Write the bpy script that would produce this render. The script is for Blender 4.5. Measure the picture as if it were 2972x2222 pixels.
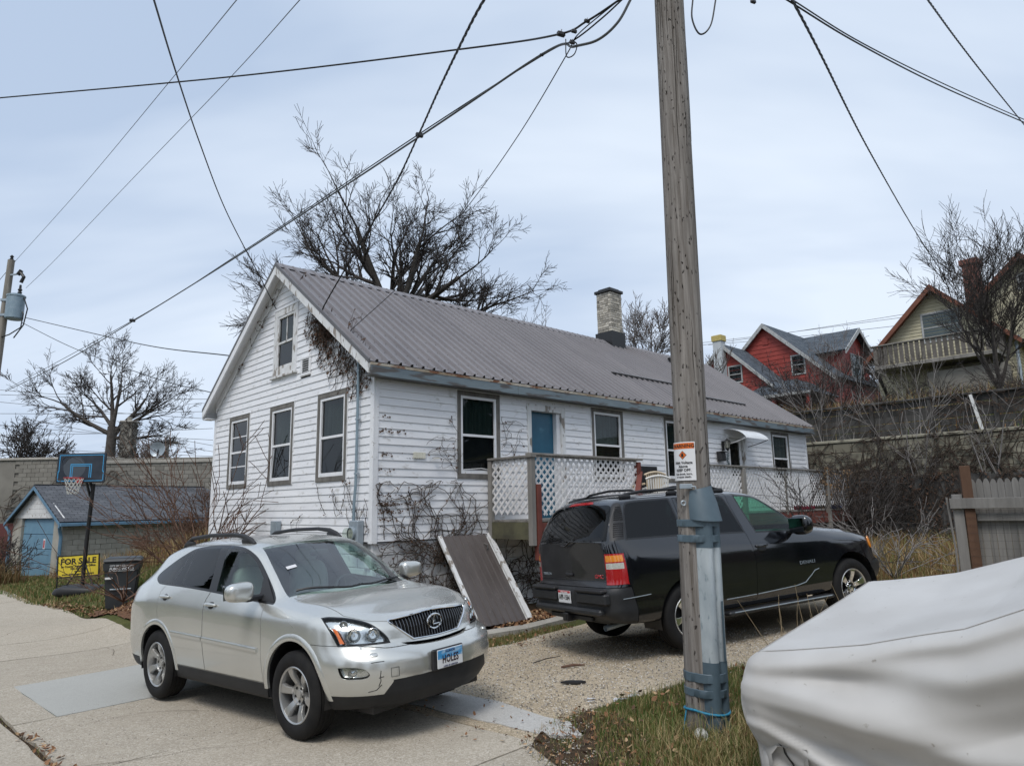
import bpy, bmesh, math, random
import numpy as np
from mathutils import Vector, Matrix, Euler
RNG = random.Random(7)
scene = bpy.context.scene
for o in list(bpy.data.objects): bpy.data.objects.remove(o)
COL = scene.collection

# ---------------------------------------------------------------- camera
CAM_H = 1.8; PITCH = math.radians(10.114); ROLL = math.radians(1.002)
cam_d = bpy.data.cameras.new('camera'); cam = bpy.data.objects.new('camera', cam_d); COL.objects.link(cam)
cam_d.sensor_width = 36.0; cam_d.lens = 36.0 * 2000.4 / 2972.0; cam_d.clip_start = 0.05; cam_d.clip_end = 3000
_f = Vector((0, math.cos(PITCH), math.sin(PITCH))); _u0 = Vector((0, -math.sin(PITCH), math.cos(PITCH))); _x0 = Vector((1, 0, 0))
_r = _x0 * math.cos(ROLL) - _u0 * math.sin(ROLL); _u = _x0 * math.sin(ROLL) + _u0 * math.cos(ROLL)
cam.matrix_world = Matrix(((_r.x, _u.x, -_f.x, 0), (_r.y, _u.y, -_f.y, 0), (_r.z, _u.z, -_f.z, CAM_H), (0, 0, 0, 1)))
scene.camera = cam

# ---------------------------------------------------------------- sky, sun, exposure
SUN_EL = math.radians(57); SUN_AZ = math.radians(196)      # behind the camera, hidden by cloud
world = bpy.data.worlds.new('World'); scene.world = world; world.use_nodes = True
wn = world.node_tree; wn.nodes.clear()
def wnode(t, **k):
    n = wn.nodes.new(t)
    for a, v in k.items(): setattr(n, a, v)
    return n
sky = wnode('ShaderNodeTexSky', sky_type='NISHITA', sun_disc=False, sun_elevation=SUN_EL, sun_rotation=SUN_AZ, air_density=1.0, dust_density=3.0, ozone_density=1.5)
hsv = wnode('ShaderNodeHueSaturation'); hsv.inputs['Saturation'].default_value = 0.3
wn.links.new(sky.outputs[0], hsv.inputs['Color'])
tc = wnode('ShaderNodeTexCoord')
# an even cloud sheet: direction divided by height gives flat stratus seen in perspective
sep = wnode('ShaderNodeSeparateXYZ'); wn.links.new(tc.outputs['Generated'], sep.inputs[0])
zc = wnode('ShaderNodeMath', operation='MAXIMUM'); zc.inputs[1].default_value = 0.0; wn.links.new(sep.outputs[2], zc.inputs[0])
za = wnode('ShaderNodeMath', operation='ADD'); za.inputs[1].default_value = 0.32; wn.links.new(zc.outputs[0], za.inputs[0])
dx = wnode('ShaderNodeMath', operation='DIVIDE'); wn.links.new(sep.outputs[0], dx.inputs[0]); wn.links.new(za.outputs[0], dx.inputs[1])
dy = wnode('ShaderNodeMath', operation='DIVIDE'); wn.links.new(sep.outputs[1], dy.inputs[0]); wn.links.new(za.outputs[0], dy.inputs[1])
cmb = wnode('ShaderNodeCombineXYZ'); wn.links.new(dx.outputs[0], cmb.inputs[0]); wn.links.new(dy.outputs[0], cmb.inputs[1])
mp = wnode('ShaderNodeMapping'); mp.inputs['Rotation'].default_value = (0, 0, math.radians(28)); mp.inputs['Scale'].default_value = (0.55, 1.5, 1)
mp.inputs['Location'].default_value = (1.7, 0.3, 0)
wn.links.new(cmb.outputs[0], mp.inputs[0])
nz = wnode('ShaderNodeTexNoise'); nz.inputs['Scale'].default_value = 1.25; nz.inputs['Detail'].default_value = 4.5; nz.inputs['Roughness'].default_value = 0.5
nz.inputs['Distortion'].default_value = 0.35
wn.links.new(mp.outputs[0], nz.inputs['Vector'])
cr = wnode('ShaderNodeValToRGB')
cr.color_ramp.elements[0].position = 0.36; cr.color_ramp.elements[0].color = (0.385, 0.485, 0.645, 1)
cr.color_ramp.elements[1].position = 0.62; cr.color_ramp.elements[1].color = (0.640, 0.722, 0.835, 1)
wn.links.new(nz.outputs['Fac'], cr.inputs[0])
CLOUD = 7.6
cs = wnode('ShaderNodeMixRGB', blend_type='MULTIPLY'); cs.inputs[0].default_value = 1; cs.inputs[2].default_value = (CLOUD, CLOUD, CLOUD, 1)
wn.links.new(cr.outputs[0], cs.inputs[1])
mx = wnode('ShaderNodeMixRGB'); mx.inputs[0].default_value = 0.84
wn.links.new(hsv.outputs[0], mx.inputs[1]); wn.links.new(cs.outputs[0], mx.inputs[2])
bg = wnode('ShaderNodeBackground'); bg.inputs['Strength'].default_value = 0.125
wn.links.new(mx.outputs[0], bg.inputs['Color'])
wo = wnode('ShaderNodeOutputWorld'); wn.links.new(bg.outputs[0], wo.inputs['Surface'])

sun_d = bpy.data.lights.new('sun', 'SUN'); sun_d.energy = 1.5; sun_d.angle = math.radians(22); sun_d.color = (1.0, 0.955, 0.90)
sun = bpy.data.objects.new('sun', sun_d); COL.objects.link(sun)
_sd = Vector((math.sin(SUN_AZ) * math.cos(SUN_EL), math.cos(SUN_AZ) * math.cos(SUN_EL), math.sin(SUN_EL)))
sun.rotation_euler = _sd.to_track_quat('Z', 'Y').to_euler()
vs = scene.view_settings; vs.view_transform = 'Standard'; vs.look = 'None'; vs.exposure = 0.48; vs.gamma = 1.0; vs.use_curve_mapping = False
scene.cycles.max_bounces = 8; scene.cycles.transparent_max_bounces = 24; scene.cycles.caustics_reflective = False; scene.cycles.caustics_refractive = False
scene.cycles.use_denoising = True
# ---------------------------------------------------------------- materials
MATS = {}
def _nodes(name):
    m = bpy.data.materials.new(name); m.use_nodes = True; nt = m.node_tree; nt.nodes.clear()
    out = nt.nodes.new('ShaderNodeOutputMaterial'); b = nt.nodes.new('ShaderNodeBsdfPrincipled')
    nt.links.new(b.outputs[0], out.inputs[0]); return m, nt, b, out
def c4(c): return (c[0], c[1], c[2], 1.0)
def pm(name, col, rough=0.6, metal=0.0, col2=None, scale=4.0, detail=5.0, lo=0.35, hi=0.65, stretch=(1, 1, 1), bump=0.0, bscale=None,
       spots=None, spot_scale=30.0, spot_lo=0.62, spot_hi=0.68, rnd=0.0, spec=0.5, coat=0.0, rough2=None, bdist=0.01, emit=None, alpha=None, wave=None):
    """procedural material: noise mix of two colours, optional dark/light spots, bump, per-object brightness change"""
    if name in MATS: return MATS[name]
    m, nt, b, out = _nodes(name); L = nt.links.new; N = nt.nodes.new
    tcn = N('ShaderNodeTexCoord'); mpn = N('ShaderNodeMapping'); mpn.inputs['Scale'].default_value = stretch; L(tcn.outputs['Object'], mpn.inputs[0])
    vec = mpn.outputs[0]
    if rnd > 0:
        oi = N('ShaderNodeObjectInfo'); vm = N('ShaderNodeVectorMath'); vm.operation = 'ADD'; sc = N('ShaderNodeMath'); sc.operation = 'MULTIPLY'; sc.inputs[1].default_value = 37.0
        L(oi.outputs['Random'], sc.inputs[0]); L(vec, vm.inputs[0]); L(sc.outputs[0], vm.inputs[1]); vec = vm.outputs[0]
    nzn = N('ShaderNodeTexNoise'); nzn.inputs['Scale'].default_value = scale; nzn.inputs['Detail'].default_value = detail; nzn.inputs['Roughness'].default_value = 0.6
    L(vec, nzn.inputs['Vector'])
    rp = N('ShaderNodeValToRGB'); rp.color_ramp.elements[0].position = lo; rp.color_ramp.elements[1].position = hi
    c2 = col2 if col2 else tuple(min(1, v * 1.0) for v in col)
    rp.color_ramp.elements[0].color = c4(col); rp.color_ramp.elements[1].color = c4(c2); L(nzn.outputs['Fac'], rp.inputs[0])
    csock = rp.outputs[0]
    if spots:
        n2 = N('ShaderNodeTexNoise'); n2.inputs['Scale'].default_value = spot_scale; n2.inputs['Detail'].default_value = 3; L(vec, n2.inputs['Vector'])
        r2 = N('ShaderNodeValToRGB'); r2.color_ramp.elements[0].position = spot_lo; r2.color_ramp.elements[1].position = spot_hi
        r2.color_ramp.elements[0].color = (0, 0, 0, 1); r2.color_ramp.elements[1].color = (1, 1, 1, 1); L(n2.outputs['Fac'], r2.inputs[0])
        mxn = N('ShaderNodeMixRGB'); L(r2.outputs[0], mxn.inputs[0]); L(csock, mxn.inputs[1]); mxn.inputs[2].default_value = c4(spots); csock = mxn.outputs[0]
    if rnd > 0:
        mr = N('ShaderNodeMapRange'); mr.inputs['To Min'].default_value = 1 - rnd; mr.inputs['To Max'].default_value = 1 + rnd; L(oi.outputs['Random'], mr.inputs[0])
        mm = N('ShaderNodeMixRGB'); mm.blend_type = 'MULTIPLY'; mm.inputs[0].default_value = 1; L(csock, mm.inputs[1]); L(mr.outputs[0], mm.inputs[2]); csock = mm.outputs[0]
    L(csock, b.inputs['Base Color'])
    b.inputs['Metallic'].default_value = metal; b.inputs['Specular IOR Level'].default_value = spec; b.inputs['Coat Weight'].default_value = coat; b.inputs['Coat Roughness'].default_value = 0.04
    if rough2 is not None:
        mr2 = N('ShaderNodeMapRange'); mr2.inputs['To Min'].default_value = rough; mr2.inputs['To Max'].default_value = rough2; L(nzn.outputs['Fac'], mr2.inputs[0]); L(mr2.outputs[0], b.inputs['Roughness'])
    else: b.inputs['Roughness'].default_value = rough
    if bump > 0:
        n3 = N('ShaderNodeTexNoise'); n3.inputs['Scale'].default_value = bscale or scale * 6; n3.inputs['Detail'].default_value = 4; L(vec, n3.inputs['Vector'])
        bp = N('ShaderNodeBump'); bp.inputs['Strength'].default_value = bump; bp.inputs['Distance'].default_value = bdist; L(n3.outputs['Fac'], bp.inputs['Height']); L(bp.outputs[0], b.inputs['Normal'])
    if emit: b.inputs['Emission Color'].default_value = c4(emit); b.inputs['Emission Strength'].default_value = 1
    MATS[name] = m; return m
def glass(name, tint=(0.7, 0.75, 0.75), rough=0.0, ior=1.5, refl=1.0):
    """thin pane: see-through tint with mirror reflection that grows at grazing angles"""
    if name in MATS: return MATS[name]
    m = bpy.data.materials.new(name); m.use_nodes = True; nt = m.node_tree; nt.nodes.clear(); N = nt.nodes.new; L = nt.links.new
    out = N('ShaderNodeOutputMaterial'); t = N('ShaderNodeBsdfTransparent'); t.inputs[0].default_value = c4(tint)
    g = N('ShaderNodeBsdfGlossy'); g.inputs['Roughness'].default_value = rough; g.inputs['Color'].default_value = (refl, refl, refl, 1)
    f0 = ((ior - 1) / (ior + 1)) ** 2; lw = N('ShaderNodeLayerWeight'); lw.inputs[0].default_value = .5; ge = N('ShaderNodeNewGeometry')
    def mth(op, a, b):
        n = N('ShaderNodeMath'); n.operation = op
        for i, v in enumerate((a, b)):
            if isinstance(v, (int, float)): n.inputs[i].default_value = v
            else: L(v, n.inputs[i])
        return n.outputs[0]
    sch = mth('ADD', mth('MULTIPLY', mth('POWER', lw.outputs['Facing'], 5.0), 1 - f0), f0)          # Schlick, front faces only
    mx = N('ShaderNodeMixShader'); L(mth('MULTIPLY', sch, mth('SUBTRACT', 1.0, ge.outputs['Backfacing'])), mx.inputs[0]); L(t.outputs[0], mx.inputs[1]); L(g.outputs[0], mx.inputs[2]); L(mx.outputs[0], out.inputs[0])
    MATS[name] = m; return m

# ---------------------------------------------------------------- mesh building
class MB:
    def __init__(s): s.v = []; s.f = []; s.m = []
    def add(s, vs, fs, mi=0):
        o = len(s.v); s.v += [tuple(p) for p in vs]; s.f += [tuple(i + o for i in f) for f in fs]; s.m += [mi] * len(fs); return s
    def box(s, x0, x1, y0, y1, z0, z1, mi=0, M=None):
        vs = [(x0, y0, z0), (x1, y0, z0), (x1, y1, z0), (x0, y1, z0), (x0, y0, z1), (x1, y0, z1), (x1, y1, z1), (x0, y1, z1)]
        if M is not None: vs = [tuple(M @ Vector(p)) for p in vs]
        return s.add(vs, [(0, 3, 2, 1), (4, 5, 6, 7), (0, 1, 5, 4), (1, 2, 6, 5), (2, 3, 7, 6), (3, 0, 4, 7)], mi)
    def cbox(s, x0, x1, y0, y1, z0, z1, c=0.006, mi=0):
        """box with chamfered edges"""
        b = bmesh.new(); bmesh.ops.create_cube(b, size=1)
        for v in b.verts: v.co = Vector(((x0 + x1) / 2 + v.co.x * (x1 - x0), (y0 + y1) / 2 + v.co.y * (y1 - y0), (z0 + z1) / 2 + v.co.z * (z1 - z0)))
        bmesh.ops.bevel(b, geom=b.edges[:], offset=c, segments=1, affect='EDGES')
        b.verts.index_update(); s.add([v.co[:] for v in b.verts], [[v.index for v in f.verts] for f in b.faces], mi); b.free(); return s
    def bar(s, a, b, w, h, mi=0, up=(0, 0, 1)):
        """straight bar of width w (sideways) and height h from a to b"""
        a = Vector(a); b = Vector(b); d = (b - a); l = d.length; d.normalize(); upv = Vector(up)
        if abs(d.dot(upv)) > 0.98: upv = Vector((1, 0, 0))
        sx = d.cross(upv).normalized(); uz = sx.cross(d).normalized()
        vs = []
        for p in (a, b):
            for i, j in ((-1, -1), (1, -1), (1, 1), (-1, 1)): vs.append(p + sx * (i * w / 2) + uz * (j * h / 2))
        return s.add(vs, [(0, 1, 2, 3), (7, 6, 5, 4), (0, 4, 5, 1), (1, 5, 6, 2), (2, 6, 7, 3), (3, 7, 4, 0)], mi)
    def tube(s, pts, r, n=8, mi=0, cap=True):
        pts = [Vector(p) for p in pts]; k = len(pts); rs = r if isinstance(r, (list, tuple)) else [r] * k
        o = len(s.v); prev = None
        for i, p in enumerate(pts):
            t = (pts[min(i + 1, k - 1)] - pts[max(i - 1, 0)]);
            if t.length < 1e-9: t = Vector((0, 0, 1))
            t.normalize()
            if prev is None:
                a = Vector((0, 0, 1)) if abs(t.z) < 0.9 else Vector((1, 0, 0)); e1 = t.cross(a).normalized()
            else:
                e1 = prev - t * prev.dot(t)
                if e1.length < 1e-6: e1 = t.cross(Vector((0.3, 0.5, 0.8)))
                e1.normalize()
            prev = e1; e2 = t.cross(e1)
            for j in range(n):
                an = 2 * math.pi * j / n; s.v.append(tuple(p + (e1 * math.cos(an) + e2 * math.sin(an)) * rs[i]))
        for i in range(k - 1):
            for j in range(n):
                a = o + i * n + j; b = o + i * n + (j + 1) % n; s.f.append((a, b, b + n, a + n)); s.m.append(mi)
        if cap:
            s.f.append(tuple(o + j for j in range(n))[::-1]); s.m.append(mi); s.f.append(tuple(o + (k - 1) * n + j for j in range(n))); s.m.append(mi)
        return s
    def lathe(s, prof, n=24, mi=0, axis='Z', c=(0, 0, 0)):
        """profile [(r,h)] spun round an axis through c"""
        o = len(s.v)
        for r, h in prof:
            for j in range(n):
                a = 2 * math.pi * j / n; x, y = r * math.cos(a), r * math.sin(a)
                p = (x, y, h) if axis == 'Z' else ((x, h, y) if axis == 'Y' else (h, x, y)); s.v.append((p[0] + c[0], p[1] + c[1], p[2] + c[2]))
        for i in range(len(prof) - 1):
            for j in range(n):
                a = o + i * n + j; b = o + i * n + (j + 1) % n; s.f.append((a, b, b + n, a + n)); s.m.append(mi)
        return s
    def prism(s, poly, h0, h1, plane='XY', mi=0):
        """extruded polygon; plane XY (h is z), XZ (h is y), YZ (h is x)"""
        def P(a, b, h): return (a, b, h) if plane == 'XY' else ((a, h, b) if plane == 'XZ' else (h, a, b))
        n = len(poly); vs = [P(a, b, h0) for a, b in poly] + [P(a, b, h1) for a, b in poly]
        fs = [tuple(range(n))[::-1], tuple(range(n, 2 * n))] + [(i, (i + 1) % n, (i + 1) % n + n, i + n) for i in range(n)]
        return s.add(vs, fs, mi)
    def grid(s, fn, nu, nv, mi=0):
        o = len(s.v)
        for i in range(nu + 1):
            for j in range(nv + 1): s.v.append(tuple(fn(i / nu, j / nv)))
        for i in range(nu):
            for j in range(nv):
                a = o + i * (nv + 1) + j; s.f.append((a, a + nv + 1, a + nv + 2, a + 1)); s.m.append(mi)
        return s
    def mesh(s, name, mats, smooth=False, sharp=None):
        me = bpy.data.meshes.new(name); me.from_pydata(s.v, [], s.f)
        for m in (mats if isinstance(mats, (list, tuple)) else [mats]): me.materials.append(m)
        me.polygons.foreach_set('material_index', s.m)
        fix_normals(me)
        if smooth: smooth_mesh(me, sharp or 35)
        me.update(); return me
def fix_normals(me):
    if len(me.polygons) > 60000: return
    b = bmesh.new(); b.from_mesh(me); bmesh.ops.recalc_face_normals(b, faces=b.faces[:]); b.to_mesh(me); b.free()
def smooth_mesh(me, ang=35):
    b = bmesh.new(); b.from_mesh(me); lim = math.radians(ang)
    for f in b.faces: f.smooth = True
    for e in b.edges:
        if len(e.link_faces) == 2:
            try: e.smooth = e.calc_face_angle() < lim
            except ValueError: pass
        else: e.smooth = False
    b.to_mesh(me); b.free()
def link(name, me, parent=None, M=None, kind=None):
    o = bpy.data.objects.new(name, me); COL.objects.link(o)
    if parent is not None: o.parent = parent
    if M is not None: o.matrix_local = M
    if kind: o['kind'] = kind
    return o
def part(name, mb, mat, parent=None, M=None, smooth=False, sharp=None, kind=None):
    return link(name, mb.mesh(name, mat, smooth, sharp), parent, M, kind)
def tag(o, label, cat, group=None):
    o['label'] = label; o['category'] = cat
    if group: o['group'] = group
    return o
def thing(name, label, cat, loc=(0, 0, 0), rz=0.0, group=None, M=None):
    o = bpy.data.objects.new(name, None); COL.objects.link(o); o.empty_display_size = 0.2
    o.matrix_world = M if M is not None else Matrix.Translation(Vector(loc)) @ Matrix.Rotation(rz, 4, 'Z')
    return tag(o, label, cat, group)
def text_mesh(txt, size, mat, align='CENTER', ext=0.001, xs=1.0, spacing=1.0, bold=0.0):
    cu = bpy.data.curves.new('lettering', 'FONT'); cu.body = txt; cu.size = size; cu.align_x = align; cu.extrude = ext; cu.offset = bold * size; cu.space_character = spacing; cu.resolution_u = 3
    o = bpy.data.objects.new('lettering_tmp', cu); COL.objects.link(o)
    dg = bpy.context.evaluated_depsgraph_get(); me = bpy.data.meshes.new_from_object(o.evaluated_get(dg)); bpy.data.objects.remove(o)
    if xs != 1.0:
        for v in me.vertices: v.co.x *= xs
    me.materials.clear(); me.materials.append(mat); return me
RX90 = Matrix.Rotation(math.pi / 2, 4, 'X')          # text plane XY -> upright XZ facing -Y
def T(x, y, z): return Matrix.Translation((x, y, z))
def RZ(a): return Matrix.Rotation(a, 4, 'Z')

# ---------------------------------------------------------------- terrain height (thin-plate spline through surveyed spots)
_CP = np.array([(-3.417,8.725,-.213),(-1.34,6.97,-.126),(-2.0,9.2,-.18),(-4.2,7.6,-.24),(2.16,8.79,.015),(1.33,10.45,-.08),(4.8,10.1,.19),(3.96,11.76,.09),
(1.5,5.85,.0),(0,0,.12),(3,0,.2),(3.2,4,.12),(-5,0,-.05),(-4,4,-.12),(0,4,-.03),(-.42,11.5,-.07),(-2.2,10.7,-.14),(1.2,13.2,-.05),
(-10,14,-.37),(-8,11.5,-.34),(-12,16.5,-.39),(-7.4,13.4,-.28),(-6,10,-.3),(-10,15.8,-.36),(-15,20,-.43),
(-8.6,15.6,-.27),(-11.6,19,-.33),(-15,15,-.42),(-10,8,-.36),(-20,30,-.5),(-25,45,-.6),(-17,26,-.48),(-13,21,-.3),(-10,17.2,-.18),
(-6.8,15.9,1.15),(-5.4,13.9,.6),(-4.2,12.5,.1),(-6.4,13.2,-.18),(-8.4,18.5,.75),(-7.2,19,1.2),(-10.5,22,.5),(-8,24,1.0),(-13,27,.0),(-5,26,1.2),
(6.5,13.5,.2),(8,10,.35),(9,6,.4),(12,12,.5),(10,16,.45),(14,20,.6),(6,17.5,.2),(20,10,.8),(0,22,.8),(0,40,.8),(20,40,1),(-30,10,-.6),(-40,40,-.7),(10,-10,.3),(-10,-10,-.2),(40,0,1),(5,25,.6),(12,26,.8)], float)
_P = _CP[:, :2]; _NCP = len(_CP)
def _K(r2): return np.where(r2 > 1e-12, r2 * np.log(np.maximum(r2, 1e-12)), 0)
_A = np.zeros((_NCP + 3, _NCP + 3)); _A[:_NCP, :_NCP] = _K(((_P[:, None] - _P[None]) ** 2).sum(-1)) + np.eye(_NCP) * 1.0
_A[:_NCP, _NCP] = 1; _A[:_NCP, _NCP + 1:] = _P; _A[_NCP, :_NCP] = 1; _A[_NCP + 1:, :_NCP] = _P.T
_S = np.linalg.solve(_A, np.r_[_CP[:, 2], 0, 0, 0])
def gza(x, y):
    x = np.asarray(x, float); y = np.asarray(y, float)
    xc = np.clip(x, -38, 38); yc = np.clip(y, -9, 44)
    r2 = (xc[..., None] - _P[:, 0]) ** 2 + (yc[..., None] - _P[:, 1]) ** 2
    return _K(r2) @ _S[:_NCP] + _S[_NCP] + _S[_NCP + 1] * xc + _S[_NCP + 2] * yc
def gz(x, y): return float(gza(np.array([x]), np.array([y]))[0])
# ================================================================ ground, alley, drive
def st(s, t): return ((t - s) / math.sqrt(2), (t + s) / math.sqrt(2))        # alley frame: s runs away to the left, t across to the right
def ground_mat():
    m, nt, b, out = _nodes('soil_and_turf'); L = nt.links.new; N = nt.nodes.new
    tcn = N('ShaderNodeTexCoord'); n1 = N('ShaderNodeTexNoise'); n1.inputs['Scale'].default_value = .9; n1.inputs['Detail'].default_value = 8; n1.inputs['Roughness'].default_value = .7; L(tcn.outputs['Object'], n1.inputs['Vector'])
    r1 = N('ShaderNodeValToRGB'); e = r1.color_ramp.elements; e[0].position = .36; e[0].color = (.060, .048, .028, 1); e[1].position = .66; e[1].color = (.115, .110, .045, 1); k = e.new(.5); k.color = (.075, .085, .030, 1); L(n1.outputs['Fac'], r1.inputs[0])
    n2 = N('ShaderNodeTexNoise'); n2.inputs['Scale'].default_value = 60; n2.inputs['Detail'].default_value = 4; L(tcn.outputs['Object'], n2.inputs['Vector'])
    mx_ = N('ShaderNodeMixRGB'); mx_.blend_type = 'OVERLAY'; mx_.inputs[0].default_value = .6; L(r1.outputs[0], mx_.inputs[1]); L(n2.outputs['Fac'], mx_.inputs[2]); L(mx_.outputs[0], b.inputs['Base Color']); b.inputs['Roughness'].default_value = .95; b.inputs['Specular IOR Level'].default_value = .1
    bp = N('ShaderNodeBump'); bp.inputs['Strength'].default_value = .8; bp.inputs['Distance'].default_value = .03; L(n2.outputs['Fac'], bp.inputs['Height']); L(bp.outputs[0], b.inputs['Normal']); return m
def aggregate_mat(name, ca, cb, pebble=90, cont=.5, bump=.5, gap=(.09, .08, .065), patch=.5, patchc=(.2, .18, .15)):
    """pebbly surface: voronoi stones in two tones, dark gaps, broad stains"""
    m, nt, b, out = _nodes(name); L = nt.links.new; N = nt.nodes.new
    tcn = N('ShaderNodeTexCoord'); v = N('ShaderNodeTexVoronoi'); v.inputs['Scale'].default_value = pebble; L(tcn.outputs['Object'], v.inputs['Vector'])
    v2 = N('ShaderNodeTexVoronoi'); v2.feature = 'DISTANCE_TO_EDGE'; v2.inputs['Scale'].default_value = pebble; L(tcn.outputs['Object'], v2.inputs['Vector'])
    sp = N('ShaderNodeSeparateColor'); L(v.outputs['Color'], sp.inputs[0])
    r = N('ShaderNodeValToRGB'); r.color_ramp.elements[0].color = c4(ca); r.color_ramp.elements[1].color = c4(cb); L(sp.outputs[0], r.inputs[0])
    n1 = N('ShaderNodeTexNoise'); n1.inputs['Scale'].default_value = 1.1; n1.inputs['Detail'].default_value = 7; n1.inputs['Roughness'].default_value = .65; L(tcn.outputs['Object'], n1.inputs['Vector'])
    r1 = N('ShaderNodeValToRGB'); r1.color_ramp.elements[0].position = .38; r1.color_ramp.elements[1].position = .68; L(n1.outputs['Fac'], r1.inputs[0])
    mA = N('ShaderNodeMixRGB'); mA.inputs[2].default_value = c4(patchc); mul = N('ShaderNodeMath'); mul.operation = 'MULTIPLY'; mul.inputs[1].default_value = patch; L(r1.outputs[0], mul.inputs[0]); L(mul.outputs[0], mA.inputs[0]); L(r.outputs[0], mA.inputs[1])
    re = N('ShaderNodeValToRGB'); re.color_ramp.elements[0].position = .0; re.color_ramp.elements[1].position = .10; L(v2.outputs['Distance'], re.inputs[0])
    n3 = N('ShaderNodeTexNoise'); n3.inputs['Scale'].default_value = 4.0; n3.inputs['Detail'].default_value = 5; L(tcn.outputs['Object'], n3.inputs['Vector'])
    inv = N('ShaderNodeMath'); inv.operation = 'SUBTRACT'; inv.inputs[0].default_value = 1; L(re.outputs[0], inv.inputs[1]); mg = N('ShaderNodeMath'); mg.operation = 'MULTIPLY'; L(inv.outputs[0], mg.inputs[0]); L(n3.outputs['Fac'], mg.inputs[1])
    mg2 = N('ShaderNodeMath'); mg2.operation = 'MULTIPLY'; mg2.inputs[1].default_value = cont * 2; mg2.use_clamp = True; L(mg.outputs[0], mg2.inputs[0])
    mB = N('ShaderNodeMixRGB'); mB.inputs[2].default_value = c4(gap); L(mg2.outputs[0], mB.inputs[0]); L(mA.outputs[0], mB.inputs[1])
    oi = N('ShaderNodeObjectInfo'); mr = N('ShaderNodeMapRange'); mr.inputs['To Min'].default_value = .93; mr.inputs['To Max'].default_value = 1.06; L(oi.outputs['Random'], mr.inputs[0]); mC = N('ShaderNodeMixRGB'); mC.blend_type = 'MULTIPLY'; mC.inputs[0].default_value = 1; L(mB.outputs[0], mC.inputs[1]); L(mr.outputs[0], mC.inputs[2])
    L(mC.outputs[0], b.inputs['Base Color']); b.inputs['Roughness'].default_value = .9; b.inputs['Specular IOR Level'].default_value = .2
    bp = N('ShaderNodeBump'); bp.inputs['Strength'].default_value = bump; bp.inputs['Distance'].default_value = .006; L(re.outputs[0], bp.inputs['Height']); L(bp.outputs[0], b.inputs['Normal']); return m
m_ground = ground_mat()
m_conc = aggregate_mat('exposed_aggregate_concrete', (.335, .295, .235), (.555, .505, .425), 75, .45, .55, gap=(.14, .118, .09), patchc=(.42, .37, .30), patch=.55)
m_concb = aggregate_mat('bluish_concrete', (.345, .345, .325), (.42, .42, .395), 120, .22, .3, gap=(.22, .22, .205), patchc=(.34, .345, .325), patch=.4)
m_concp = aggregate_mat('pale_concrete', (.46, .455, .44), (.60, .595, .575), 85, .40, .5, gap=(.22, .21, .19), patchc=(.42, .395, .355), patch=.4)
m_gravel = aggregate_mat('tan_gravel', (.37, .305, .215), (.69, .59, .45), 58, .55, 1.0, gap=(.11, .092, .07), patchc=(.44, .35, .24), patch=.5)
m_soil = pm('dark_soil', (.038, .026, .018), .95, col2=(.075, .055, .036), scale=9, bump=.6, bscale=70, bdist=.02, spec=.1)
m_lime = aggregate_mat('weathered_kerb_concrete', (.38, .36, .32), (.48, .46, .42), 100, .3, .4)
# one ground sheet: fine near the camera, coarse to the horizon
gx_ = np.unique(np.concatenate([np.linspace(-900, -40, 12), np.linspace(-40, -16, 25), np.linspace(-16, 14, 101), np.linspace(14, 40, 27), np.linspace(40, 900, 12)]))
gy_ = np.unique(np.concatenate([np.linspace(-600, -10, 8), np.linspace(-10, 28, 128), np.linspace(28, 60, 24), np.linspace(60, 1200, 14)]))
GX, GY = np.meshgrid(gx_, gy_, indexing='ij'); GZ = gza(GX, GY)
rngn = np.random.default_rng(3); GZ = GZ + rngn.normal(0, .006, GZ.shape) - .02
def in_poly(px, py, poly):
    ins = np.zeros(px.shape, bool); n = len(poly)
    for i in range(n):
        x0, y0 = poly[i]; x1, y1 = poly[(i + 1) % n]
        c = ((y0 > py) != (y1 > py)) & (px < (x1 - x0) * (py - y0) / (y1 - y0 + 1e-12) + x0); ins ^= c
    return ins
TT = (GX + GY) / math.sqrt(2)
GZ = np.where((TT < 4.25) & (TT > -1.6) & (GX > -30) & (GY > -9), GZ - .06, GZ)
nx, ny = len(gx_), len(gy_); idx = np.arange(nx * ny).reshape(nx, ny)
gm = bpy.data.meshes.new('ground'); gm.from_pydata(np.stack([GX, GY, GZ], -1).reshape(-1, 3).tolist(), [], np.stack([idx[:-1, :-1], idx[1:, :-1], idx[1:, 1:], idx[:-1, 1:]], -1).reshape(-1, 4).tolist())
gm.materials.append(m_ground); smooth_mesh(gm, 60); ground = link('ground', gm, kind='structure')
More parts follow.
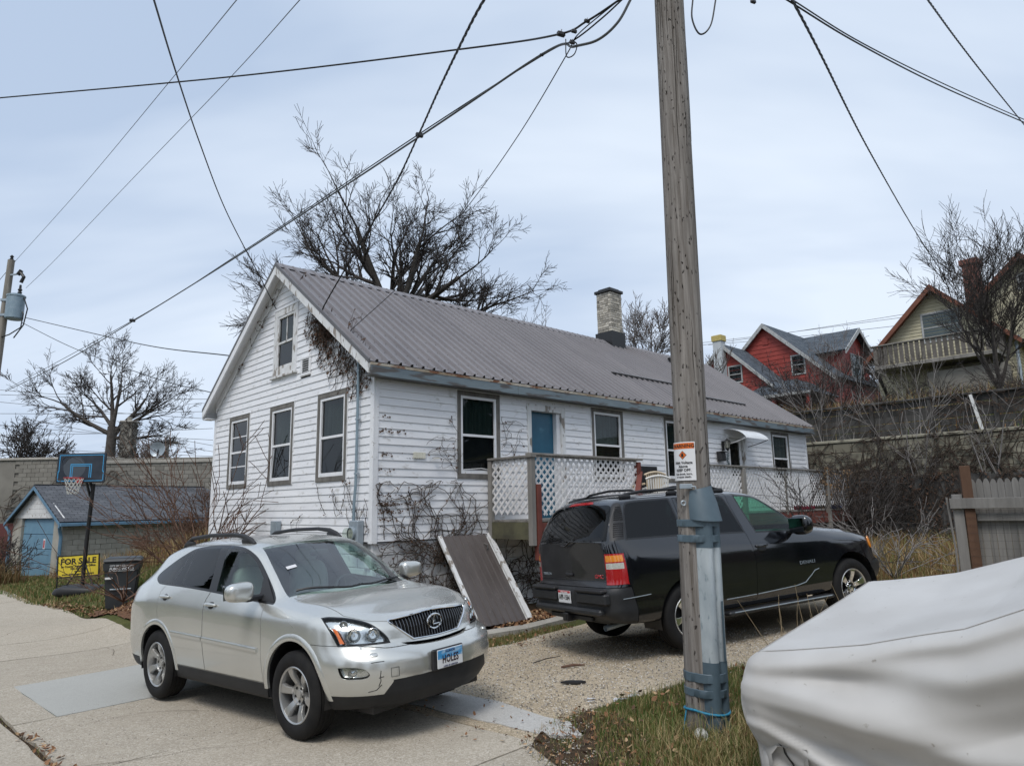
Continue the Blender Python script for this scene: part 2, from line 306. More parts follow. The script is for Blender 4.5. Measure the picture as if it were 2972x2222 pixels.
# alley of concrete slabs: every slab a piece, joints open and recessed
alley = bpy.data.objects.new('alley', None); COL.objects.link(alley); alley['kind'] = 'structure'
def sheet(poly, mat, lift, name, parent=None, n=26, thick=.05, jit=0.0, kind=None, tilt=(0, 0)):
    """slab that follows the terrain inside a polygon"""
    bm_ = bmesh.new(); vs = [bm_.verts.new((x, y, 0)) for x, y in poly]; f = bm_.faces.new(vs)
    xs0, xs1 = min(p[0] for p in poly), max(p[0] for p in poly); ys0, ys1 = min(p[1] for p in poly), max(p[1] for p in poly); step = max((xs1 - xs0), (ys1 - ys0)) / n; step = max(step, .18)
    x = xs0 + step
    while x < xs1: bmesh.ops.bisect_plane(bm_, geom=bm_.verts[:] + bm_.edges[:] + bm_.faces[:], plane_co=(x, 0, 0), plane_no=(1, 0, 0)); x += step
    y = ys0 + step
    while y < ys1: bmesh.ops.bisect_plane(bm_, geom=bm_.verts[:] + bm_.edges[:] + bm_.faces[:], plane_co=(0, y, 0), plane_no=(0, 1, 0)); y += step
    co = np.array([v.co[:] for v in bm_.verts]); z = gza(co[:, 0], co[:, 1]); cx, cy = co[:, 0].mean(), co[:, 1].mean()
    for v, zz in zip(bm_.verts, z): v.co.z = zz + lift + (v.co.x - cx) * tilt[0] + (v.co.y - cy) * tilt[1] + (RNG.uniform(-jit, jit) if jit else 0)
    if thick:
        bd = [e for e in bm_.edges if e.is_boundary]; r = bmesh.ops.extrude_edge_only(bm_, edges=bd)
        for v in [g for g in r['geom'] if isinstance(g, bmesh.types.BMVert)]: v.co.z -= thick
    me = bpy.data.meshes.new(name); bm_.to_mesh(me); bm_.free(); me.materials.append(mat)
    b2 = bmesh.new(); b2.from_mesh(me); bmesh.ops.recalc_face_normals(b2, faces=b2.faces[:])
    if sum(f_.normal.z * f_.calc_area() for f_ in b2.faces) < 0: bmesh.ops.reverse_faces(b2, faces=b2.faces[:])
    b2.to_mesh(me); b2.free(); smooth_mesh(me, 40); return link(name, me, parent, kind=kind)
def rag(a, b, n=8, amp=.012):
    out = []
    for i in range(n):
        t = i / n; out.append((a[0] + (b[0] - a[0]) * t + RNG.uniform(-amp, amp), a[1] + (b[1] - a[1]) * t + RNG.uniform(-amp, amp)))
    return out
SJ = [-9.0, -6.1, -3.4, -.9, 1.6, 4.1, 6.45, 8.70, 10.85, 13.05, 15.0, 17.4, 20.0, 22.8, 25.8, 29, 33, 38]
for i in range(len(SJ) - 1):
    s0, s1 = SJ[i] + .006, SJ[i + 1] - .006
    for (t0, t1) in ((-1.45, 1.56), (1.62, 4.28)):
        if i == 7 and t0 > 1:
            for (a0, a1, mt) in ((1.62, 1.99, m_conc), (2.0, 4.28, m_concb)):
                P = [st(s0, a0), st(s0, a1), st(s1, a1), st(s1, a0)]; poly = sum([rag(P[k], P[(k + 1) % 4], 7, .010) for k in range(4)], [])
                sheet(poly, mt, .004, 'slab', alley)
            continue
        P = [st(s0, t0), st(s0, t1), st(s1, t1), st(s1, t0)]; poly = sum([rag(P[k], P[(k + 1) % 4], 7, .010) for k in range(4)], [])
        sheet(poly, m_conc, RNG.uniform(-.002, .005), 'slab', alley, tilt=(RNG.uniform(-.0012, .0012), RNG.uniform(-.0012, .0012)))
ck_ = MB()
def crack(p, d, l, g):
    pts = [p]; a = math.atan2(d[1], d[0])
    while l > 0: a += g.gauss(0, .22); p = (p[0] + .09 * math.cos(a), p[1] + .09 * math.sin(a)); pts.append(p); l -= .09
    for i in range(len(pts) - 1):
        (x0, y0), (x1, y1) = pts[i], pts[i + 1]; w = .0025 * (1 - i / len(pts)) + .0008; nx_, ny_ = -(y1 - y0) / .09 * w, (x1 - x0) / .09 * w; ck_.add([(x0 + nx_, y0 + ny_, gz(x0, y0) + .0095), (x0 - nx_, y0 - ny_, gz(x0, y0) + .0095), (x1 - nx_, y1 - ny_, gz(x1, y1) + .0095), (x1 + nx_, y1 + ny_, gz(x1, y1) + .0095)], [(0, 1, 2, 3)])
gk = random.Random(12)
for (s_, t_, a_, l_) in ((6.6, 1.7, .6, 1.6), (7.6, 3.0, 2.6, 1.3), (11.4, 2.2, .4, 1.8), (12.0, 3.4, 2.2, 1.4), (9.0, .6, 1.2, 2.0), (13.6, 1.8, .7, 1.7), (15.8, 2.4, .9, 2.0), (6.0, .4, .4, 1.6)): crack(st(s_, t_), (math.cos(a_), math.sin(a_)), l_, gk)
part('crack', ck_, m_soil, alley, kind='stuff')
sheet([st(-9, -1.6), st(-9, 4.33), st(38, 4.33), st(38, -1.6)], m_soil, -.03, 'joint_fill', alley, n=60, thick=0)
# gravel drive and concrete apron strips
drive = sheet([(-.72, 6.80), (.18, 5.90), (.44, 6.60), (.62, 6.78), (.93, 6.98), (1.27, 7.17), (1.72, 7.52), (2.35, 7.95), (3.6, 8.25), (5.4, 8.7), (7.0, 9.6), (7.4, 11.2), (6.6, 12.9), (5.2, 13.4), (3.2, 13.2), (1.8, 12.6), (1.05, 11.6), (.47, 10.96), (-.05, 10.27), (-.43, 10.07), (-1.4, 9.9), (-2.9, 9.9), (-4.6, 11.5), (-5.4, 11.5), (-4.4, 10.5), (-2.6, 8.70)], m_gravel, -.004, 'gravel_drive', n=50, thick=.02, kind='structure', jit=.004)
sheet(rag((-2.1, 8.28), (-.62, 6.91), 5, .02) + rag((-.61, 6.89), (.40, 5.92), 9, .03) + [(.52, 6.03), (.45, 6.42), (.24, 6.62), (-.17, 7.22), (-.69, 7.72), (-1.7, 8.7)], m_concp, .004, 'apron_slab', alley, thick=.02)
sheet([(-.46, 10.70), (-1.7, 10.15), (-1.72, 10.42), (-.47, 11.0), (.10, 11.36), (.57, 11.90), (.80, 12.3), (1.0, 12.1), (.68, 11.69), (.19, 11.11)], m_lime, .05, 'kerb_strip', thick=.09, kind='structure')
sheet([(-1.7, 10.43), (-.47, 11.02), (.10, 11.38), (.57, 11.92), (.8, 12.6), (2.5, 13.8), (1.6, 14.2), (-.2, 12.8), (-2.1, 10.9)], m_soil, .01, 'flower_bed', thick=0, kind='structure', jit=.015)
sheet(rag((.34, 4.9), (.32, 5.40), 4, .03) + [(.10, 5.85), (.20, 6.2)] + rag((.36, 5.6), (.52, 6.03), 4, .04) + rag((.52, 6.1), (.50, 6.62), 4, .05) + rag((.62, 6.72), (1.0, 6.5), 3, .05) + rag((1.0, 6.3), (.95, 5.2), 6, .08) + [(.9, 4.9)], m_soil, .006, 'bare_soil', thick=0, kind='structure', jit=.008)
sheet([(-9.25, 15.75), (-8.0, 15.15), (-7.0, 14.2), (-6.9, 13.2), (-7.5, 13.75), (-8.5, 14.80), (-9.1, 15.3)], pm('bark_mulch', (.10, .048, .022), .95, col2=(.17, .085, .045), scale=14, bump=.8, bscale=60, bdist=.03), .02, 'mulch_bed', thick=0, kind='structure', jit=.03)
# ================================================================ the white house
HX, HY, HYAW = -2.21, 10.916, 0.760
HW, HL, HZ0, HZE = 6.70, 15.76, 1.29, 3.86
RIDGE, EAVE, OVF, OVS = 6.629, 4.066, 0.223, 0.226
SL = (RIDGE - EAVE) / (HW / 2 + OVS)
m_side = pm('white_siding', (0.70, 0.71, 0.735), 0.5, col2=(0.80, 0.805, 0.82), scale=1.3, lo=0.3, hi=0.7, spots=(0.46, 0.45, 0.43), spot_scale=6, spot_lo=0.60, spot_hi=0.78, rnd=0.035, bump=0.05, bscale=30, stretch=(1, 1, 2))
m_trimw = pm('white_trim', (0.70, 0.71, 0.73), 0.55, col2=(0.78, 0.785, 0.80), scale=3, spots=(0.42, 0.40, 0.37), spot_scale=14, spot_lo=0.66, spot_hi=0.74)
m_peel = pm('peeling_white_paint', (0.70, 0.71, 0.72), 0.7, col2=(0.60, 0.60, 0.59), scale=5, spots=(0.26, 0.23, 0.20), spot_scale=11, spot_lo=0.55, spot_hi=0.62, stretch=(1, 1, 0.35), bump=0.2, bscale=25)
m_case = pm('weathered_grey_casing', (0.10, 0.095, 0.085), 0.8, col2=(0.17, 0.16, 0.145), scale=9, bump=0.3, bscale=60, stretch=(1, 1, 0.4))
m_fascia = pm('peeling_blue_grey_fascia', (0.115, 0.150, 0.175), 0.7, col2=(0.18, 0.225, 0.25), scale=2.2, spots=(0.085, 0.08, 0.078), spot_scale=5, spot_lo=0.52, spot_hi=0.60, stretch=(0.35, 1, 2.2), bump=0.2, bscale=20)
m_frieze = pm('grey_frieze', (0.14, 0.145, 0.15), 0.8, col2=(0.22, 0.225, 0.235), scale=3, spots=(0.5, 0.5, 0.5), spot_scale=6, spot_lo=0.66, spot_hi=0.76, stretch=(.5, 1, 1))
m_roof = pm('grey_brown_metal_roofing', (0.146, 0.137, 0.144), 0.40, metal=0.0, col2=(0.182, 0.171, 0.178), scale=1.2, rnd=0.03, spec=0.6, stretch=(1, 0.4, 1), rough2=0.55)
m_rooftrim = pm('dark_metal_trim', (0.085, 0.080, 0.082), 0.45, col2=(0.11, 0.105, 0.105), scale=3)
m_rust = pm('rusted_drip_edge', (0.26, 0.20, 0.13), 0.8, col2=(0.45, 0.42, 0.36), scale=3, spots=(0.16, 0.07, 0.035), spot_scale=8, spot_lo=0.5, spot_hi=0.6, stretch=(.5, 1, 1))
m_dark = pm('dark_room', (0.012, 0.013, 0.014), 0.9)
m_pane = glass('window_glass', (0.60, 0.64, 0.64), 0.0, 1.5, .85)
m_screen = pm('insect_screen', (0.018, 0.018, 0.022), 0.6)
m_curt = pm('dark_green_curtain', (0.05, 0.085, 0.08), 0.9, col2=(0.11, 0.145, 0.13), scale=3, stretch=(6, 6, 0.3))
m_curtw = pm('pale_curtain', (0.30, 0.31, 0.32), 0.9, col2=(0.42, 0.42, 0.43), scale=3, stretch=(6, 6, 0.3))
m_bluedoor = pm('teal_blue_door_paint', (0.012, 0.090, 0.155), 0.35, col2=(0.022, 0.115, 0.185), scale=2.5, spots=(0.05, 0.17, 0.24), spot_scale=5, spot_lo=0.68, spot_hi=0.8)
m_found = pm('whitewashed_block', (0.60, 0.60, 0.61), 0.8, col2=(0.70, 0.70, 0.70), scale=4, spots=(0.30, 0.28, 0.26), spot_scale=6, spot_lo=0.60, spot_hi=0.75, rnd=0.06, bump=0.3, bscale=40)
m_galv = pm('galvanised_grey', (0.28, 0.33, 0.37), 0.45, metal=0.35, col2=(0.36, 0.41, 0.45), scale=7)
m_conduit = pm('blue_grey_conduit_paint', (0.19, 0.26, 0.31), 0.5, metal=0.2, col2=(0.25, 0.32, 0.37), scale=6)
m_black = pm('black_metal', (0.012, 0.012, 0.013), 0.4)
m_blackp = pm('black_plastic', (0.016, 0.016, 0.018), 0.55, bump=0.08, bscale=200)

house = thing('white_house', 'white clapboard bungalow with grey ribbed metal roof and vines on its walls', 'house', (HX, HY, 0), HYAW)
MLONG = lambda x, z: T(x, 0, z)                                     # local X right, -Y outward
MGAB = lambda y, z: T(0, y, z) @ RZ(-math.pi / 2)                    # at y (high end), X runs toward the near corner
# openings (u0,u1,z0,z1) as cut in the siding
OPG = [(4.767, 5.832, 2.266, 3.817), (2.752, 3.786, 2.266, 3.817), (0.794, 1.827, 2.266, 3.817), (2.756, 3.748, 4.416, 5.769), (2.15, 2.54, 4.25, 4.63)]
OPL = [(1.676, 2.696, 2.29, 3.845), (3.42, 4.50, 1.55, 3.90), (5.331, 6.425, 2.29, 3.845), (8.0, 9.06, 2.29, 3.845), (10.9, 11.95, 1.55, 3.60), (13.43, 14.57, 2.29, 3.82)]
E_SID = 0.127
def board_mesh(l, key={}):
    k = round(l, 3)
    if k not in key:
        b = MB(); b.prism([(-0.020, 0.0), (0.0, 0.0), (0.0, E_SID + 0.012), (-0.004, E_SID + 0.012), (-0.019, 0.004)], 0, l, 'YZ')
        key[k] = b.mesh('siding_board', m_side)
    return key[k]
def spans(a, b, z, ops, pad=0.0):
    """free intervals of [a,b] at height z..z+E outside the openings"""
    seg = [(a, b)]
    for u0, u1, z0, z1 in ops:
        if z + E_SID * 0.6 > z0 and z + E_SID * 0.4 < z1:
            ns = []
            for p, q in seg:
                if u1 <= p or u0 >= q: ns.append((p, q)); continue
                if u0 > p: ns.append((p, u0))
                if u1 < q: ns.append((u1, q))
            seg = ns
    return [s for s in seg if s[1] - s[0] > 0.02]
k = 0
while HZ0 + k * E_SID < HZE:
    z = HZ0 + k * E_SID
    for p, q in spans(0.06, HL - 0.06, z, OPL): link('siding_board', board_mesh(q - p), house, MLONG(p, z) @ Matrix.Rotation(RNG.uniform(-.0012, .0012), 4, 'Y'))
    k += 1
k = 0
while HZ0 + k * E_SID < RIDGE - 0.25:
    z = HZ0 + k * E_SID
    half = min(HW / 2 - 0.06, (RIDGE - 0.16 - (z + E_SID * .7)) / SL)
    for p, q in spans(HW / 2 - half, HW / 2 + half, z, OPG): link('siding_board', board_mesh(q - p), house, MGAB(q, z) @ Matrix.Rotation(RNG.uniform(-.0012, .0012), 4, 'Y'))
    k += 1
# solid core behind the siding, with back walls
b = MB()
b.box(0.012, HL - 0.012, HW - 0.2, HW - 0.012, -0.3, HZE); b.box(HL - 0.2, HL - 0.012, 0.012, HW - 0.2, -0.3, HZE)
b.prism([(0.02, HZE), (HW - 0.02, HZE), (HW / 2, RIDGE - 0.1)], HL - 0.15, HL - 0.02, 'YZ')
part('rear_wall', b, m_side, house)
# corner boards
for (x0, x1, y0, y1) in ((-0.028, -0.001, -0.028, 0.075), (0.0, 0.075, -0.028, -0.001), (-0.028, -0.001, HW - 0.075, HW + 0.028), (HL - 0.075, HL + 0.028, -0.028, 0.0)):
    part('corner_board', MB().cbox(x0, x1, y0, y1, HZ0 - 0.03, HZE + 0.02, 0.003), m_trimw, house)
# foundation of whitewashed blocks (whole wall behind, separate blocks where it shows)
b = MB(); b.box(0.07, HL - 0.02, 0.07, HW - 0.02, -0.6, HZ0 - 0.004); part('foundation_wall', b, m_found, house)
blk = MB().cbox(0.004, 0.394, 0.0, 0.05, 0.004, 0.190, 0.006).mesh('block', m_found)
for r in range(7):
    z = HZ0 - 0.02 - (r + 1) * 0.195
    for c in range(14):
        x = 0.02 + c * 0.4 + (0.2 if r % 2 else 0)
        if x + .4 > 5.8: continue
        link('block', blk, house, T(x, 0.022 + RNG.uniform(-.004, .004), z))
    for c in range(16):
        y = HW - 0.05 - c * 0.4 - (0.2 if r % 2 else 0)
        if y - .4 < 0.02: continue
        link('block', blk, house, T(0.022 + RNG.uniform(-.004, .004), y, z) @ RZ(-math.pi / 2))
# ---- windows
def frame4(w, h, t, d0, d1, mat, parent, M, name, bot=None, chamfer=0.003):
    """four boards round an opening; t width, d0..d1 along -Y (out)"""
    b = bot if bot is not None else t
    for nm, a in ((name, (0, w, h - t, h)), (name, (0, w, 0, b)), (name, (0, t, b, h - t)), (name, (w - t, w, b, h - t))):
        part(nm, MB().cbox(a[0], a[1], -d1, -d0, a[2], a[3], chamfer), mat, parent, M)
def wavy(w, h, y, amp, n, mat, parent, M, x0, z0, name='curtain'):
    ph = RNG.uniform(0, 6)
    part(name, MB().grid(lambda u, v: (x0 + u * w, y + amp * math.sin(u * n * 6.28 + ph + 0.6 * math.sin(v * 3)), z0 + v * h), int(n * 8), 4), mat, parent, M, smooth=True)
def window(M, w, h, curtain=True, top_gap=0.085, side=0.085, peel=False, lower_open=0.0, pale=False, extra=None):
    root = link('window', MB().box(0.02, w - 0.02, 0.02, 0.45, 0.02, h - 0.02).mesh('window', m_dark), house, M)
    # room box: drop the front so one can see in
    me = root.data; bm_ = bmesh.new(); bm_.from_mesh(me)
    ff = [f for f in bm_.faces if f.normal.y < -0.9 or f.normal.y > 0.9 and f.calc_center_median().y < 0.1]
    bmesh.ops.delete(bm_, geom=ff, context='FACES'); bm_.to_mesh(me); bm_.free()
    cm = m_peel if peel else m_case
    I = Matrix.Identity(4)
    frame4(w, h, side, -0.01, 0.032, cm, root, I, 'casing')
    part('drip_cap', MB().cbox(-0.012, w + 0.012, -0.04, 0.0, h + 0.001, h + 0.014, 0.003), m_trimw, root)
    for a in (-0.012, w + 0.001): part('channel_strip', MB().box(a, a + 0.011, -0.03, 0.0, 0, h), m_trimw, root)
    x0 = side; W2 = w - 2 * side; H2 = h - 2 * side; 
    F = T(x0, 0, side)
    wm = m_peel if peel else m_trimw
    frame4(W2, H2, 0.05, -0.015, 0.022, wm, root, F, 'storm_frame', bot=0.065)
    mid = H2 * 0.49
    part('meeting_rail', MB().cbox(0.05, W2 - 0.05, -0.016, 0.012, mid - 0.022, mid + 0.022, 0.003), wm, root, F)
    part('pane', MB().box(0.05, W2 - 0.05, 0.010, 0.014, mid + 0.022, H2 - 0.05), m_pane, root, F)
    part('pane', MB().box(0.05, W2 - 0.05, 0.006, 0.010, 0.065, mid - 0.022), m_pane, root, F)
    part('shade_screen', MB().box(0.05, W2 - 0.05, 0.036, 0.040, 0.065, mid - 0.02), m_screen, root, F)
    if curtain: wavy(W2 - 0.1, H2 * 0.55, 0.06, 0.018, 5, m_curtw if pale else m_curt, root, F, 0.05, H2 * 0.42)
    else: wavy(W2 * 0.4, H2 * 0.9, 0.16, 0.02, 3, m_curt, root, F, W2 * 0.5, 0.06)
    return root, F, W2, H2
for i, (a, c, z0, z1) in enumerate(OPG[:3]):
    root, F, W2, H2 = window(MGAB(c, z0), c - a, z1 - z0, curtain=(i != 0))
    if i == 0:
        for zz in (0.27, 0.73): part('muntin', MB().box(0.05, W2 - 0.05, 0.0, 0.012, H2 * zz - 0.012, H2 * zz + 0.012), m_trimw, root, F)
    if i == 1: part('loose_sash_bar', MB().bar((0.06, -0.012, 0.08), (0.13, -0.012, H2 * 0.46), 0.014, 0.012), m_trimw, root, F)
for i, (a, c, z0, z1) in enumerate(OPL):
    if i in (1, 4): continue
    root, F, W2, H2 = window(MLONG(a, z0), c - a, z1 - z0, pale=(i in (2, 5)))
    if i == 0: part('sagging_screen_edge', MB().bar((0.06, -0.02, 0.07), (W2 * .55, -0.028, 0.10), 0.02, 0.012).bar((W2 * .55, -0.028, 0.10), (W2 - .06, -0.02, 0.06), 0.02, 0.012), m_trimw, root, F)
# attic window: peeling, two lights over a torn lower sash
a, c, z0, z1 = OPG[3]
root, F, W2, H2 = window(MGAB(c, z0), c - a, z1 - z0, side=0.13, peel=True)
part('muntin', MB().box(W2 / 2 - 0.014, W2 / 2 + 0.014, 0.0, 0.012, H2 * .5, H2 - 0.05), m_peel, root, F)
part('sill', MB().cbox(-0.06, c - a + 0.06, -0.07, 0.0, -0.045, -0.001, 0.004), m_peel, root)
# louvred gable vent
a, c, z0, z1 = OPG[4]
vent = part('gable_vent', MB().box(0.01, c - a - .01, 0.0, 0.03, 0.01, z1 - z0 - .01), m_dark, house, MGAB(c, z0))
frame4(c - a, z1 - z0, 0.06, 0.0, 0.045, m_trimw, vent, Matrix.Identity(4), 'vent_frame', chamfer=0.012)
for i in range(6): part('louvre', MB().bar((0.06, -0.024, 0.085 + i * 0.042), (c - a - 0.06, -0.024, 0.085 + i * 0.042), 0.03, 0.012, up=(0, -.5, 1)), m_trimw, vent)
# blue door in a deep peeling frame
a, c, z0, z1 = OPL[1]; w = c - a; h = z1 - z0
door = part('door', MB().cbox(0.13, w - 0.22, 0.11, 0.15, 0.0, h - 0.27, 0.004), m_bluedoor, house, MLONG(a, z0))
for bx in ((0.0, 0.10, 0, h - 0.14), (w - 0.11, w, 0, h - 0.14)): part('casing', MB().cbox(bx[0], bx[1], -0.032, 0.12, bx[2], bx[3], 0.004), m_peel, door)
part('jamb', MB().box(w - 0.215, w - 0.112, 0.02, 0.14, 0, h - 0.27), m_trimw, door); part('jamb', MB().box(0.102, 0.128, -0.01, 0.14, 0, h - 0.27), m_peel, door)
part('head_casing', MB().cbox(-0.01, w + 0.01, -0.03, 0.12, h - 0.268, h - 0.142, 0.004), m_peel, door)
part('head_panel', MB().box(0, w, -0.012, 0.12, h - 0.140, h), m_trimw, door)
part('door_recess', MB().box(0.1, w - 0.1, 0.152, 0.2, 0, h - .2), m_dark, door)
# second door: white with glazed light
a, c, z0, z1 = OPL[4]; w = c - a; h = z1 - z0
door2 = part('door', MB().cbox(0.12, w - 0.2, 0.03, 0.07, 0, 0.95, 0.004).cbox(0.12, 0.24, 0.03, 0.07, 0.95, h - .10, .004).cbox(w - .32, w - 0.2, 0.03, 0.07, 0.95, h - .10, .004).box(.24, w - .32, .03, .07, h - .2, h - .10), m_trimw, house, MLONG(a, z0))
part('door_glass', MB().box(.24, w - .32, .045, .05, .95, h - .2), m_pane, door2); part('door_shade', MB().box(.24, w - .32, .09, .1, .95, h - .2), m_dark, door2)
part('casing', MB().cbox(0, .115, -.03, .05, 0, h, .004), m_trimw, door2); part('casing', MB().cbox(w - .19, w - .08, -.03, .05, 0, h - .1, .004), m_peel, door2); part('casing', MB().cbox(.12, w, -.03, .05, h - .09, h, .004), m_trimw, door2)
part('wall_filler', MB().box(w - .078, w, -.012, .02, 0, h - .1), m_side, door2)
# ---- roof: two slopes of ribbed panels
NP = 18; PW = (HL + OVF + 0.19) / NP; SLEN = math.hypot(HW / 2 + OVS, RIDGE - EAVE); ANG = math.atan(SL)
pb = MB(); pr = []
pitch = PW / 4
for i in range(4):
    x = i * pitch; pr += [(x, 0), (x + pitch * .34, 0), (x + pitch * .42, 0.046), (x + pitch * .56, 0.046), (x + pitch * .64, 0.0)]
pr.append((PW, 0))
n = len(pr); vs = []
for (x, hh) in pr: vs.append((x, 0, hh))
for (x, hh) in pr: vs.append((x, SLEN, hh))
for (x, hh) in pr: vs.append((x, 0, hh - .004))
pb.add(vs, [(i, i + 1, i + 1 + n, i + n) for i in range(n - 1)] + [(i, 2 * n + i, 2 * n + i + 1, i + 1) for i in range(n - 1)])
for r_ in (0.12, 0.45, 0.85, 1.3, 1.8, 2.3, 2.8, 3.3, 3.8, 4.2):
    for i in range(4):
        xx = (i + .2) * pitch; pb.lathe([(0.0085, 0), (0.0085, .007), (0.0, .009)], 6, 1, 'Z', (xx, r_, 0))
pme = pb.mesh('roof_panel', [m_roof, m_rooftrim])
for i in range(NP):
    x = -OVF + i * PW
    link('roof_panel', pme, house, T(x, -OVS, EAVE + 0.02) @ Matrix.Rotation(ANG, 4, 'X'))
    link('roof_panel', pme, house, T(x + PW, HW + OVS, EAVE + 0.02) @ RZ(math.pi) @ Matrix.Rotation(ANG, 4, 'X'))
for sgn, y0 in ((1, -OVS), (-1, HW + OVS)):
    # decking under the metal, soffit side visible from below
    q = [(y0, EAVE - 0.005), (HW / 2, RIDGE - 0.005), (HW / 2, RIDGE - 0.045), (y0, EAVE - 0.045)]
    part('roof_deck', MB().prism(q, -OVF + 0.004, HL + 0.186, 'YZ'), m_trimw, house)
    # rake boards and metal rake trim front and back
    nrm = Vector((0, -sgn * math.sin(ANG), math.cos(ANG)))
    for xa, xb in ((-OVF - 0.03, -OVF + 0.003), (HL + 0.19, HL + 0.222)):
        q = [(y0, EAVE - 0.012), (HW / 2, RIDGE - 0.012), (HW / 2, RIDGE - 0.19), (y0 + sgn * .02, EAVE - 0.172)]
        part('rake_board', MB().prism(q, xa, xb, 'YZ'), m_trimw if sgn < 0 else m_peel, house)
        q = [(y0, EAVE + 0.052), (HW / 2, RIDGE + 0.052), (HW / 2, RIDGE - 0.016), (y0, EAVE - 0.016)]
        part('rake_trim', MB().prism(q, xa - .008, xa + .022, 'YZ'), m_rooftrim, house)
    q = [(y0 + sgn * (OVS + .05), EAVE + SL * (OVS + .05) - 0.05), (HW / 2, RIDGE - 0.05), (HW / 2, RIDGE - 0.26), (y0 + sgn * (OVS + .05), EAVE + SL * (OVS + .05) - 0.24)]
    part('gable_frieze', MB().prism(q, -0.045, -0.022, 'YZ'), m_trimw, house)
part('ridge_cap', MB().prism([(HW / 2 - .17, RIDGE - .17 * SL + .052), (HW / 2, RIDGE + .06), (HW / 2 + .17, RIDGE - .17 * SL + .052), (HW / 2 + .17, RIDGE - .17 * SL + .046), (HW / 2, RIDGE + .052), (HW / 2 - .17, RIDGE - .17 * SL + .046)], -OVF - .01, HL + .2, 'YZ'), m_roof, house)
# eave boards on the long side: peeling fascia in lengths, frieze, rusty drip edge
xa = -OVF
for l in (3.2, 2.1, 2.6, 3.4, 2.4, HL + .19 + OVF - 13.7):
    part('fascia_board', MB().cbox(xa + .004, xa + l - .004, -OVS - 0.02, -OVS + 0.008, EAVE - 0.195 + RNG.uniform(-.008, .006), EAVE - 0.045, 0.003), m_fascia, house); xa += l
part('drip_edge', MB().box(-OVF, HL + .19, -OVS - 0.024, -OVS + 0.01, EAVE - 0.043, EAVE + 0.0), m_rust, house)
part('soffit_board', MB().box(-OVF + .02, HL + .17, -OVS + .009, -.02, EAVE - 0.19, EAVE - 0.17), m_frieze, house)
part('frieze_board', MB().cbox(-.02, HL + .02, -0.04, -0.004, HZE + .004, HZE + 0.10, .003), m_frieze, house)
part('rear_eave_board', MB().box(-OVF, HL + .18, HW + OVS - .01, HW + OVS + .02, EAVE - .19, EAVE), m_trimw, house)
part('eave_return', MB().box(-OVF, -.03, HW + .0, HW + OVS + .018, EAVE - .2, EAVE - .17), m_trimw, house)
# snow guard rails
def onroof(x, y, off=0.0): 
    return Vector((x, y, EAVE + (y + OVS) * SL + 0.02)) + Vector((0, -math.sin(ANG), math.cos(ANG))) * off
for (xs, xe, yy) in ((7.35, 10.8, .98), (9.55, 12.9, .46)):
    g = MB(); g.bar(onroof(xs, yy, .05), onroof(xe, yy, .05), 0.045, 0.06, up=(0, -math.sin(ANG), math.cos(ANG)))
    part('snow_guard', g, m_rooftrim, house)
part('vent_pipe_cap', MB().lathe([(.05, 0), (.05, .12), (.09, .12), (.09, .17), (.0, .2)], 12, 0, 'Z', onroof(12.7, 2.75)), m_black, house, smooth=True)
# chimney of mixed cream brick
m_brick = pm('cream_brick', (0.34, 0.31, 0.25), 0.85, col2=(0.48, 0.45, 0.40), scale=14, rnd=0.42, bump=0.3, bscale=60, spots=(.12, .11, .10), spot_scale=9, spot_lo=.64, spot_hi=.7)
m_mortar = pm('mortar', (0.30, 0.29, 0.27), 0.9, col2=(.2, .19, .18), scale=12)
CHX, CHY, CHS = 10.42, 3.35, 0.27
chim = part('chimney', MB().box(CHX - CHS + .012, CHX + CHS - .012, CHY - CHS + .012, CHY + CHS - .012, RIDGE - .45, 8.18), m_mortar, house)
cb = MB().cbox(0, .205, 0, .1, 0, .064, .004).mesh('brick', m_brick); cb2 = MB().cbox(0, .10, 0, .1, 0, .064, .004).mesh('brick', m_brick)
for r in range(17):
    z = 6.95 + r * 0.0725
    for s in range(4):
        M0 = T(CHX, CHY, 0) @ RZ(s * math.pi / 2)
        xs_ = [(-CHS, cb), (-CHS + .218, cb)] if r % 2 == 0 else [(-CHS, cb2), (-CHS + .112, cb), (-CHS + .33, cb2)]
        for (xx, me) in xs_: link('brick', me, chim, M0 @ T(xx, -CHS + RNG.uniform(-.006, .004), z + RNG.uniform(-.003, .003)))
part('flashing', MB().prism([(-CHS - .05, -CHS - .05), (CHS + .05, -CHS - .05), (CHS + .05, CHS + .05), (-CHS - .05, CHS + .05)], 6.2, 6.93), m_black, chim, T(CHX, CHY, 0))
part('chimney_crown', MB().cbox(-CHS - .05, CHS + .05, -CHS - .05, CHS + .05, 8.18, 8.27, .012).cbox(-CHS + .04, CHS - .04, -CHS + .04, CHS - .04, 8.27, 8.33, .01), m_black, chim, T(CHX, CHY, 0))
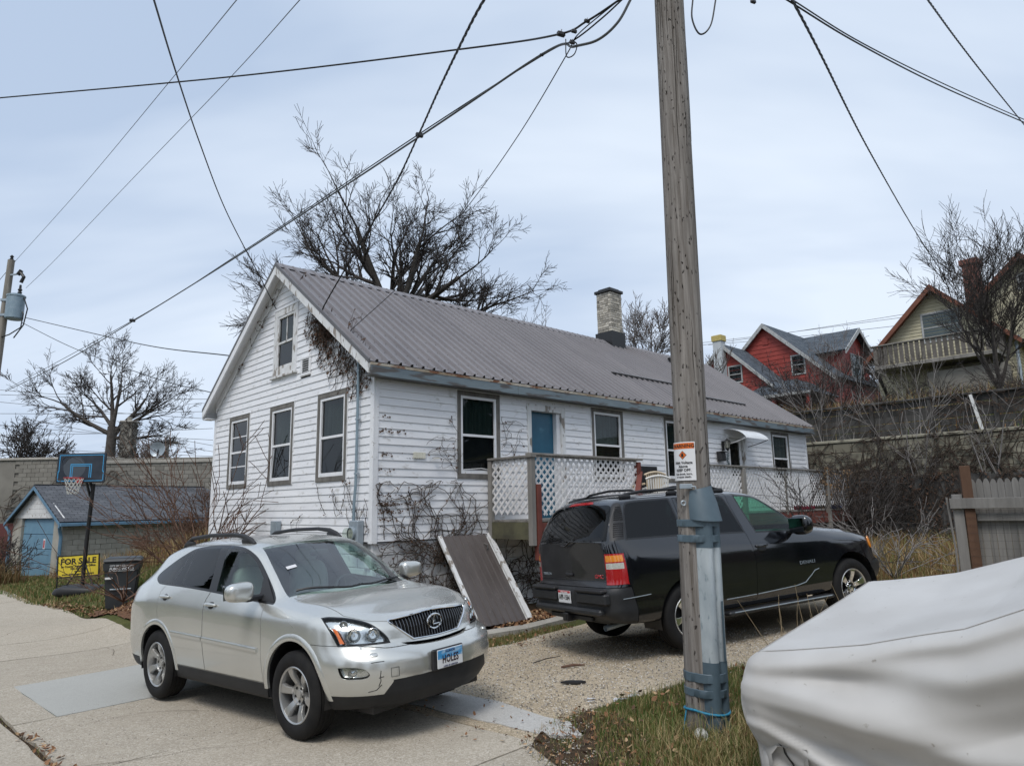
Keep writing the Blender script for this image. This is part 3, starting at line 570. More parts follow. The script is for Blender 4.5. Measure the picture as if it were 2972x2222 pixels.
# aluminium door awning and wall lamp
m_alu = pm('white_aluminium', (0.66, 0.67, 0.68), 0.35, metal=0.2, col2=(.72, .73, .74), scale=4)
aw = thing('door_awning', 'small white ribbed aluminium awning over the far doorway of the white house', 'awning', M=house.matrix_world @ T(11.42, -0.03, 3.72))
nn = 9
for i in range(nn):
    x = -0.62 + i * 1.24 / nn
    b = MB(); b.grid(lambda u, v, x=x: (x + v * 1.24 / nn * .97, -0.62 * math.sin(u * 1.35) / math.sin(1.35), -.30 * (1 - math.cos(u * 1.5)) + .012 * math.sin(v * 3.14)), 8, 2)
    part('awning_slat', b, m_alu, aw, smooth=True)
for s in (-.6, .6): part('awning_arm', MB().tube([(s, .0, -.42), (s, -.3, -.36), (s, -.60, -.27)], .011, 6), m_alu if s < 0 else m_black, aw)
lamp = thing('wall_lantern', 'small black lantern lamp on the wall beside the awning doorway', 'wall lamp', M=house.matrix_world @ T(10.66, -0.035, 3.30))
m_lampg = glass('lamp_glass', (.75, .75, .7))
part('back_plate', MB().cbox(-.05, .05, -.02, .01, -.16, .1, .006), m_black, lamp); part('arm', MB().tube([(0, -.01, .0), (0, -.07, .05), (0, -.13, .12), (0, -.13, .17)], .009, 6), m_black, lamp)
part('lantern_roof', MB().lathe([(.0, .16), (.03, .13), (.085, .08), (.09, .07)], 8, 0, 'Z', (0, -.13, 0)), m_black, lamp)
part('lantern_glass', MB().lathe([(.078, .07), (.055, -.10)], 8, 0, 'Z', (0, -.13, 0)), m_lampg, lamp)
for i in range(6):
    a_ = i * math.pi / 3; part('lantern_rib', MB().bar((.08 * math.cos(a_), -.13 + .08 * math.sin(a_), .07), (.056 * math.cos(a_), -.13 + .056 * math.sin(a_), -.10), .008, .008), m_black, lamp)
part('lantern_base', MB().lathe([(.06, -.10), (.05, -.125), (.01, -.16), (0, -.17)], 8, 0, 'Z', (0, -.13, 0)), m_black, lamp)
m_tinsel = pm('dark_green_garland', (.03, .06, .07), .8, col2=(.10, .16, .18), scale=30)
gar = MB()
for i in range(260):
    t = i / 260; p = Vector((.0 + .03 * math.sin(t * 9), -.12, -.16 - t * .5)); d = Vector((RNG.uniform(-1, 1), RNG.uniform(-1, 1), RNG.uniform(-.4, .4))).normalized() * .055
    gar.bar(p, p + d, .006, .003)
tag(part('garland', gar, m_tinsel, None, house.matrix_world @ T(10.66, -0.035, 3.30)), 'short dark tinsel garland hanging from the lantern by the doorway', 'garland')
mb_ = thing('mailbox', 'black wall mailbox on the siding below the lantern', 'mailbox', M=house.matrix_world @ T(10.45, -0.03, 2.86))
part('box', MB().cbox(-.13, .13, -.13, .0, 0, .22, .02), m_blackp, mb_); part('lid', MB().cbox(-.135, .135, -.15, .0, .222, .245, .006), m_black, mb_)
# black panel leaning on the wall behind the stair opening
tv = thing('television', 'flat black television set leaning on the siding above the plastic chairs', 'television', M=house.matrix_world @ T(7.15, -0.06, 2.02))
part('screen', MB().cbox(-.38, .38, -.034, -.03, .05, .6, .002), m_black, tv); part('casing', MB().cbox(-.40, .40, -.03, .0, 0, .62, .006), m_blackp, tv)
# house number
plq = thing('number_plaque', 'cream house number plate reading 1018A on the white siding', 'house number', M=house.matrix_world @ T(0.745, -0.028, 2.605))
m_cream = pm('cream_enamel', (.62, .60, .50), .4, col2=(.68, .66, .56), scale=8)
for i in range(5): part('tile', MB().cbox(i * .062, i * .062 + .06, -.012, 0, 0, .102, .003), m_cream, plq)
part('lettering', MB(), m_black, plq).data = text_mesh('1018A', .096, m_black, 'CENTER', .0012, .92, 1.22, .018); plq.children[-1].matrix_local = T(.155, -.0138, .017) @ RX90
# electric meter, conduit, weatherhead
m_meterg = glass('meter_glass', (.8, .84, .80)); m_dial = pm('meter_dial', (.45, .47, .42), .5, col2=(.2, .2, .18), scale=20)
met = thing('electric_meter', 'grey electric meter box with round glass dial and conduit on the gable wall', 'electric meter', M=house.matrix_world @ T(-.025, .32, 1.62) @ RZ(-math.pi / 2))
part('meter_box', MB().cbox(-.13, .13, -.12, 0, -.48, .0, .012), m_galv, met)
part('meter_ring', MB().lathe([(.105, -.12), (.105, -.16), (.09, -.165)], 24, 0, 'Y', (-.02, 0, -.20)), m_galv, met, smooth=True)
part('meter_dial', MB().lathe([(.088, -.15), (0, -.15)], 24, 0, 'Y', (-.02, 0, -.20)).box(-.06, .02, -.155, -.15, -.19, -.16), m_dial, met)
part('meter_glass', MB().lathe([(.092, -.16), (.09, -.24), (.075, -.255), (0, -.26)], 24, 0, 'Y', (-.02, 0, -.20)), m_meterg, met, smooth=True)
part('conduit', MB().tube([(-.09, -.06, 0.0), (-.09, -.06, .25), (-.06, -.055, .55), (-.06, -.05, 1.4), (-.06, -.05, 2.62)], .024, 10), m_conduit, met, smooth=True)
for z in (.72, 1.6, 2.4): part('conduit_strap', MB().box(-.10, -.02, -.07, -.012, z, z + .03), m_galv, met)
part('side_box', MB().cbox(-2.9 - .12, -2.9 + .12, -.10, 0, -.42, -.02, .006), m_galv, met)
# cellar bulkhead: ribbed metal door on leaning white boards
cel = thing('cellar_door', 'brown ribbed metal cellar door leaning on peeling white cheek boards', 'cellar door', M=house.matrix_world @ T(1.34, 0, 0))
m_cel = pm('brown_grey_cellar_metal', (0.075, 0.062, 0.058), 0.45, col2=(0.10, 0.085, 0.08), scale=5, spots=(.15, .13, .12), spot_scale=18, spot_lo=.66, spot_hi=.74, stretch=(1, .4, .4), spec=.5)
top = Vector((0, -.03, 1.30)); bot = Vector((0, -1.03, -.04)); dv = bot - top; ln = dv.length; an = math.atan2(dv.z, dv.y)
cd = MB(); prf = []
wdt = 0.96; nr = 7; pt = wdt / nr
for i in range(nr): prf += [(i * pt, 0), (i * pt + pt * .55, 0), (i * pt + pt * .62, .018), (i * pt + pt * .86, .018), (i * pt + pt * .93, 0)]
prf.append((wdt, 0)); n = len(prf)
ux = Vector((1, 0, 0)); ud = dv.normalized(); un_ = ux.cross(ud) * -1
if un_.z < 0: un_ = -un_
cd.add([top + ux * (a - .02) + un_ * (h_ + .03) for a, h_ in prf] + [top + ux * (a - .02) + ud * ln + un_ * (h_ + .03) for a, h_ in prf] + [top + ux * (a - .02) + un_ * (h_ + .024) for a, h_ in prf] + [top + ux * (a - .02) + ud * ln + un_ * (h_ + .024) for a, h_ in prf],
       [(i, i + 1, i + 1 + n, i + n) for i in range(n - 1)] + [(2 * n + i, 2 * n + i + n, 2 * n + i + 1 + n, 2 * n + i + 1) for i in range(n - 1)] + [(n + i, n + i + 1, 3 * n + i + 1, 3 * n + i) for i in range(n - 1)])
part('door_sheet', cd, m_cel, cel)
for x in (-.06, 1.0):
    if x > 0: part('cheek_board', MB().add([top + Vector((x - .03, 0, -.0)), top + Vector((x + .05, 0, 0)), bot + Vector((x + .05, 0, 0)), bot + Vector((x - .03, 0, 0)), Vector((x - .03, 0, -.2)), Vector((x + .05, 0, -.2))], [(0, 1, 2, 3), (0, 3, 4), (1, 5, 2), (3, 2, 5, 4)]), m_peel, cel)
    part('cheek_cap', MB().bar(top + Vector((x + (.04 if x > .5 else 0), 0, .03)), bot + Vector((x + (.04 if x > .5 else 0), 0, .03)), .11 if x > .5 else .075, .035), m_peel, cel)
part('handle', MB().tube([top + ux * .80 + ud * .2 + un_ * .05, top + ux * .83 + ud * .25 + un_ * .08, top + ux * .80 + ud * .32 + un_ * .05], .012, 6), m_black, cel)
# ================================================================ deck along the house
DY = -1.08; DX0, DX1, DXE = 2.42, 5.45, 16.25; DRAIL = 2.64; DFLR = 1.56
m_lat = pm('white_vinyl_lattice', (0.60, 0.59, 0.585), 0.6, col2=(0.70, 0.69, 0.69), scale=2.5, spots=(.42, .38, .33), spot_scale=5, spot_lo=.66, spot_hi=.8, rnd=.07)
m_greywood = pm('weathered_grey_wood', (0.16, 0.15, 0.135), 0.85, col2=(0.27, 0.255, 0.235), scale=3.5, stretch=(1, 1, .18), bump=.35, bscale=30, rnd=.12)
m_darkwood = pm('dark_mossy_wood', (0.05, 0.046, 0.032), 0.9, col2=(0.11, 0.105, 0.06), scale=3, bump=.35, bscale=30, stretch=(.3, 1, 1))
m_redwood = pm('red_stained_wood', (0.115, 0.028, 0.020), 0.75, col2=(0.165, 0.045, 0.032), scale=4, spots=(.20, .17, .15), spot_scale=9, spot_lo=.68, spot_hi=.76, bump=.2, bscale=30)
deck = thing('deck', 'raised wooden deck with white diamond lattice railing along the white house', 'deck', M=house.matrix_world)
nb = 0
for i in range(8): part('deck_board', MB().cbox(DX0, DXE, DY + i * .135, DY + i * .135 + .128, DFLR - .032, DFLR, .003), m_greywood, deck)
part('rim_joist', MB().box(DX0 + .03, 5.3, DY + .01, DY + .05, DFLR - .29, DFLR - .034), m_darkwood, deck)
part('rim_joist', MB().box(DX0 - .03, DX0 + .025, DY + .05, -.03, DFLR - .32, DFLR - .034), m_darkwood, deck)
part('rim_joist', MB().box(5.3, DXE, DY + .01, DY + .05, DFLR - .26, DFLR - .034), m_redwood, deck)
part('red_band', MB().cbox(DX0 + .10, 5.3, DY - .03, DY + .008, DFLR - .20, DFLR - .05, .004), m_redwood, deck)
part('red_band', MB().cbox(7.8, DXE - .02, DY - .03, DY + .008, DFLR - .36, DFLR - .10, .004), m_redwood, deck)
for (x, y, z1, mt, w) in ((DX0, -.07, DRAIL - .03, m_greywood, .09), (DX0 + .02, DY, DRAIL - .03, m_greywood, .10), (5.45, DY, DRAIL - .02, m_redwood, .10), (7.86, DY, DRAIL - .02, m_greywood, .10), (9.62, DY, DRAIL - .03, m_greywood, .14), (11.85, DY, DRAIL - .03, m_greywood, .06), (14.35, DY - .03, DRAIL + .02, m_greywood, .13), (DXE - .05, DY, DRAIL - .03, m_greywood, .1)):
    part('post', MB().cbox(x - w / 2, x + w / 2, y - w / 2, y + w / 2, DFLR - .42 if x < 3 else .0, z1, .005), mt, deck)
part('red_post', MB().cbox(DX0 + .09, DX0 + .19, DY - .07, DY + .03, .9, 2.16, .004), m_redwood, deck)
part('top_rail', MB().cbox(DX0 - .06, DX0 + .08, DY - .07, -.03, DRAIL - .028, DRAIL + .012, .004), m_greywood, deck)
part('top_rail', MB().cbox(DX0 - .05, 5.55, DY - .07, DY + .07, DRAIL + .013, DRAIL + .05, .004), m_greywood, deck)
part('top_rail', MB().cbox(7.75, DXE + .03, DY - .07, DY + .07, DRAIL - .02, DRAIL + .02, .004), m_greywood, deck)
# red stair rail sloping down through the gap, one grey one
part('stair_rail', MB().bar((5.5, DY - .02, 2.42), (4.6, DY - .5, 1.55), .10, .05), m_redwood, deck)
part('stair_rail', MB().bar((7.9, DY - .02, 2.5), (6.6, DY - .6, 1.55), .10, .05), m_greywood, deck)
for i in range(5): part('stair_tread', MB().cbox(5.55, 7.8, DY - .28 * (i + 1) - .02, DY - .28 * i, DFLR - .19 * (i + 1) - .03, DFLR - .19 * (i + 1), .004), m_greywood, deck)
def lattice(x0, x1, z0, z1, M, pitch=0.108, w=0.041, t=0.007, layers=((-1, 0.0), (1, 0.008))):
    """diamond lattice panel: every lath is its own piece"""
    pan = part('lattice_panel', MB().box(x0, x1, 0.009, 0.018, z1 - .03, z1), m_lat, deck, M)
    H = z1 - z0; Wd = x1 - x0; st = pitch * math.sqrt(2)
    for sgn, off in layers:
        c = -H
        while c < Wd:
            # line x = c + s (sgn>0) for s in 0..H rising; clip to panel
            s0 = max(0, -c); s1 = min(H, Wd - c)
            if s1 - s0 > .05:
                if sgn > 0: a = (x0 + c + s0, z0 + s0); b = (x0 + c + s1, z0 + s1)
                else: a = (x0 + c + s0, z1 - s0); b = (x0 + c + s1, z1 - s1)
                part('lath', MB().bar((a[0], -off, a[1]), (b[0], -off, b[1]), t, w, up=(0, 0, 1)), m_lat, pan)
            c += st
    return pan
LZ0, LZ1 = 1.66, DRAIL - .035
lattice(.06, abs(DY) - .06, LZ0, LZ1, T(DX0, 0, 0) @ RZ(-math.pi / 2))
lattice(DX0 + .08, 5.40, LZ0 - .02, LZ1 + .045, T(0, DY, 0))
lattice(7.92, 9.55, LZ0, LZ1, T(0, DY, 0)); lattice(9.70, 11.82, LZ0, LZ1, T(0, DY, 0)); lattice(11.9, 14.28, LZ0, LZ1, T(0, DY, 0)); lattice(14.45, 16.15, LZ0, LZ1, T(0, DY, 0))
# things on the deck: tan and white plastic chairs
m_tanpl = pm('tan_plastic', (0.50, 0.40, 0.27), .5, col2=(.56, .46, .33), scale=5); m_whpl = pm('white_plastic', (.62, .61, .58), .5, col2=(.68, .67, .64), scale=5)
def garden_chair(M, mt, label):
    c = thing('garden_chair', label, 'chair', M=M)
    part('seat', MB().cbox(-.24, .24, -.22, .22, .40, .43, .012), mt, c)
    for sx in (-1, 1):
        for sy in (-1, 1): part('leg', MB().bar((sx * .21, sy * .19, .40), (sx * .25, sy * .24, 0), .045, .045), mt, c)
        part('armrest', MB().tube([(sx * .25, -.22, .42), (sx * .27, -.2, .62), (sx * .27, .1, .64), (sx * .24, .22, .66)], .022, 6), mt, c)
    arc = [(x, .25 + .02 * math.cos(x * 6), .90 - .9 * x * x) for x in [-.26 + i * .052 for i in range(11)]]
    part('back_rail', MB().tube(arc, .024, 6), mt, c); part('back_rail', MB().tube([(x, .23, .50) for x in (-.24, 0, .24)], .018, 6), mt, c)
    for i in range(9):
        x = -.21 + i * .0525; part('slat', MB().bar((x * .9, .23, .49), (x, .26, .89 - .9 * x * x), .028, .012, up=(0, 1, 0)), mt, c)
    return c
garden_chair(house.matrix_world @ T(6.55, -.55, DFLR) @ RZ(2.75), m_tanpl, 'tan slatted plastic garden chair on the deck')
garden_chair(house.matrix_world @ T(6.25, -.9, DFLR - .1) @ RZ(2.5), m_whpl, 'white plastic garden chair by the deck steps')
m_redpl = pm('dark_red_plastic', (.20, .02, .04), .45); m_bluepl = pm('navy_plastic', (.03, .05, .16), .45)
b = MB(); b.lathe([(.0, 0), (.14, 0), (.17, .05), (.18, .30), (.17, .32), (.0, .33)], 16, 0, 'X', (0, 0, 0))
tag(part('storage_tub', MB().cbox(-.75, .0, -.14, .14, .0, .13, .03), m_redpl, None, house.matrix_world @ T(13.55, -.94, DFLR + .0)), 'dark red plastic tub lying on the deck behind the lattice', 'tub')
tag(part('storage_tub', MB().cbox(-.4, .4, -.14, .14, .0, .13, .03), m_bluepl, None, house.matrix_world @ T(15.3, -.94, DFLR + .0)), 'navy blue plastic tub lying on the deck behind the lattice', 'tub')
# ================================================================ vehicle building helpers
def pchip(x, y, xi):
    x = np.asarray(x, float); y = np.asarray(y, float); h = np.diff(x); d = np.diff(y) / h; m = np.zeros(len(x))
    for i in range(1, len(x) - 1):
        if d[i - 1] * d[i] > 0:
            w1 = 2 * h[i] + h[i - 1]; w2 = h[i] + 2 * h[i - 1]; m[i] = (w1 + w2) / (w1 / d[i - 1] + w2 / d[i])
    m[0] = d[0]; m[-1] = d[-1]
    k = np.clip(np.searchsorted(x, xi) - 1, 0, len(x) - 2); t = (xi - x[k]) / h[k]
    return y[k] * (2 * t**3 - 3 * t**2 + 1) + h[k] * m[k] * (t**3 - 2 * t**2 + t) + y[k + 1] * (-2 * t**3 + 3 * t**2) + h[k] * m[k + 1] * (t**3 - t**2)
def chaikin(p, it=2):
    for _ in range(it):
        q = [p[0]]
        for i in range(len(p) - 1):
            q.append(p[i] * .75 + p[i + 1] * .25); q.append(p[i] * .25 + p[i + 1] * .75)
        q.append(p[-1]); p = np.array(q)
    return p
def body_shell(keys, rows, nst, deform, thick=0.022, ncap=16, it=2):
    """hollow closed body lofted along x. rows: arrays of section control points (y_k, z_k) per key station"""
    xs = np.concatenate([np.linspace(keys[0], keys[0] + .25, 8, endpoint=False), np.linspace(keys[0] + .25, keys[-1] - .35, nst, endpoint=False), np.linspace(keys[-1] - .35, keys[-1], 11)])
    rows = np.asarray(rows, float)                                  # (nkeys, npts, 2)
    sec = np.stack([np.stack([pchip(keys, rows[:, k, c], xs) for c in range(2)], -1) for k in range(rows.shape[1])], 1)
    S = []
    for i, x in enumerate(xs):
        h = chaikin(sec[i], it); S.append(h)
    S = np.array(S); nh = S.shape[1]
    verts = []; faces = []
    for i, x in enumerate(xs):
        ring = [(x, y, z) for y, z in S[i]] + [(x, -y, z) for y, z in S[i][-2:0:-1]]
        verts += ring
    nr = 2 * nh - 2
    for i in range(len(xs) - 1):
        for j in range(nr):
            a = i * nr + j; b = i * nr + (j + 1) % nr; faces.append((a, b, b + nr, a + nr))
    for end, i in ((0, 0), (1, len(xs) - 1)):                        # caps: rows from left to right at equal height
        base = i * nr; grid_ = []
        for k in range(nh):
            L_ = base + k; R_ = base + (nr - k) % nr if 0 < k < nh - 1 else base + k
            y, z = S[i][k]
            if k in (0, nh - 1): grid_.append([L_]); continue
            row = [L_]
            for c in range(1, ncap): verts.append((xs[i], y * (1 - 2 * c / ncap), z)); row.append(len(verts) - 1)
            row.append(R_); grid_.append(row)
        for k in range(nh - 1):
            A, B = grid_[k], grid_[k + 1]
            if len(A) == 1:
                for c in range(ncap): faces.append((A[0], B[c], B[c + 1]))
            elif len(B) == 1:
                for c in range(ncap): faces.append((A[c], A[c + 1], B[0]))
            else:
                for c in range(ncap): faces.append((A[c], A[c + 1], B[c + 1], B[c]))
    V = np.array(verts); V = deform(V)
    me = bpy.data.meshes.new('shell'); me.from_pydata([tuple(p) for p in V], [], faces)
    b = bmesh.new(); b.from_mesh(me); bmesh.ops.remove_doubles(b, verts=b.verts[:], dist=0.0004); bmesh.ops.recalc_face_normals(b, faces=b.faces[:]); b.normal_update()
    vol = b.calc_volume(signed=True)
    if vol < 0: bmesh.ops.reverse_faces(b, faces=b.faces[:])
    b.normal_update()
    for f in b.faces: f.smooth = True
    outer = bpy.data.meshes.new('outer'); b.to_mesh(outer)
    inner = b.copy(); nor = [v.normal.copy() for v in inner.verts]
    for v, n in zip(inner.verts, nor): v.co -= n * thick
    bmesh.ops.reverse_faces(inner, faces=inner.faces[:])
    tmp = bpy.data.meshes.new('inner'); inner.to_mesh(tmp); b.from_mesh(tmp); b.to_mesh(me); b.free(); inner.free()
    from mathutils.bvhtree import BVHTree
    bb = bmesh.new(); bb.from_mesh(outer); bvh = BVHTree.FromBMesh(bb); bb.free()
    return me, bvh, outer
def _bb(me):
    n = len(me.vertices); c = np.empty(n * 3, np.float32); me.vertices.foreach_get('co', c); c = c.reshape(-1, 3); return c.min(0), c.max(0)
def mvol(me):
    b = bmesh.new(); b.from_mesh(me); v = b.calc_volume(signed=True); b.free(); return v
def boolean(a, b, op, force=0):
    """exact boolean; a result that spills outside its source is retried with the tolerant settings"""
    lo, hi = _bb(a); r = None
    for tol, slf in ((False, False), (True, False), (True, True))[force:]:
        oa = bpy.data.objects.new('bool_a', a); ob = bpy.data.objects.new('bool_b', b); COL.objects.link(oa); COL.objects.link(ob)
        m = oa.modifiers.new('b', 'BOOLEAN'); m.operation = op; m.object = ob; m.solver = 'EXACT'; m.use_hole_tolerant = tol; m.use_self = slf
        dg = bpy.context.evaluated_depsgraph_get(); r = bpy.data.meshes.new_from_object(oa.evaluated_get(dg)); bpy.data.objects.remove(oa); bpy.data.objects.remove(ob)
        if len(r.vertices) == 0: continue
        l2, h2 = _bb(r)
        if (l2 > lo - 1e-3).all() and (h2 < hi + 1e-3).all(): return r
        print('boolean retry', op, tol, slf)
    return r
def smooth_loop(pts, n=6, closed=True):
    """Catmull-Rom through points; a point given twice stays a corner"""
    P = [np.array(p, float) for p in pts]; N = len(P); out = []
    for i in range(N):
        p0, p1, p2, p3 = P[i - 1], P[i], P[(i + 1) % N], P[(i + 2) % N]
        if np.allclose(p1, p2): continue
        if np.allclose(p0, p1): p0 = p1 * 2 - p2
        if np.allclose(p2, p3): p3 = p2 * 2 - p1
        for t in np.linspace(0, 1, n, endpoint=False):
            out.append(tuple(.5 * (2 * p1 + (p2 - p0) * t + (2 * p0 - 5 * p1 + 4 * p2 - p3) * t * t + (3 * p1 - p0 - 3 * p2 + p3) * t**3)))
    return out
def grow(poly, d):
    """offset a simple polygon outward by d"""
    P = [Vector(p) for p in poly]; n = len(P); A = sum(P[i].x * P[(i + 1) % n].y - P[(i + 1) % n].x * P[i].y for i in range(n)); s = 1 if A > 0 else -1; out = []
    for i in range(n):
        e1 = (P[i] - P[i - 1]); e2 = (P[(i + 1) % n] - P[i])
        if e1.length < 1e-9 or e2.length < 1e-9: out.append(tuple(P[i])); continue
        e1.normalize(); e2.normalize(); n1 = Vector((e1.y, -e1.x)) * s; n2 = Vector((e2.y, -e2.x)) * s; b = n1 + n2
        if b.length < 1e-6: out.append(tuple(P[i])); continue
        b.normalize(); out.append(tuple(P[i] + b * (d / max(.5, b.dot(n1)))))
    return out
def prism_mesh(poly, o=(0, 0, 0), U=(1, 0, 0), V=(0, 0, 1), n0=-2, n1=2):
    """prism of a 2D outline drawn on axes U,V at o, extruded along U x V"""
    o = Vector(o); U = Vector(U); V = Vector(V); N = U.cross(V).normalized(); n = len(poly)
    vs = [o + U * a + V * b + N * n0 for a, b in poly] + [o + U * a + V * b + N * n1 for a, b in poly]
    fs = [tuple(range(n)), tuple(range(n, 2 * n))[::-1]] + [(i, i + n, (i + 1) % n + n, (i + 1) % n) for i in range(n)]
    me = bpy.data.meshes.new('prism'); me.from_pydata([tuple(v) for v in vs], [], fs); fix_normals(me); return me
def mirror_poly(poly): return [(-a, b) for a, b in poly]
def true_normals(me, outer, eps=.0015):
    """loops lying on the original body surface get the smooth normal of that surface; cut edges stay crisp"""
    from mathutils.kdtree import KDTree
    if not hasattr(true_normals, 'cache'): true_normals.cache = {}
    if outer.name not in true_normals.cache:
        from mathutils.bvhtree import BVHTree
        bb = bmesh.new(); bb.from_mesh(outer); bv = BVHTree.FromBMesh(bb); bb.free(); kd = KDTree(len(outer.vertices)); nr = [v.normal.copy() for v in outer.vertices]
        for i, v in enumerate(outer.vertices): kd.insert(v.co, i)
        kd.balance(); true_normals.cache[outer.name] = (bv, kd, nr)
    bv, kd, nr = true_normals.cache[outer.name]; vn = []
    for v in me.vertices:
        h = bv.find_nearest(v.co, .01)
        if h[0] is None or h[3] > eps: vn.append(None); continue
        acc = Vector((0, 0, 0))
        for co, i, d in kd.find_n(v.co, 4): acc += nr[i] * (1 / (d * d + 1e-6))
        vn.append(acc.normalized())
    nl = [None] * len(me.loops)
    cn = [Vector(c.vector) for c in me.corner_normals]
    for p in me.polygons:
        ok = all(vn[v] is not None and vn[v].dot(p.normal) > .75 for v in p.vertices)
        for li, v in zip(p.loop_indices, p.vertices): nl[li] = vn[v] if ok else cn[li]
    me.normals_split_custom_set([tuple(n) for n in nl])
class Carver:
    """takes panels out of a body shell one after another; every panel becomes a mesh object"""
    def __init__(s, me, root, mat, outer=None): s.me = me; s.root = root; s.mat = mat; s.outer = outer
    def cut(s, pr): s.me = boolean(s.me, pr, 'DIFFERENCE')
    def take(s, poly, frame, name, mat, gap=0.0, sink=0.0, drop=False, sharp=30, min_faces=3, parent=None):
        v0 = mvol(s.me); best = None
        for k, (jit, force) in enumerate(((0, 0), (.0013, 0), (-.0017, 1), (.0029, 2))):      # retry until the two halves add up
            po = [(a + jit, c + jit * .7) for a, c in poly]; pr = prism_mesh(po, **frame); piece = boolean(s.me, pr, 'INTERSECT', force); rest = boolean(s.me, pr, 'DIFFERENCE', force)
            err = abs(mvol(piece) + mvol(rest) - v0) + (1 if len(piece.vertices) == 0 else 0)
            if best is None or err < best[0]: best = (err, piece, rest, po)
            if err < 2e-5 + .004 * abs(mvol(piece)): break
        if best[0] > 1e-4: print('uneven cut', name, best[0])
        piece, rest = best[1], best[2]
        if gap:
            g2 = boolean(s.me, prism_mesh(grow(best[3], gap), **frame), 'DIFFERENCE'); v1 = mvol(rest)
            if .6 * v1 < mvol(g2) <= v1 + 1e-5: rest = g2
        s.me = rest
        return [] if drop else s.split(piece, name, mat, sharp, parent)
    def split(s, me, name, mat, sharp=30, parent=None):
        """loose pieces become separate objects (left and right)"""
        b = bmesh.new(); b.from_mesh(me); seen = set(); res = []
        b.verts.ensure_lookup_table()
        groups = []
        for v0 in b.verts:
            if v0.index in seen: continue
            st = [v0]; seen.add(v0.index); comp = []
            while st:
                v = st.pop(); comp.append(v)
                for e in v.link_edges:
                    w = e.other_vert(v)
                    if w.index not in seen: seen.add(w.index); st.append(w)
            if len(comp) > 7: groups.append(comp)
        for comp in groups:
            fs = set(f for v in comp for f in v.link_faces); idx = {v.index: i for i, v in enumerate(comp)}
            m = bpy.data.meshes.new(name); m.from_pydata([v.co[:] for v in comp], [], [[idx[v.index] for v in f.verts] for f in fs]); m.materials.append(mat); smooth_mesh(m, sharp)
            if s.outer: true_normals(m, s.outer)
            res.append(link(name, m, parent or s.root))
        b.free(); return res
    def finish(s, name='body', sharp=28, apart=False):
        if apart: return s.split(s.me, name, s.mat, sharp)
        m = s.me; m.materials.clear(); m.materials.append(s.mat); smooth_mesh(m, sharp)
        if s.outer: true_normals(m, s.outer)
        return link(name, m, s.root)
SIDE = dict(o=(0, 0, 0), U=(1, 0, 0), V=(0, 0, 1), n0=-1.6, n1=1.6)                     # outline in (x,z), both flanks
def TOPF(z0, z1): return dict(o=(0, 0, 0), U=(1, 0, 0), V=(0, 1, 0), n0=z0, n1=z1)       # outline in (x,y)
def FRONTF(x0, x1): return dict(o=(0, 0, 0), U=(0, 1, 0), V=(0, 0, 1), n0=x0, n1=x1)     # outline in (y,z), along x
def ring_tyre(R, r, w, n=48):
    """tyre of outer radius R, rim radius r, width w, spun about Y, outer face toward -Y"""
    h = w / 2; prof = [(r, h * .86), (r + .02, h * .98), ((R + r) / 2, h * 1.0), (R - .045, h * .96), (R - .016, h * .86), (R - .004, h * .70)]
    for g in (-.52, -.18, .18, .52):
        pass
    tread = []
    for g in (.55, .18, -.18, -.55):
        tread += [(R, h * (g + .1)), (R - .009, h * (g + .035)), (R - .009, h * (g - .035)), (R, h * (g - .1))]
    prof = prof + tread + [(a, -b) for a, b in prof[::-1]]
    return MB().lathe(prof, n, 0, 'Y')
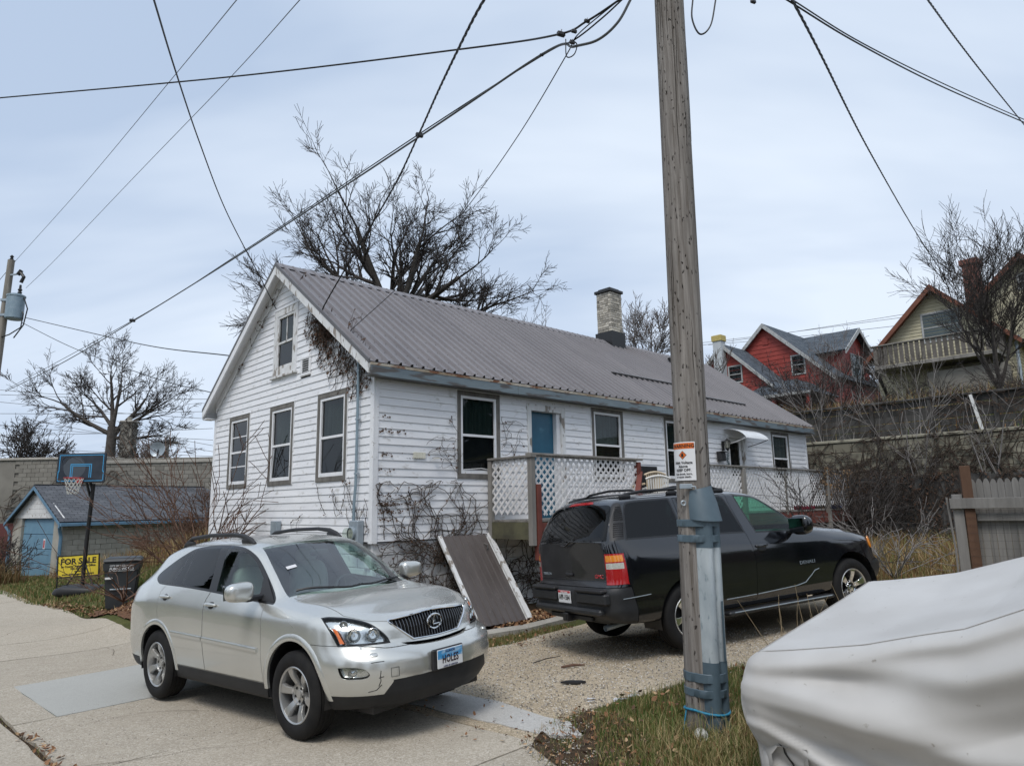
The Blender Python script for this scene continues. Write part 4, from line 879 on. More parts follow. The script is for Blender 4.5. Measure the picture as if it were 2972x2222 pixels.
def wheel(root, M, R, r, w, spokes, m_tyre, m_rim, m_hole, spoke_w=0.07, chrome=None, cap='plain', twist=.0, dish=.03):
    t = part('wheel', ring_tyre(R, r, w), m_tyre, root, M, smooth=True, sharp=40); h = w / 2
    part('rim_barrel', MB().lathe([(r + .004, -h * .84), (r - .006, -h * .90), (r - .018, -h * .84), (r - .03, -h * .3), (r - .04, h * .7)], 48, 0, 'Y'), m_rim, t, smooth=True)
    part('brake_disc', MB().lathe([(0, -h * .10), (r - .06, -h * .10), (r - .06, h * .1)], 32, 0, 'Y'), m_hole, t)
    sb = MB(); rr = r - .016
    prof = [(0.055, -h * .62 + dish, .75), (.10, -h * .66 + dish * .6, .62), (rr * .7, -h * .74, .72), (rr, -h * .80, 1.0)]
    f_, bk = [], []
    for (rad, y, k) in prof:
        f_.append((-spoke_w * k / 2, y, rad)); f_.append((spoke_w * k / 2, y, rad)); bk.append((-spoke_w * k / 2 * 1.15, y + .035, rad)); bk.append((spoke_w * k / 2 * 1.15, y + .035, rad))
    n = len(prof); vs = f_ + bk; fs = []
    for i in range(n - 1):
        a = 2 * i; fs += [(a, a + 1, a + 3, a + 2), (2 * n + a, 2 * n + a + 2, 2 * n + a + 3, 2 * n + a + 1), (a, a + 2, 2 * n + a + 2, 2 * n + a), (a + 1, 2 * n + a + 1, 2 * n + a + 3, a + 3)]
    sme = MB().add(vs, fs).mesh('spoke', chrome or m_rim)
    bmm = bmesh.new(); bmm.from_mesh(sme); bmesh.ops.bevel(bmm, geom=[e for e in bmm.edges if not e.is_boundary], offset=.006, segments=2, affect='EDGES'); bmm.to_mesh(sme); bmm.free(); smooth_mesh(sme, 40)
    for i in range(spokes): link('spoke', sme, t, Matrix.Rotation(twist + 2 * math.pi * i / spokes, 4, 'Y'))
    part('hub', MB().lathe([(.085, -h * .55), (.08, -h * .66 + dish), (.036, -h * .68 + dish), (.034, -h * .76 + dish), (.0, -h * .78 + dish)], 24, 0, 'Y'), chrome or m_rim, t, smooth=True)
    for i in range(5):
        a = twist + .3 + 2 * math.pi * i / 5; part('lug_nut', MB().lathe([(.012, -h * .60 + dish), (.012, -h * .72 + dish), (0, -h * .72 + dish)], 6, 0, 'Y', (.058 * math.cos(a), 0, .058 * math.sin(a))), m_hole, t)
    return t
def on_side(bvh, x, z, sgn=-1, off=0.0):
    """point on the body flank at (x,z)"""
    h = bvh.ray_cast(Vector((x, sgn * 1.6, z)), Vector((0, -sgn, 0)))
    if h[0] is None: return Vector((x, sgn * .9, z)), Vector((0, sgn, 0))
    n = h[1]; n = n if n.y * sgn > 0 else -n; return h[0] + n * off, n
def on_front(bvh, y, z, x0=5.0, sgn=-1, off=0.0):
    h = bvh.ray_cast(Vector((x0, y, z)), Vector((sgn, 0, 0)))
    if h[0] is None: return Vector((0, y, z)), Vector((-sgn, 0, 0))
    n = h[1]; n = n if n.x * sgn < 0 else -n; return h[0] + n * off, n
def on_top(bvh, x, y, off=0.0):
    h = bvh.ray_cast(Vector((x, y, 4)), Vector((0, 0, -1)))
    if h[0] is None: return Vector((x, y, 1)), Vector((0, 0, 1))
    n = h[1]; n = n if n.z > 0 else -n; return h[0] + n * off, n
def strip_on_side(bvh, pts, w, t, sgn=-1, n=24):
    """raised moulding that follows the flank between (x,z) points; w tall, t proud"""
    P = []
    for i in range(len(pts) - 1):
        for k in range(n):
            u = k / n; P.append((pts[i][0] * (1 - u) + pts[i + 1][0] * u, pts[i][1] * (1 - u) + pts[i + 1][1] * u))
    P.append(pts[-1]); b = MB(); prof = [(-.5, -.004), (-.46, t * .8), (-.3, t), (.3, t), (.46, t * .8), (.5, -.004)]; vs = []
    for (x, z) in P:
        for a, h in prof:
            p, nn = on_side(bvh, x, z + a * w, sgn, h); vs.append(p)
    m = len(prof); fs = [(i * m + j, i * m + j + 1, (i + 1) * m + j + 1, (i + 1) * m + j) for i in range(len(P) - 1) for j in range(m - 1)]
    fs += [tuple(range(m)), tuple((len(P) - 1) * m + j for j in range(m))[::-1]]
    return b.add(vs, fs)
def frame_on(p, n, up=Vector((0, 0, 1))):
    """matrix with +Y axis out along n at p, Z near up, X to complete it"""
    y = n.normalized(); z = (up - y * up.dot(y)).normalized(); x = y.cross(z); 
    return Matrix(((x.x, y.x, z.x, p.x), (x.y, y.y, z.y, p.y), (x.z, y.z, z.z, p.z), (0, 0, 0, 1)))
def superell(mb, c, r, e=.6, nu=20, nv=12, mi=0, shape=None):
    """rounded box / ellipsoid"""
    def sp(v, k): return math.copysign(abs(v) ** k, v)
    def fn(u, v):
        a = u * 2 * math.pi; t = (v - .5) * math.pi; x = sp(math.cos(t), e) * sp(math.cos(a), e); y = sp(math.cos(t), e) * sp(math.sin(a), e); z = sp(math.sin(t), e)
        if shape: x, y, z = shape(x, y, z)
        return (c[0] + r[0] * x, c[1] + r[1] * y, c[2] + r[2] * z)
    return mb.grid(fn, nu, nv, mi)
# ================================================================ silver SUV
m_silver = pm('silver_paint', (0.60, 0.605, 0.575), 0.27, metal=0.70, col2=(0.63, 0.635, 0.605), scale=3, coat=0.7, spec=.5)
m_clad = pm('dark_grey_cladding', (0.018, 0.019, 0.021), 0.55, col2=(.024, .025, .027), scale=6, bump=.05, bscale=150, spec=.3)
m_rubber = pm('black_window_trim', (0.010, 0.010, 0.011), 0.30)
m_tyre = pm('tyre_rubber', (0.010, 0.010, 0.011), 0.75, col2=(0.017, 0.0165, 0.016), scale=8, bump=.1, bscale=120, spec=.22)
m_alloy = pm('alloy_silver', (0.48, 0.48, 0.47), 0.32, metal=.85, col2=(.54, .54, .53), scale=6)
m_hole = pm('wheel_shadow', (0.02, 0.02, 0.02), .6, metal=.3)
m_gbar = pm('dark_chrome', (0.16, 0.165, 0.17), 0.22, metal=.9)
m_mirror = pm('mirror_glass', (0.22, 0.24, 0.26), 0.05, metal=1.0)
m_chrome = pm('chrome', (0.72, 0.73, 0.74), 0.08, metal=1.0)
m_cabin = pm('cabin_dark', (0.02, 0.022, 0.024), .8)
m_greytrim = pm('grey_leather', (0.34, 0.33, 0.31), .6, col2=(.40, .39, .37), scale=6)
m_ws = glass('windscreen_glass', (0.86, 0.94, 0.92), 0.0, 2.25)
m_wsd = glass('front_door_glass', (0.78, 0.87, 0.85), 0.0, 1.7)
m_tint = glass('tinted_glass', (0.12, 0.13, 0.14), 0.0, 1.48)
m_lens = glass('clear_lens', (0.94, 0.95, 0.95), 0.0, 1.35)
m_bowl = pm('lamp_reflector', (0.74, 0.75, 0.75), 0.16, metal=1.0, col2=(.80, .81, .81), scale=30, bump=.05, bscale=60)
m_amber = pm('amber_reflector', (0.75, 0.17, 0.03), .25, coat=.6)
m_red = pm('red_lens', (0.36, 0.010, 0.012), .18, coat=.8)
LXK = [-1.0, -.94, -.82, -.55, -.25, .2, .9, 1.4, 1.66, 2.0, 2.36, 2.62, 2.95]
#        zb    wb    wm    zm    ws    zs    wB    zB    we    ze    zt
LXT = [(.40, .52, .58, .55, .60, .68, .56, .745, .42, .755, .76),
       (.32, .68, .76, .60, .77, .82, .73, .95, .58, 1.03, 1.07),
       (.27, .76, .855, .62, .855, .95, .795, 1.13, .63, 1.22, 1.27),
       (.25, .80, .905, .66, .900, 1.00, .835, 1.17, .65, 1.37, 1.46),
       (.24, .82, .925, .70, .912, 1.02, .845, 1.19, .64, 1.54, 1.625),
       (.24, .83, .920, .70, .912, 1.02, .850, 1.19, .64, 1.605, 1.675),
       (.24, .835, .912, .68, .908, 1.00, .850, 1.165, .645, 1.615, 1.69),
       (.24, .835, .912, .68, .905, .985, .845, 1.14, .64, 1.60, 1.675),
       (.24, .835, .912, .68, .905, .98, .843, 1.125, .625, 1.555, 1.635),
       (.24, .835, .914, .68, .905, .97, .842, 1.10, .68, 1.355, 1.475),
       (.24, .83, .918, .68, .905, .955, .842, 1.07, .745, 1.125, 1.275),
       (.24, .82, .922, .68, .905, .945, .845, 1.045, .74, 1.105, 1.14),
       (.24, .80, .920, .66, .900, .93, .845, 1.02, .70, 1.085, 1.115)]
for _x in (3.08, 3.2, 3.32, 3.42, 3.5, 3.57, 3.615, 3.64):
    _k = (1 - ((_x - 2.9) / .755) ** 2.6) ** (1 / 2.6); _t = (_x - 2.95) / .69
    LXK.append(_x); LXT.append((.24 + .05 * _t, .80 * _k, .922 * _k, .66 - .10 * _t, .895 * _k, .93 - .09 * _t, (.845 - .03 * _t) * _k, 1.02 - .085 * _t, (.70 - .05 * _t) * _k, 1.085 - .105 * _t, 1.115 - .115 * _t))
def lx_rows(t):
    zb, wb, wm, zm, ws, zs, wB, zB, we, ze, zt = t
    return [(0, zb), (wb * .5, zb), (wb, zb), (wb + .6 * (wm - wb), zb + .10), (wm, zm - .08), (wm, zm + .04), (ws, zs - .03), (ws - .012, zs + .04), (wB, zB), (wB + .32 * (we - wB), zB + .32 * (ze - zB)), (wB + .8 * (we - wB), zB + .8 * (ze - zB)), (we, ze), (we * .72, ze + .62 * (zt - ze)), (we * .3, zt), (0, zt)]
def sstep(a, b, x): t = np.clip((x - a) / (b - a), 0, 1); return t * t * (3 - 2 * t)
def lx_deform(V):
    x, y, z = V[:, 0].copy(), V[:, 1], V[:, 2]
    s = sstep(2.95, 3.5, x)
    tier = np.interp(z, [.2, .28, .40, .56, .68, .715, .755, .80, .90, .98, 1.02], [-.08, -.03, .035, .060, .052, .035, -.065, -.075, -.095, -.135, -.16])
    x = x + s * tier
    r = 1 - sstep(-1.0, -.7, V[:, 0])
    x = x - r * (.05 * (1 - (y / .8) ** 2) - .02)
    w = V[:, 1] * (1 + .012 * s * np.interp(z, [.3, .45, .68, .74], [0, 1, 1, 0]))
    return np.stack([x, w, z], 1)
lex = thing('silver_suv', 'silver crossover SUV with dented bumper and blue Illinois plate reading HOLES', 'car',
            M=T(-3.405, 8.725, -.195) @ RZ(-.702) @ Matrix.Rotation(-.032, 4, 'Y') @ Matrix.Rotation(.025, 4, 'X'))
lsh, LB, lout = body_shell(LXK, [lx_rows(t) for t in LXT], 62, lx_deform)
LC = Carver(lsh, lex, m_silver, lout)
def cyl(x, z, r, y0, y1, n=40): return prism_mesh([(x + r * math.cos(2 * math.pi * i / n), z + r * math.sin(2 * math.pi * i / n)) for i in range(n)], (0, 0, 0), (1, 0, 0), (0, 0, 1), y0, y1)
for (x, z, r) in ((0.03, .37, .425), (2.725, .385, .43)):
    for s in (-1, 1): LC.cut(cyl(x, z, r, min(s * .60, s * 1.3), max(s * .60, s * 1.3)))
# windscreen (top view outline), rear window, sunroof
LC.take(smooth_loop([(1.63, -.565), (1.63, -.565), (1.70, -.3), (1.72, 0), (1.70, .3), (1.63, .565), (1.63, .565), (2.0, .645), (2.37, .715), (2.37, .715), (2.53, .48), (2.60, 0), (2.53, -.48), (2.37, -.715), (2.37, -.715), (2.0, -.645)], 4), TOPF(1.0, 2), 'windscreen', m_ws)
LC.take(smooth_loop([(-.38, -.55), (-.38, -.55), (-.38, .55), (-.38, .55), (-.74, .60), (-.74, .60), (-.76, 0), (-.74, -.60), (-.74, -.60)], 4), TOPF(1.15, 2), 'rear_window', m_tint)
LC.take(smooth_loop([(.62, -.38), (.62, -.38), (.62, .38), (.62, .38), (1.28, .38), (1.28, .38), (1.28, -.38), (1.28, -.38)], 2), TOPF(1.5, 2), 'sunroof', m_tint, gap=.006)
# glasshouse
DLO = smooth_loop([(-.27, 1.30), (-.19, 1.36), (.04, 1.47), (.30, 1.566), (.45, 1.598), (.68, 1.614), (.95, 1.617), (1.18, 1.611), (1.42, 1.588), (1.60, 1.537), (1.77, 1.458), (2.0, 1.312), (2.16, 1.20), (2.27, 1.115), (2.285, 1.085), (2.285, 1.085), (1.93, 1.105), (1.38, 1.145), (.97, 1.172), (.48, 1.195), (-.03, 1.21), (-.15, 1.225), (-.245, 1.262)], 3)
dlo = boolean(LC.me, prism_mesh(DLO, **SIDE), 'INTERSECT'); LC.cut(prism_mesh(DLO, **SIDE))
DC = Carver(dlo, lex, m_rubber, lout)
DC.take(smooth_loop([(-.225, 1.298), (-.13, 1.365), (.07, 1.455), (.325, 1.548), (.325, 1.548), (.17, 1.222), (.17, 1.222), (-.10, 1.232), (-.19, 1.26)], 3), SIDE, 'quarter_window', m_tint)
DC.take([(.365, 1.552), (.385, 1.556), (.445, 1.218), (.21, 1.222)], SIDE, 'rear_door_window', m_tint)
DC.take(smooth_loop([(.42, 1.562), (.50, 1.577), (.70, 1.592), (.96, 1.593), (.96, 1.593), (1.07, 1.19), (1.07, 1.19), (.475, 1.217), (.475, 1.217)], 3), SIDE, 'rear_door_window', m_tint)
DC.take(smooth_loop([(1.11, 1.588), (1.25, 1.580), (1.40, 1.563), (1.57, 1.515), (1.73, 1.437), (1.93, 1.307), (1.93, 1.307), (2.02, 1.125), (2.02, 1.125), (1.60, 1.150), (1.225, 1.175), (1.225, 1.175)], 3), SIDE, 'front_door_window', m_wsd)
DC.finish('window_trim', apart=True)
# grille opening, mouth slot
GR = smooth_loop([(-.445, .958), (-.445, .958), (0, .985), (.445, .958), (.445, .958), (.445, .93), (.29, .80), (.24, .782), (0, .772), (-.24, .782), (-.29, .80), (-.445, .93)], 4)
LC.take(GR, FRONTF(3.2, 4.2), 'grille', m_silver, drop=True)
LC.take(smooth_loop([(-.40, .772), (-.40, .772), (0, .752), (.40, .772), (.40, .772), (.30, .742), (0, .727), (-.30, .742)], 3), FRONTF(3.2, 4.2), 'slot', m_silver, drop=True)
CA, SA = math.cos(math.radians(35)), math.sin(math.radians(35))
def DIAG(s): return dict(o=(0, 0, 0), U=(SA, CA, 0) if s < 0 else (-SA, CA, 0), V=(0, 0, 1), n0=2.35, n1=4.6)   # seen from the front corner; s=-1 is the car's right
HLO = smooth_loop([(1.075, 1.003), (1.075, 1.003), (1.13, 1.006), (1.25, .994), (1.335, .978), (1.42, .955), (1.49, .922), (1.55, .875), (1.595, .828), (1.615, .79), (1.615, .79), (1.41, .793), (1.20, .797), (1.20, .797), (1.135, .915)], 3)
FGO = smooth_loop([(1.20, .631), (1.20, .631), (1.278, .634), (1.351, .629), (1.409, .61), (1.437, .575), (1.408, .556), (1.335, .552), (1.24, .558), (1.21, .595)], 3)
for s in (-1, 1):
    po = HLO if s < 0 else mirror_poly(HLO); fo = FGO if s < 0 else mirror_poly(FGO)
    d = Vector((CA, s * SA, 0)); u = Vector((SA, CA, 0)) if s < 0 else Vector((-SA, CA, 0)); q = 1 if s < 0 else -1
    LC.take(grow(po, .008), DIAG(s), 'headlight_seal', m_rubber, drop=True)
    pr = boolean(lsh, prism_mesh(po, **DIAG(s)), 'INTERSECT')
    hl = LC.split(pr, 'headlight', m_lens)
    hl = max(hl, key=lambda o: len(o.data.vertices))
    seal = boolean(boolean(lsh, prism_mesh(grow(po, .008), **DIAG(s)), 'INTERSECT'), prism_mesh(po, **DIAG(s)), 'DIFFERENCE'); LC.split(seal, 'headlight_seal', m_rubber, parent=hl)
    bk = hl.data.copy(); bk.materials.clear(); bk.materials.append(m_bowl)
    for v in bk.vertices: v.co -= d * .055
    link('lamp_housing', bk, hl)
    def bowl(l, z, r, depth=.03, name='lamp_bowl', mt=m_bowl, out=.012):
        h = LB.ray_cast(u * (q * l) + Vector((0, 0, z)) + d * 6, -d)[0]
        if h is None: return
        M = frame_on(h - d * (out + .02), d)
        o = part(name, MB().lathe([(r, .0), (r * 1.02, .012), (r * .97, .014), (r * .9, 0), (r * .6, -depth * .7), (0, -depth)], 24, 0, 'Y'), mt, hl, M, smooth=True)
        part('bulb', MB().lathe([(0, .004), (r * .16, 0), (r * .2, -depth * .8)], 12, 0, 'Y'), m_chrome, hl, M, smooth=True)
    bowl(1.245, .948, .034); bowl(1.325, .866, .056); bowl(1.485, .86, .053)
    am = [(1.150, .93), (1.19, .918), (1.222, .856), (1.25, .81), (1.214, .808), (1.19, .87)]; b = MB(); vs = []
    for off in (.012, .03):
        for l, z in am:
            h = LB.ray_cast(u * (q * l) + Vector((0, 0, z)) + d * 6, -d)[0]; vs.append(h - d * off)
    n = len(am); b.add(vs, [tuple(range(n)), tuple(range(n, 2 * n))[::-1]] + [(i, (i + 1) % n, (i + 1) % n + n, i + n) for i in range(n)]); part('turn_signal', b, m_amber, hl)
    # fog lamp
    pr = boolean(LC.me, prism_mesh(fo, **DIAG(s)), 'INTERSECT'); LC.cut(prism_mesh(grow(fo, .006), **DIAG(s)))
    fl = max(LC.split(pr, 'fog_lamp', m_lens), key=lambda o: len(o.data.vertices))
    bk = fl.data.copy(); bk.materials.clear(); bk.materials.append(m_bowl)
    for v in bk.vertices: v.co -= d * .045
    link('lamp_housing', bk, fl)
    h = LB.ray_cast(u * (q * 1.31) + Vector((0, 0, .59)) + d * 6, -d)[0]; M = frame_on(h - d * .035, d)
    part('bulb', MB().lathe([(.036, .0), (.034, .006), (.018, -.012), (.016, .004), (0, .008)], 20, 0, 'Y'), m_chrome, fl, M, smooth=True)
# lower black cladding, bumper, bonnet, doors
LC.take([(-1.3, -.2), (4.2, -.2), (4.2, .41), (-1.3, .41)], SIDE, 'lower_cladding', m_clad)
LC.take(smooth_loop([(-.62, .38), (-.62, .38), (-.545, .50), (-.50, .515), (0, .512), (.50, .515), (.545, .50), (.62, .38), (.62, .38)], 3), FRONTF(3.2, 4.2), 'lower_intake', m_clad)
LC.take([(2.72, .38), (4.1, .38), (4.1, .748), (3.54, .748), (3.36, .792), (2.72, .806)], SIDE, 'front_bumper', m_silver, gap=.005)
LC.take(smooth_loop([(2.44, -.70), (2.44, -.70), (2.56, -.48), (2.64, 0), (2.56, .48), (2.44, .70), (2.44, .70), (2.9, .712), (3.17, .695), (3.17, .695), (3.36, .585), (3.47, .44), (3.47, .44), (3.52, .2), (3.53, 0), (3.52, -.2), (3.47, -.44), (3.47, -.44), (3.36, -.585), (3.17, -.695), (3.17, -.695), (2.9, -.712)], 4), TOPF(.9, 1.3), 'bonnet', m_silver, gap=.006)
fd = [(1.12, 1.22), (1.12, 1.15), (1.085, 1.09), (1.083, .98), (1.09, .76), (1.12, .48), (1.13, .418), (2.228, .418), (2.222, .51), (2.21, .71), (2.20, .87), (2.18, 1.02), (2.16, 1.083), (2.10, 1.22)]
rd = [(.08, 1.25), (.08, 1.19), (.015, 1.14), (.02, 1.03), (.03, .93), (.07, .84), (.19, .775), (.33, .68), (.43, .55), (.47, .418), (1.118, .418), (1.108, .48), (1.078, .76), (1.071, .98), (1.073, 1.09), (1.108, 1.15), (1.108, 1.25)]
LC.take(fd, SIDE, 'front_door', m_silver, gap=.006); LC.take(rd, SIDE, 'rear_door', m_silver, gap=.006)
for s in (-1, 1):      # tail lamps wrap the rear corner
    LC.take(smooth_loop([(-1.1, 1.10), (-1.1, 1.10), (-.80, 1.12), (-.74, 1.05), (-.80, .95), (-1.1, .90), (-1.1, .90)], 3), dict(o=(0, 0, 0), U=(1, 0, 0), V=(0, 0, 1), n0=-1.3 if s > 0 else .55, n1=-.55 if s > 0 else 1.3), 'tail_lamp', m_red, gap=.004)
LC.finish('body')
# inside of the grille: dark back, fine upright bars with chrome rim and oval badge
part('grille_back', MB().prism([(p[0] * 1.02, p[1]) for p in GR], 3.40, 3.41, 'YZ'), m_black, lex)
part('slot_back', MB().box(3.42, 3.44, -.45, .45, .70, .78), m_black, lex)
gx = lambda y, z: on_front(LB, y, z)[0].x
def in_gr(y):
    zs = []; n = len(GR)
    for i in range(n):
        (a0, b0), (a1, b1) = GR[i], GR[(i + 1) % n]
        if (a0 - y) * (a1 - y) < 0: zs.append(b0 + (b1 - b0) * (y - a0) / (a1 - a0))
    return (min(zs), max(zs)) if len(zs) > 1 else None
for i in range(27):
    y = -.416 + i * .032; r = in_gr(y)
    if r and r[1] - r[0] > .02:
        zz = np.linspace(r[0], r[1], 5); b = MB(); vs = []
        for z in zz:
            x = gx(y, z) - .016; vs += [(x - .03, y - .007, z), (x, y - .0035, z), (x, y + .0035, z), (x - .03, y + .007, z)]
        b.add(vs, [(k * 4 + j, k * 4 + (j + 1) % 4, k * 4 + 4 + (j + 1) % 4, k * 4 + 4 + j) for k in range(4) for j in range(4)]); part('grille_bar', b, m_gbar, lex)
part('grille_rim', MB().tube([Vector((gx(y, z) + .001, y, z)) for y, z in GR] + [Vector((gx(*GR[0]) + .001, *GR[0]))], .0085, 8), m_chrome, lex, smooth=True)
bp, bn = on_front(LB, 0, .888); BM = T(bp.x + .004, 0, .888)
bad = part('badge_ring', MB().tube([(0, .082 * math.cos(a), .060 * math.sin(a)) for a in [2 * math.pi * i / 32 for i in range(33)]], .0085, 8), m_chrome, lex, BM, smooth=True)
part('badge_letter', MB().tube([(0, .010, .056), (0, -.006, .015), (0, -.022, -.018), (0, -.020, -.024), (0, -.010, -.025), (0, .058, -.024)], [.005, .008, .009, .008, .008, .006], 8), m_chrome, bad, smooth=True)
# licence plates
m_platew = pm('plate_white', (.70, .71, .72), .4); m_plateb = pm('plate_sky_blue', (.05, .27, .55), .4, col2=(.42, .58, .72), scale=9, lo=.45, hi=.6, stretch=(.6, .6, 1.5)); m_navy = pm('plate_navy_ink', (.012, .02, .10), .5); m_ink = pm('plate_maroon_ink', (.03, .008, .012), .5)
def plate(parent, M, band, word, top, low, ink, back=True):
    p = part('licence_plate', MB().cbox(-.1525, .1525, -.006, .0, -.076, .076, .004), m_platew, parent, M)
    if band is not None: part('plate_band', MB().box(-.148, .148, -.0072, -.0062, band[0], band[1]), band[2], p)
    for t, sz, z, mt, xs in ((word, .088, -.036, ink, .70), (top, .026, .046, m_navy if band and band[2] == m_plateb else m_platew, 1.1), (low, .018, -.070, m_navy, 1.0)):
        if t:
            o = part('lettering', MB(), mt, p); o.data = text_mesh(t, sz, mt, 'CENTER', .0008, xs, 1.08, .022); o.matrix_local = T(0, -.0082, z) @ RX90
    if back: part('plate_frame', MB().cbox(-.20, .17, .0005, .03, -.088, .085, .01), m_blackp, p)
    return p
pp, pn = on_front(LB, 0, .60); PM = T(pp.x + .034, .0, .60) @ RZ(math.pi / 2)
plate(lex, PM, (.0, .072, m_plateb), 'HOLES', 'ILLINOIS', 'LAND OF LINCOLN', m_ink)
# side mouldings, handles, mirrors, rails, wipers
for s in (-1, 1):
    part('side_moulding', strip_on_side(LB, [(.40, .732), (1.08, .715)], .045, .016, s), m_silver, lex, smooth=True)
    part('side_moulding', strip_on_side(LB, [(1.10, .715), (2.15, .690)], .045, .016, s), m_silver, lex, smooth=True)
    for (xa, zc) in ((.06, 1.088), (1.10, 1.045)):
        p0, n0 = on_side(LB, xa + .12, zc, s)
        hb = superell(MB(), (0, .018, 0), (.115, .017, .017), .75, 20, 10); M = frame_on(p0, n0)
        h = part('door_handle', hb, m_silver, lex, M, smooth=True, sharp=60)
        part('handle_recess', superell(MB(), (0, -.002, -.004), (.058, .010, .036), .9, 16, 8), m_clad, h, smooth=True)
    mir = part('door_mirror', superell(MB(), (0, 0, 0), (.075, .135, .088), .62, 28, 18, 0, lambda x, y, z: (x * (1 - .12 * y * s), y, z * (1 - .10 * y * s))), m_silver, lex, T(2.06, s * 1.045, 1.215) @ RZ(s * -.16), smooth=True, sharp=70)
    part('mirror_glass', MB().cbox(-.079, -.07, -.11, .11, -.065, .065, .003), m_mirror, mir); part('mirror_base', MB().cbox(-.035, .055, -s * .27 if s > 0 else .05, -s * .05 if s > 0 else .27, -.095, -.045, .012), m_blackp, mir)
    # mirror triangle on the door
    tr = [(2.0, 1.30), (2.28, 1.10), (2.0, 1.12)]; vs = [on_side(LB, x, z, s, .006)[0] for x, z in tr] + [on_side(LB, x, z, s, -.01)[0] for x, z in tr]
    part('mirror_sail', MB().add(vs, [(0, 1, 2), (5, 4, 3), (0, 3, 4, 1), (1, 4, 5, 2), (2, 5, 3, 0)]), m_blackp, lex)
    rl = []
    for x, zo in ((-.14, .0), (-.08, .035), (.05, .075), (.5, .085), (1.0, .08), (1.22, .065), (1.36, .03), (1.44, -.005)):
        p, n_ = on_top(LB, x, s * .535); rl.append(p + Vector((0, 0, zo)))
    part('roof_rail', MB().tube(rl, [.022, .024, .024, .022, .022, .026, .026, .02], 10), m_blackp, lex, smooth=True)
    for x in (.0, 1.28):
        p, n_ = on_top(LB, x, s * .535); part('rail_foot', superell(MB(), tuple(p + Vector((0, 0, .02))), (.10, .026, .035), .7, 14, 8), m_blackp, lex, smooth=True)
    for (cx, cz, r) in ((.03, .37, .425), (2.725, .385, .43)):           # arch lips and liners
        vs = []; n = 28; b = MB()
        for i in range(n + 1):
            a = math.radians(-2 + 184 * i / n)
            for rr, off in ((r - .002, -.02), (r - .002, .002), (r + .012, .007), (r + .05, .006), (r + .062, -.003)):
                p, nn = on_side(LB, cx + rr * math.cos(a), max(.30, cz + rr * math.sin(a)), s, off); vs.append(p)
        b.add(vs, [(i * 5 + j, i * 5 + j + 1, i * 5 + 6 + j, i * 5 + 5 + j) for i in range(n) for j in range(4)]); part('arch_lip', b, m_silver, lex, smooth=True, sharp=60)
        lb = MB(); n = 24
        for y in (s * .60, s * .885):
            for i in range(n + 1): a = math.radians(-12 + 204 * i / n); lb.v.append((cx + (r + .004) * math.cos(a), y, cz + (r + .004) * math.sin(a)))
        for i in range(n): lb.f.append((i, i + 1, n + 2 + i, n + 1 + i)); lb.m.append(0)
        lb.add([(cx + (r + .004) * math.cos(math.radians(-12 + 204 * i / n)), s * .60, cz + (r + .004) * math.sin(math.radians(-12 + 204 * i / n))) for i in range(n + 1)], [tuple(range(n + 1))])
        part('wheel_arch_liner', lb, m_black, lex)
    # washer nozzle covers, tow cap
    p, n_ = on_front(LB, s * .66, .715, off=.004); part('washer_cover', superell(MB(), (0, 0, 0), (.035, .008, .022), .8, 16, 8), m_silver, lex, frame_on(p, n_), smooth=True)
    b = MB(); a0, n0 = on_top(LB, 2.50 if s < 0 else 2.56, s * .30, .02); a1, n1 = on_top(LB, 2.36 if s < 0 else 2.50, s * .62 if s < 0 else -.05, .022)
    part('wiper', MB().tube([on_top(LB, 2.58 - .10 * abs(t - .3) - (.14 * t * t if s < 0 else .03 * t), -.12 + s * (.05 + .55 * t) if s > 0 else -.02 - .62 * t, .025)[0] for t in [i / 8 for i in range(9)]], .011, 6), m_black, lex, smooth=True)
pc, nc = on_front(LB, -.535, .575, off=.002); tow = part('tow_cap', MB().tube([(x * .9, .001, z) for x, z in [(-.037, -.035), (.037, -.035), (.037, .035), (-.037, .035), (-.037, -.035)]], .002, 5), m_clad, lex, frame_on(pc, nc))
# scuffs on the corner of the bumper
sc_ = MB()
for pts in ([(-.70, .665), (-.655, .668), (-.61, .667)], [(-.64, .60), (-.645, .56), (-.64, .52), (-.65, .48)], [(-.655, .545), (-.62, .552)], [(-.71, .44), (-.66, .452), (-.63, .49)]):
    sc_.tube([on_front(LB, y, z, off=.0005)[0] for y, z in pts], .0035, 5)
part('bumper_scuff', sc_, m_clad, lex)
# underbody, cabin: floor, dash, seats, steering wheel
part('underbody', MB().box(.45, 2.3, -.62, .62, .20, .30).box(-.8, -.4, -.6, .6, .26, .4).box(3.1, 3.45, -.62, .62, .24, .34), m_black, lex)
part('cabin_floor', MB().box(-.5, 2.45, -.76, .76, .46, .50), m_cabin, lex)
part('dashboard', superell(MB(), (2.22, 0, .98), (.30, .74, .15), .6, 24, 10), m_greytrim, lex, smooth=True)
for y in (-.36, .36):
    part('front_seat', superell(superell(superell(MB(), (1.35, y, .72), (.28, .25, .10), .6), (1.06, y, 1.02), (.10, .24, .36), .6), (1.0, y, 1.42), (.06, .13, .10), .7), m_greytrim, lex, smooth=True)
part('rear_seat', superell(superell(MB(), (.45, 0, .70), (.26, .66, .10), .5), (.16, 0, 1.0), (.10, .66, .33), .5), m_greytrim, lex, smooth=True)
part('steering_wheel', MB().tube([(0, .19 * math.cos(a), .19 * math.sin(a)) for a in [2 * math.pi * i / 24 for i in range(25)]], .016, 8).bar((0, -.19, 0), (0, .19, 0), .03, .04), m_cabin, lex, T(1.86, .36, 1.04) @ Matrix.Rotation(-.42, 4, 'Y'), smooth=True)
part('rear_mirror', superell(MB(), (1.80, 0, 1.49), (.02, .12, .035), .7, 16, 8), m_cabin, lex, smooth=True)
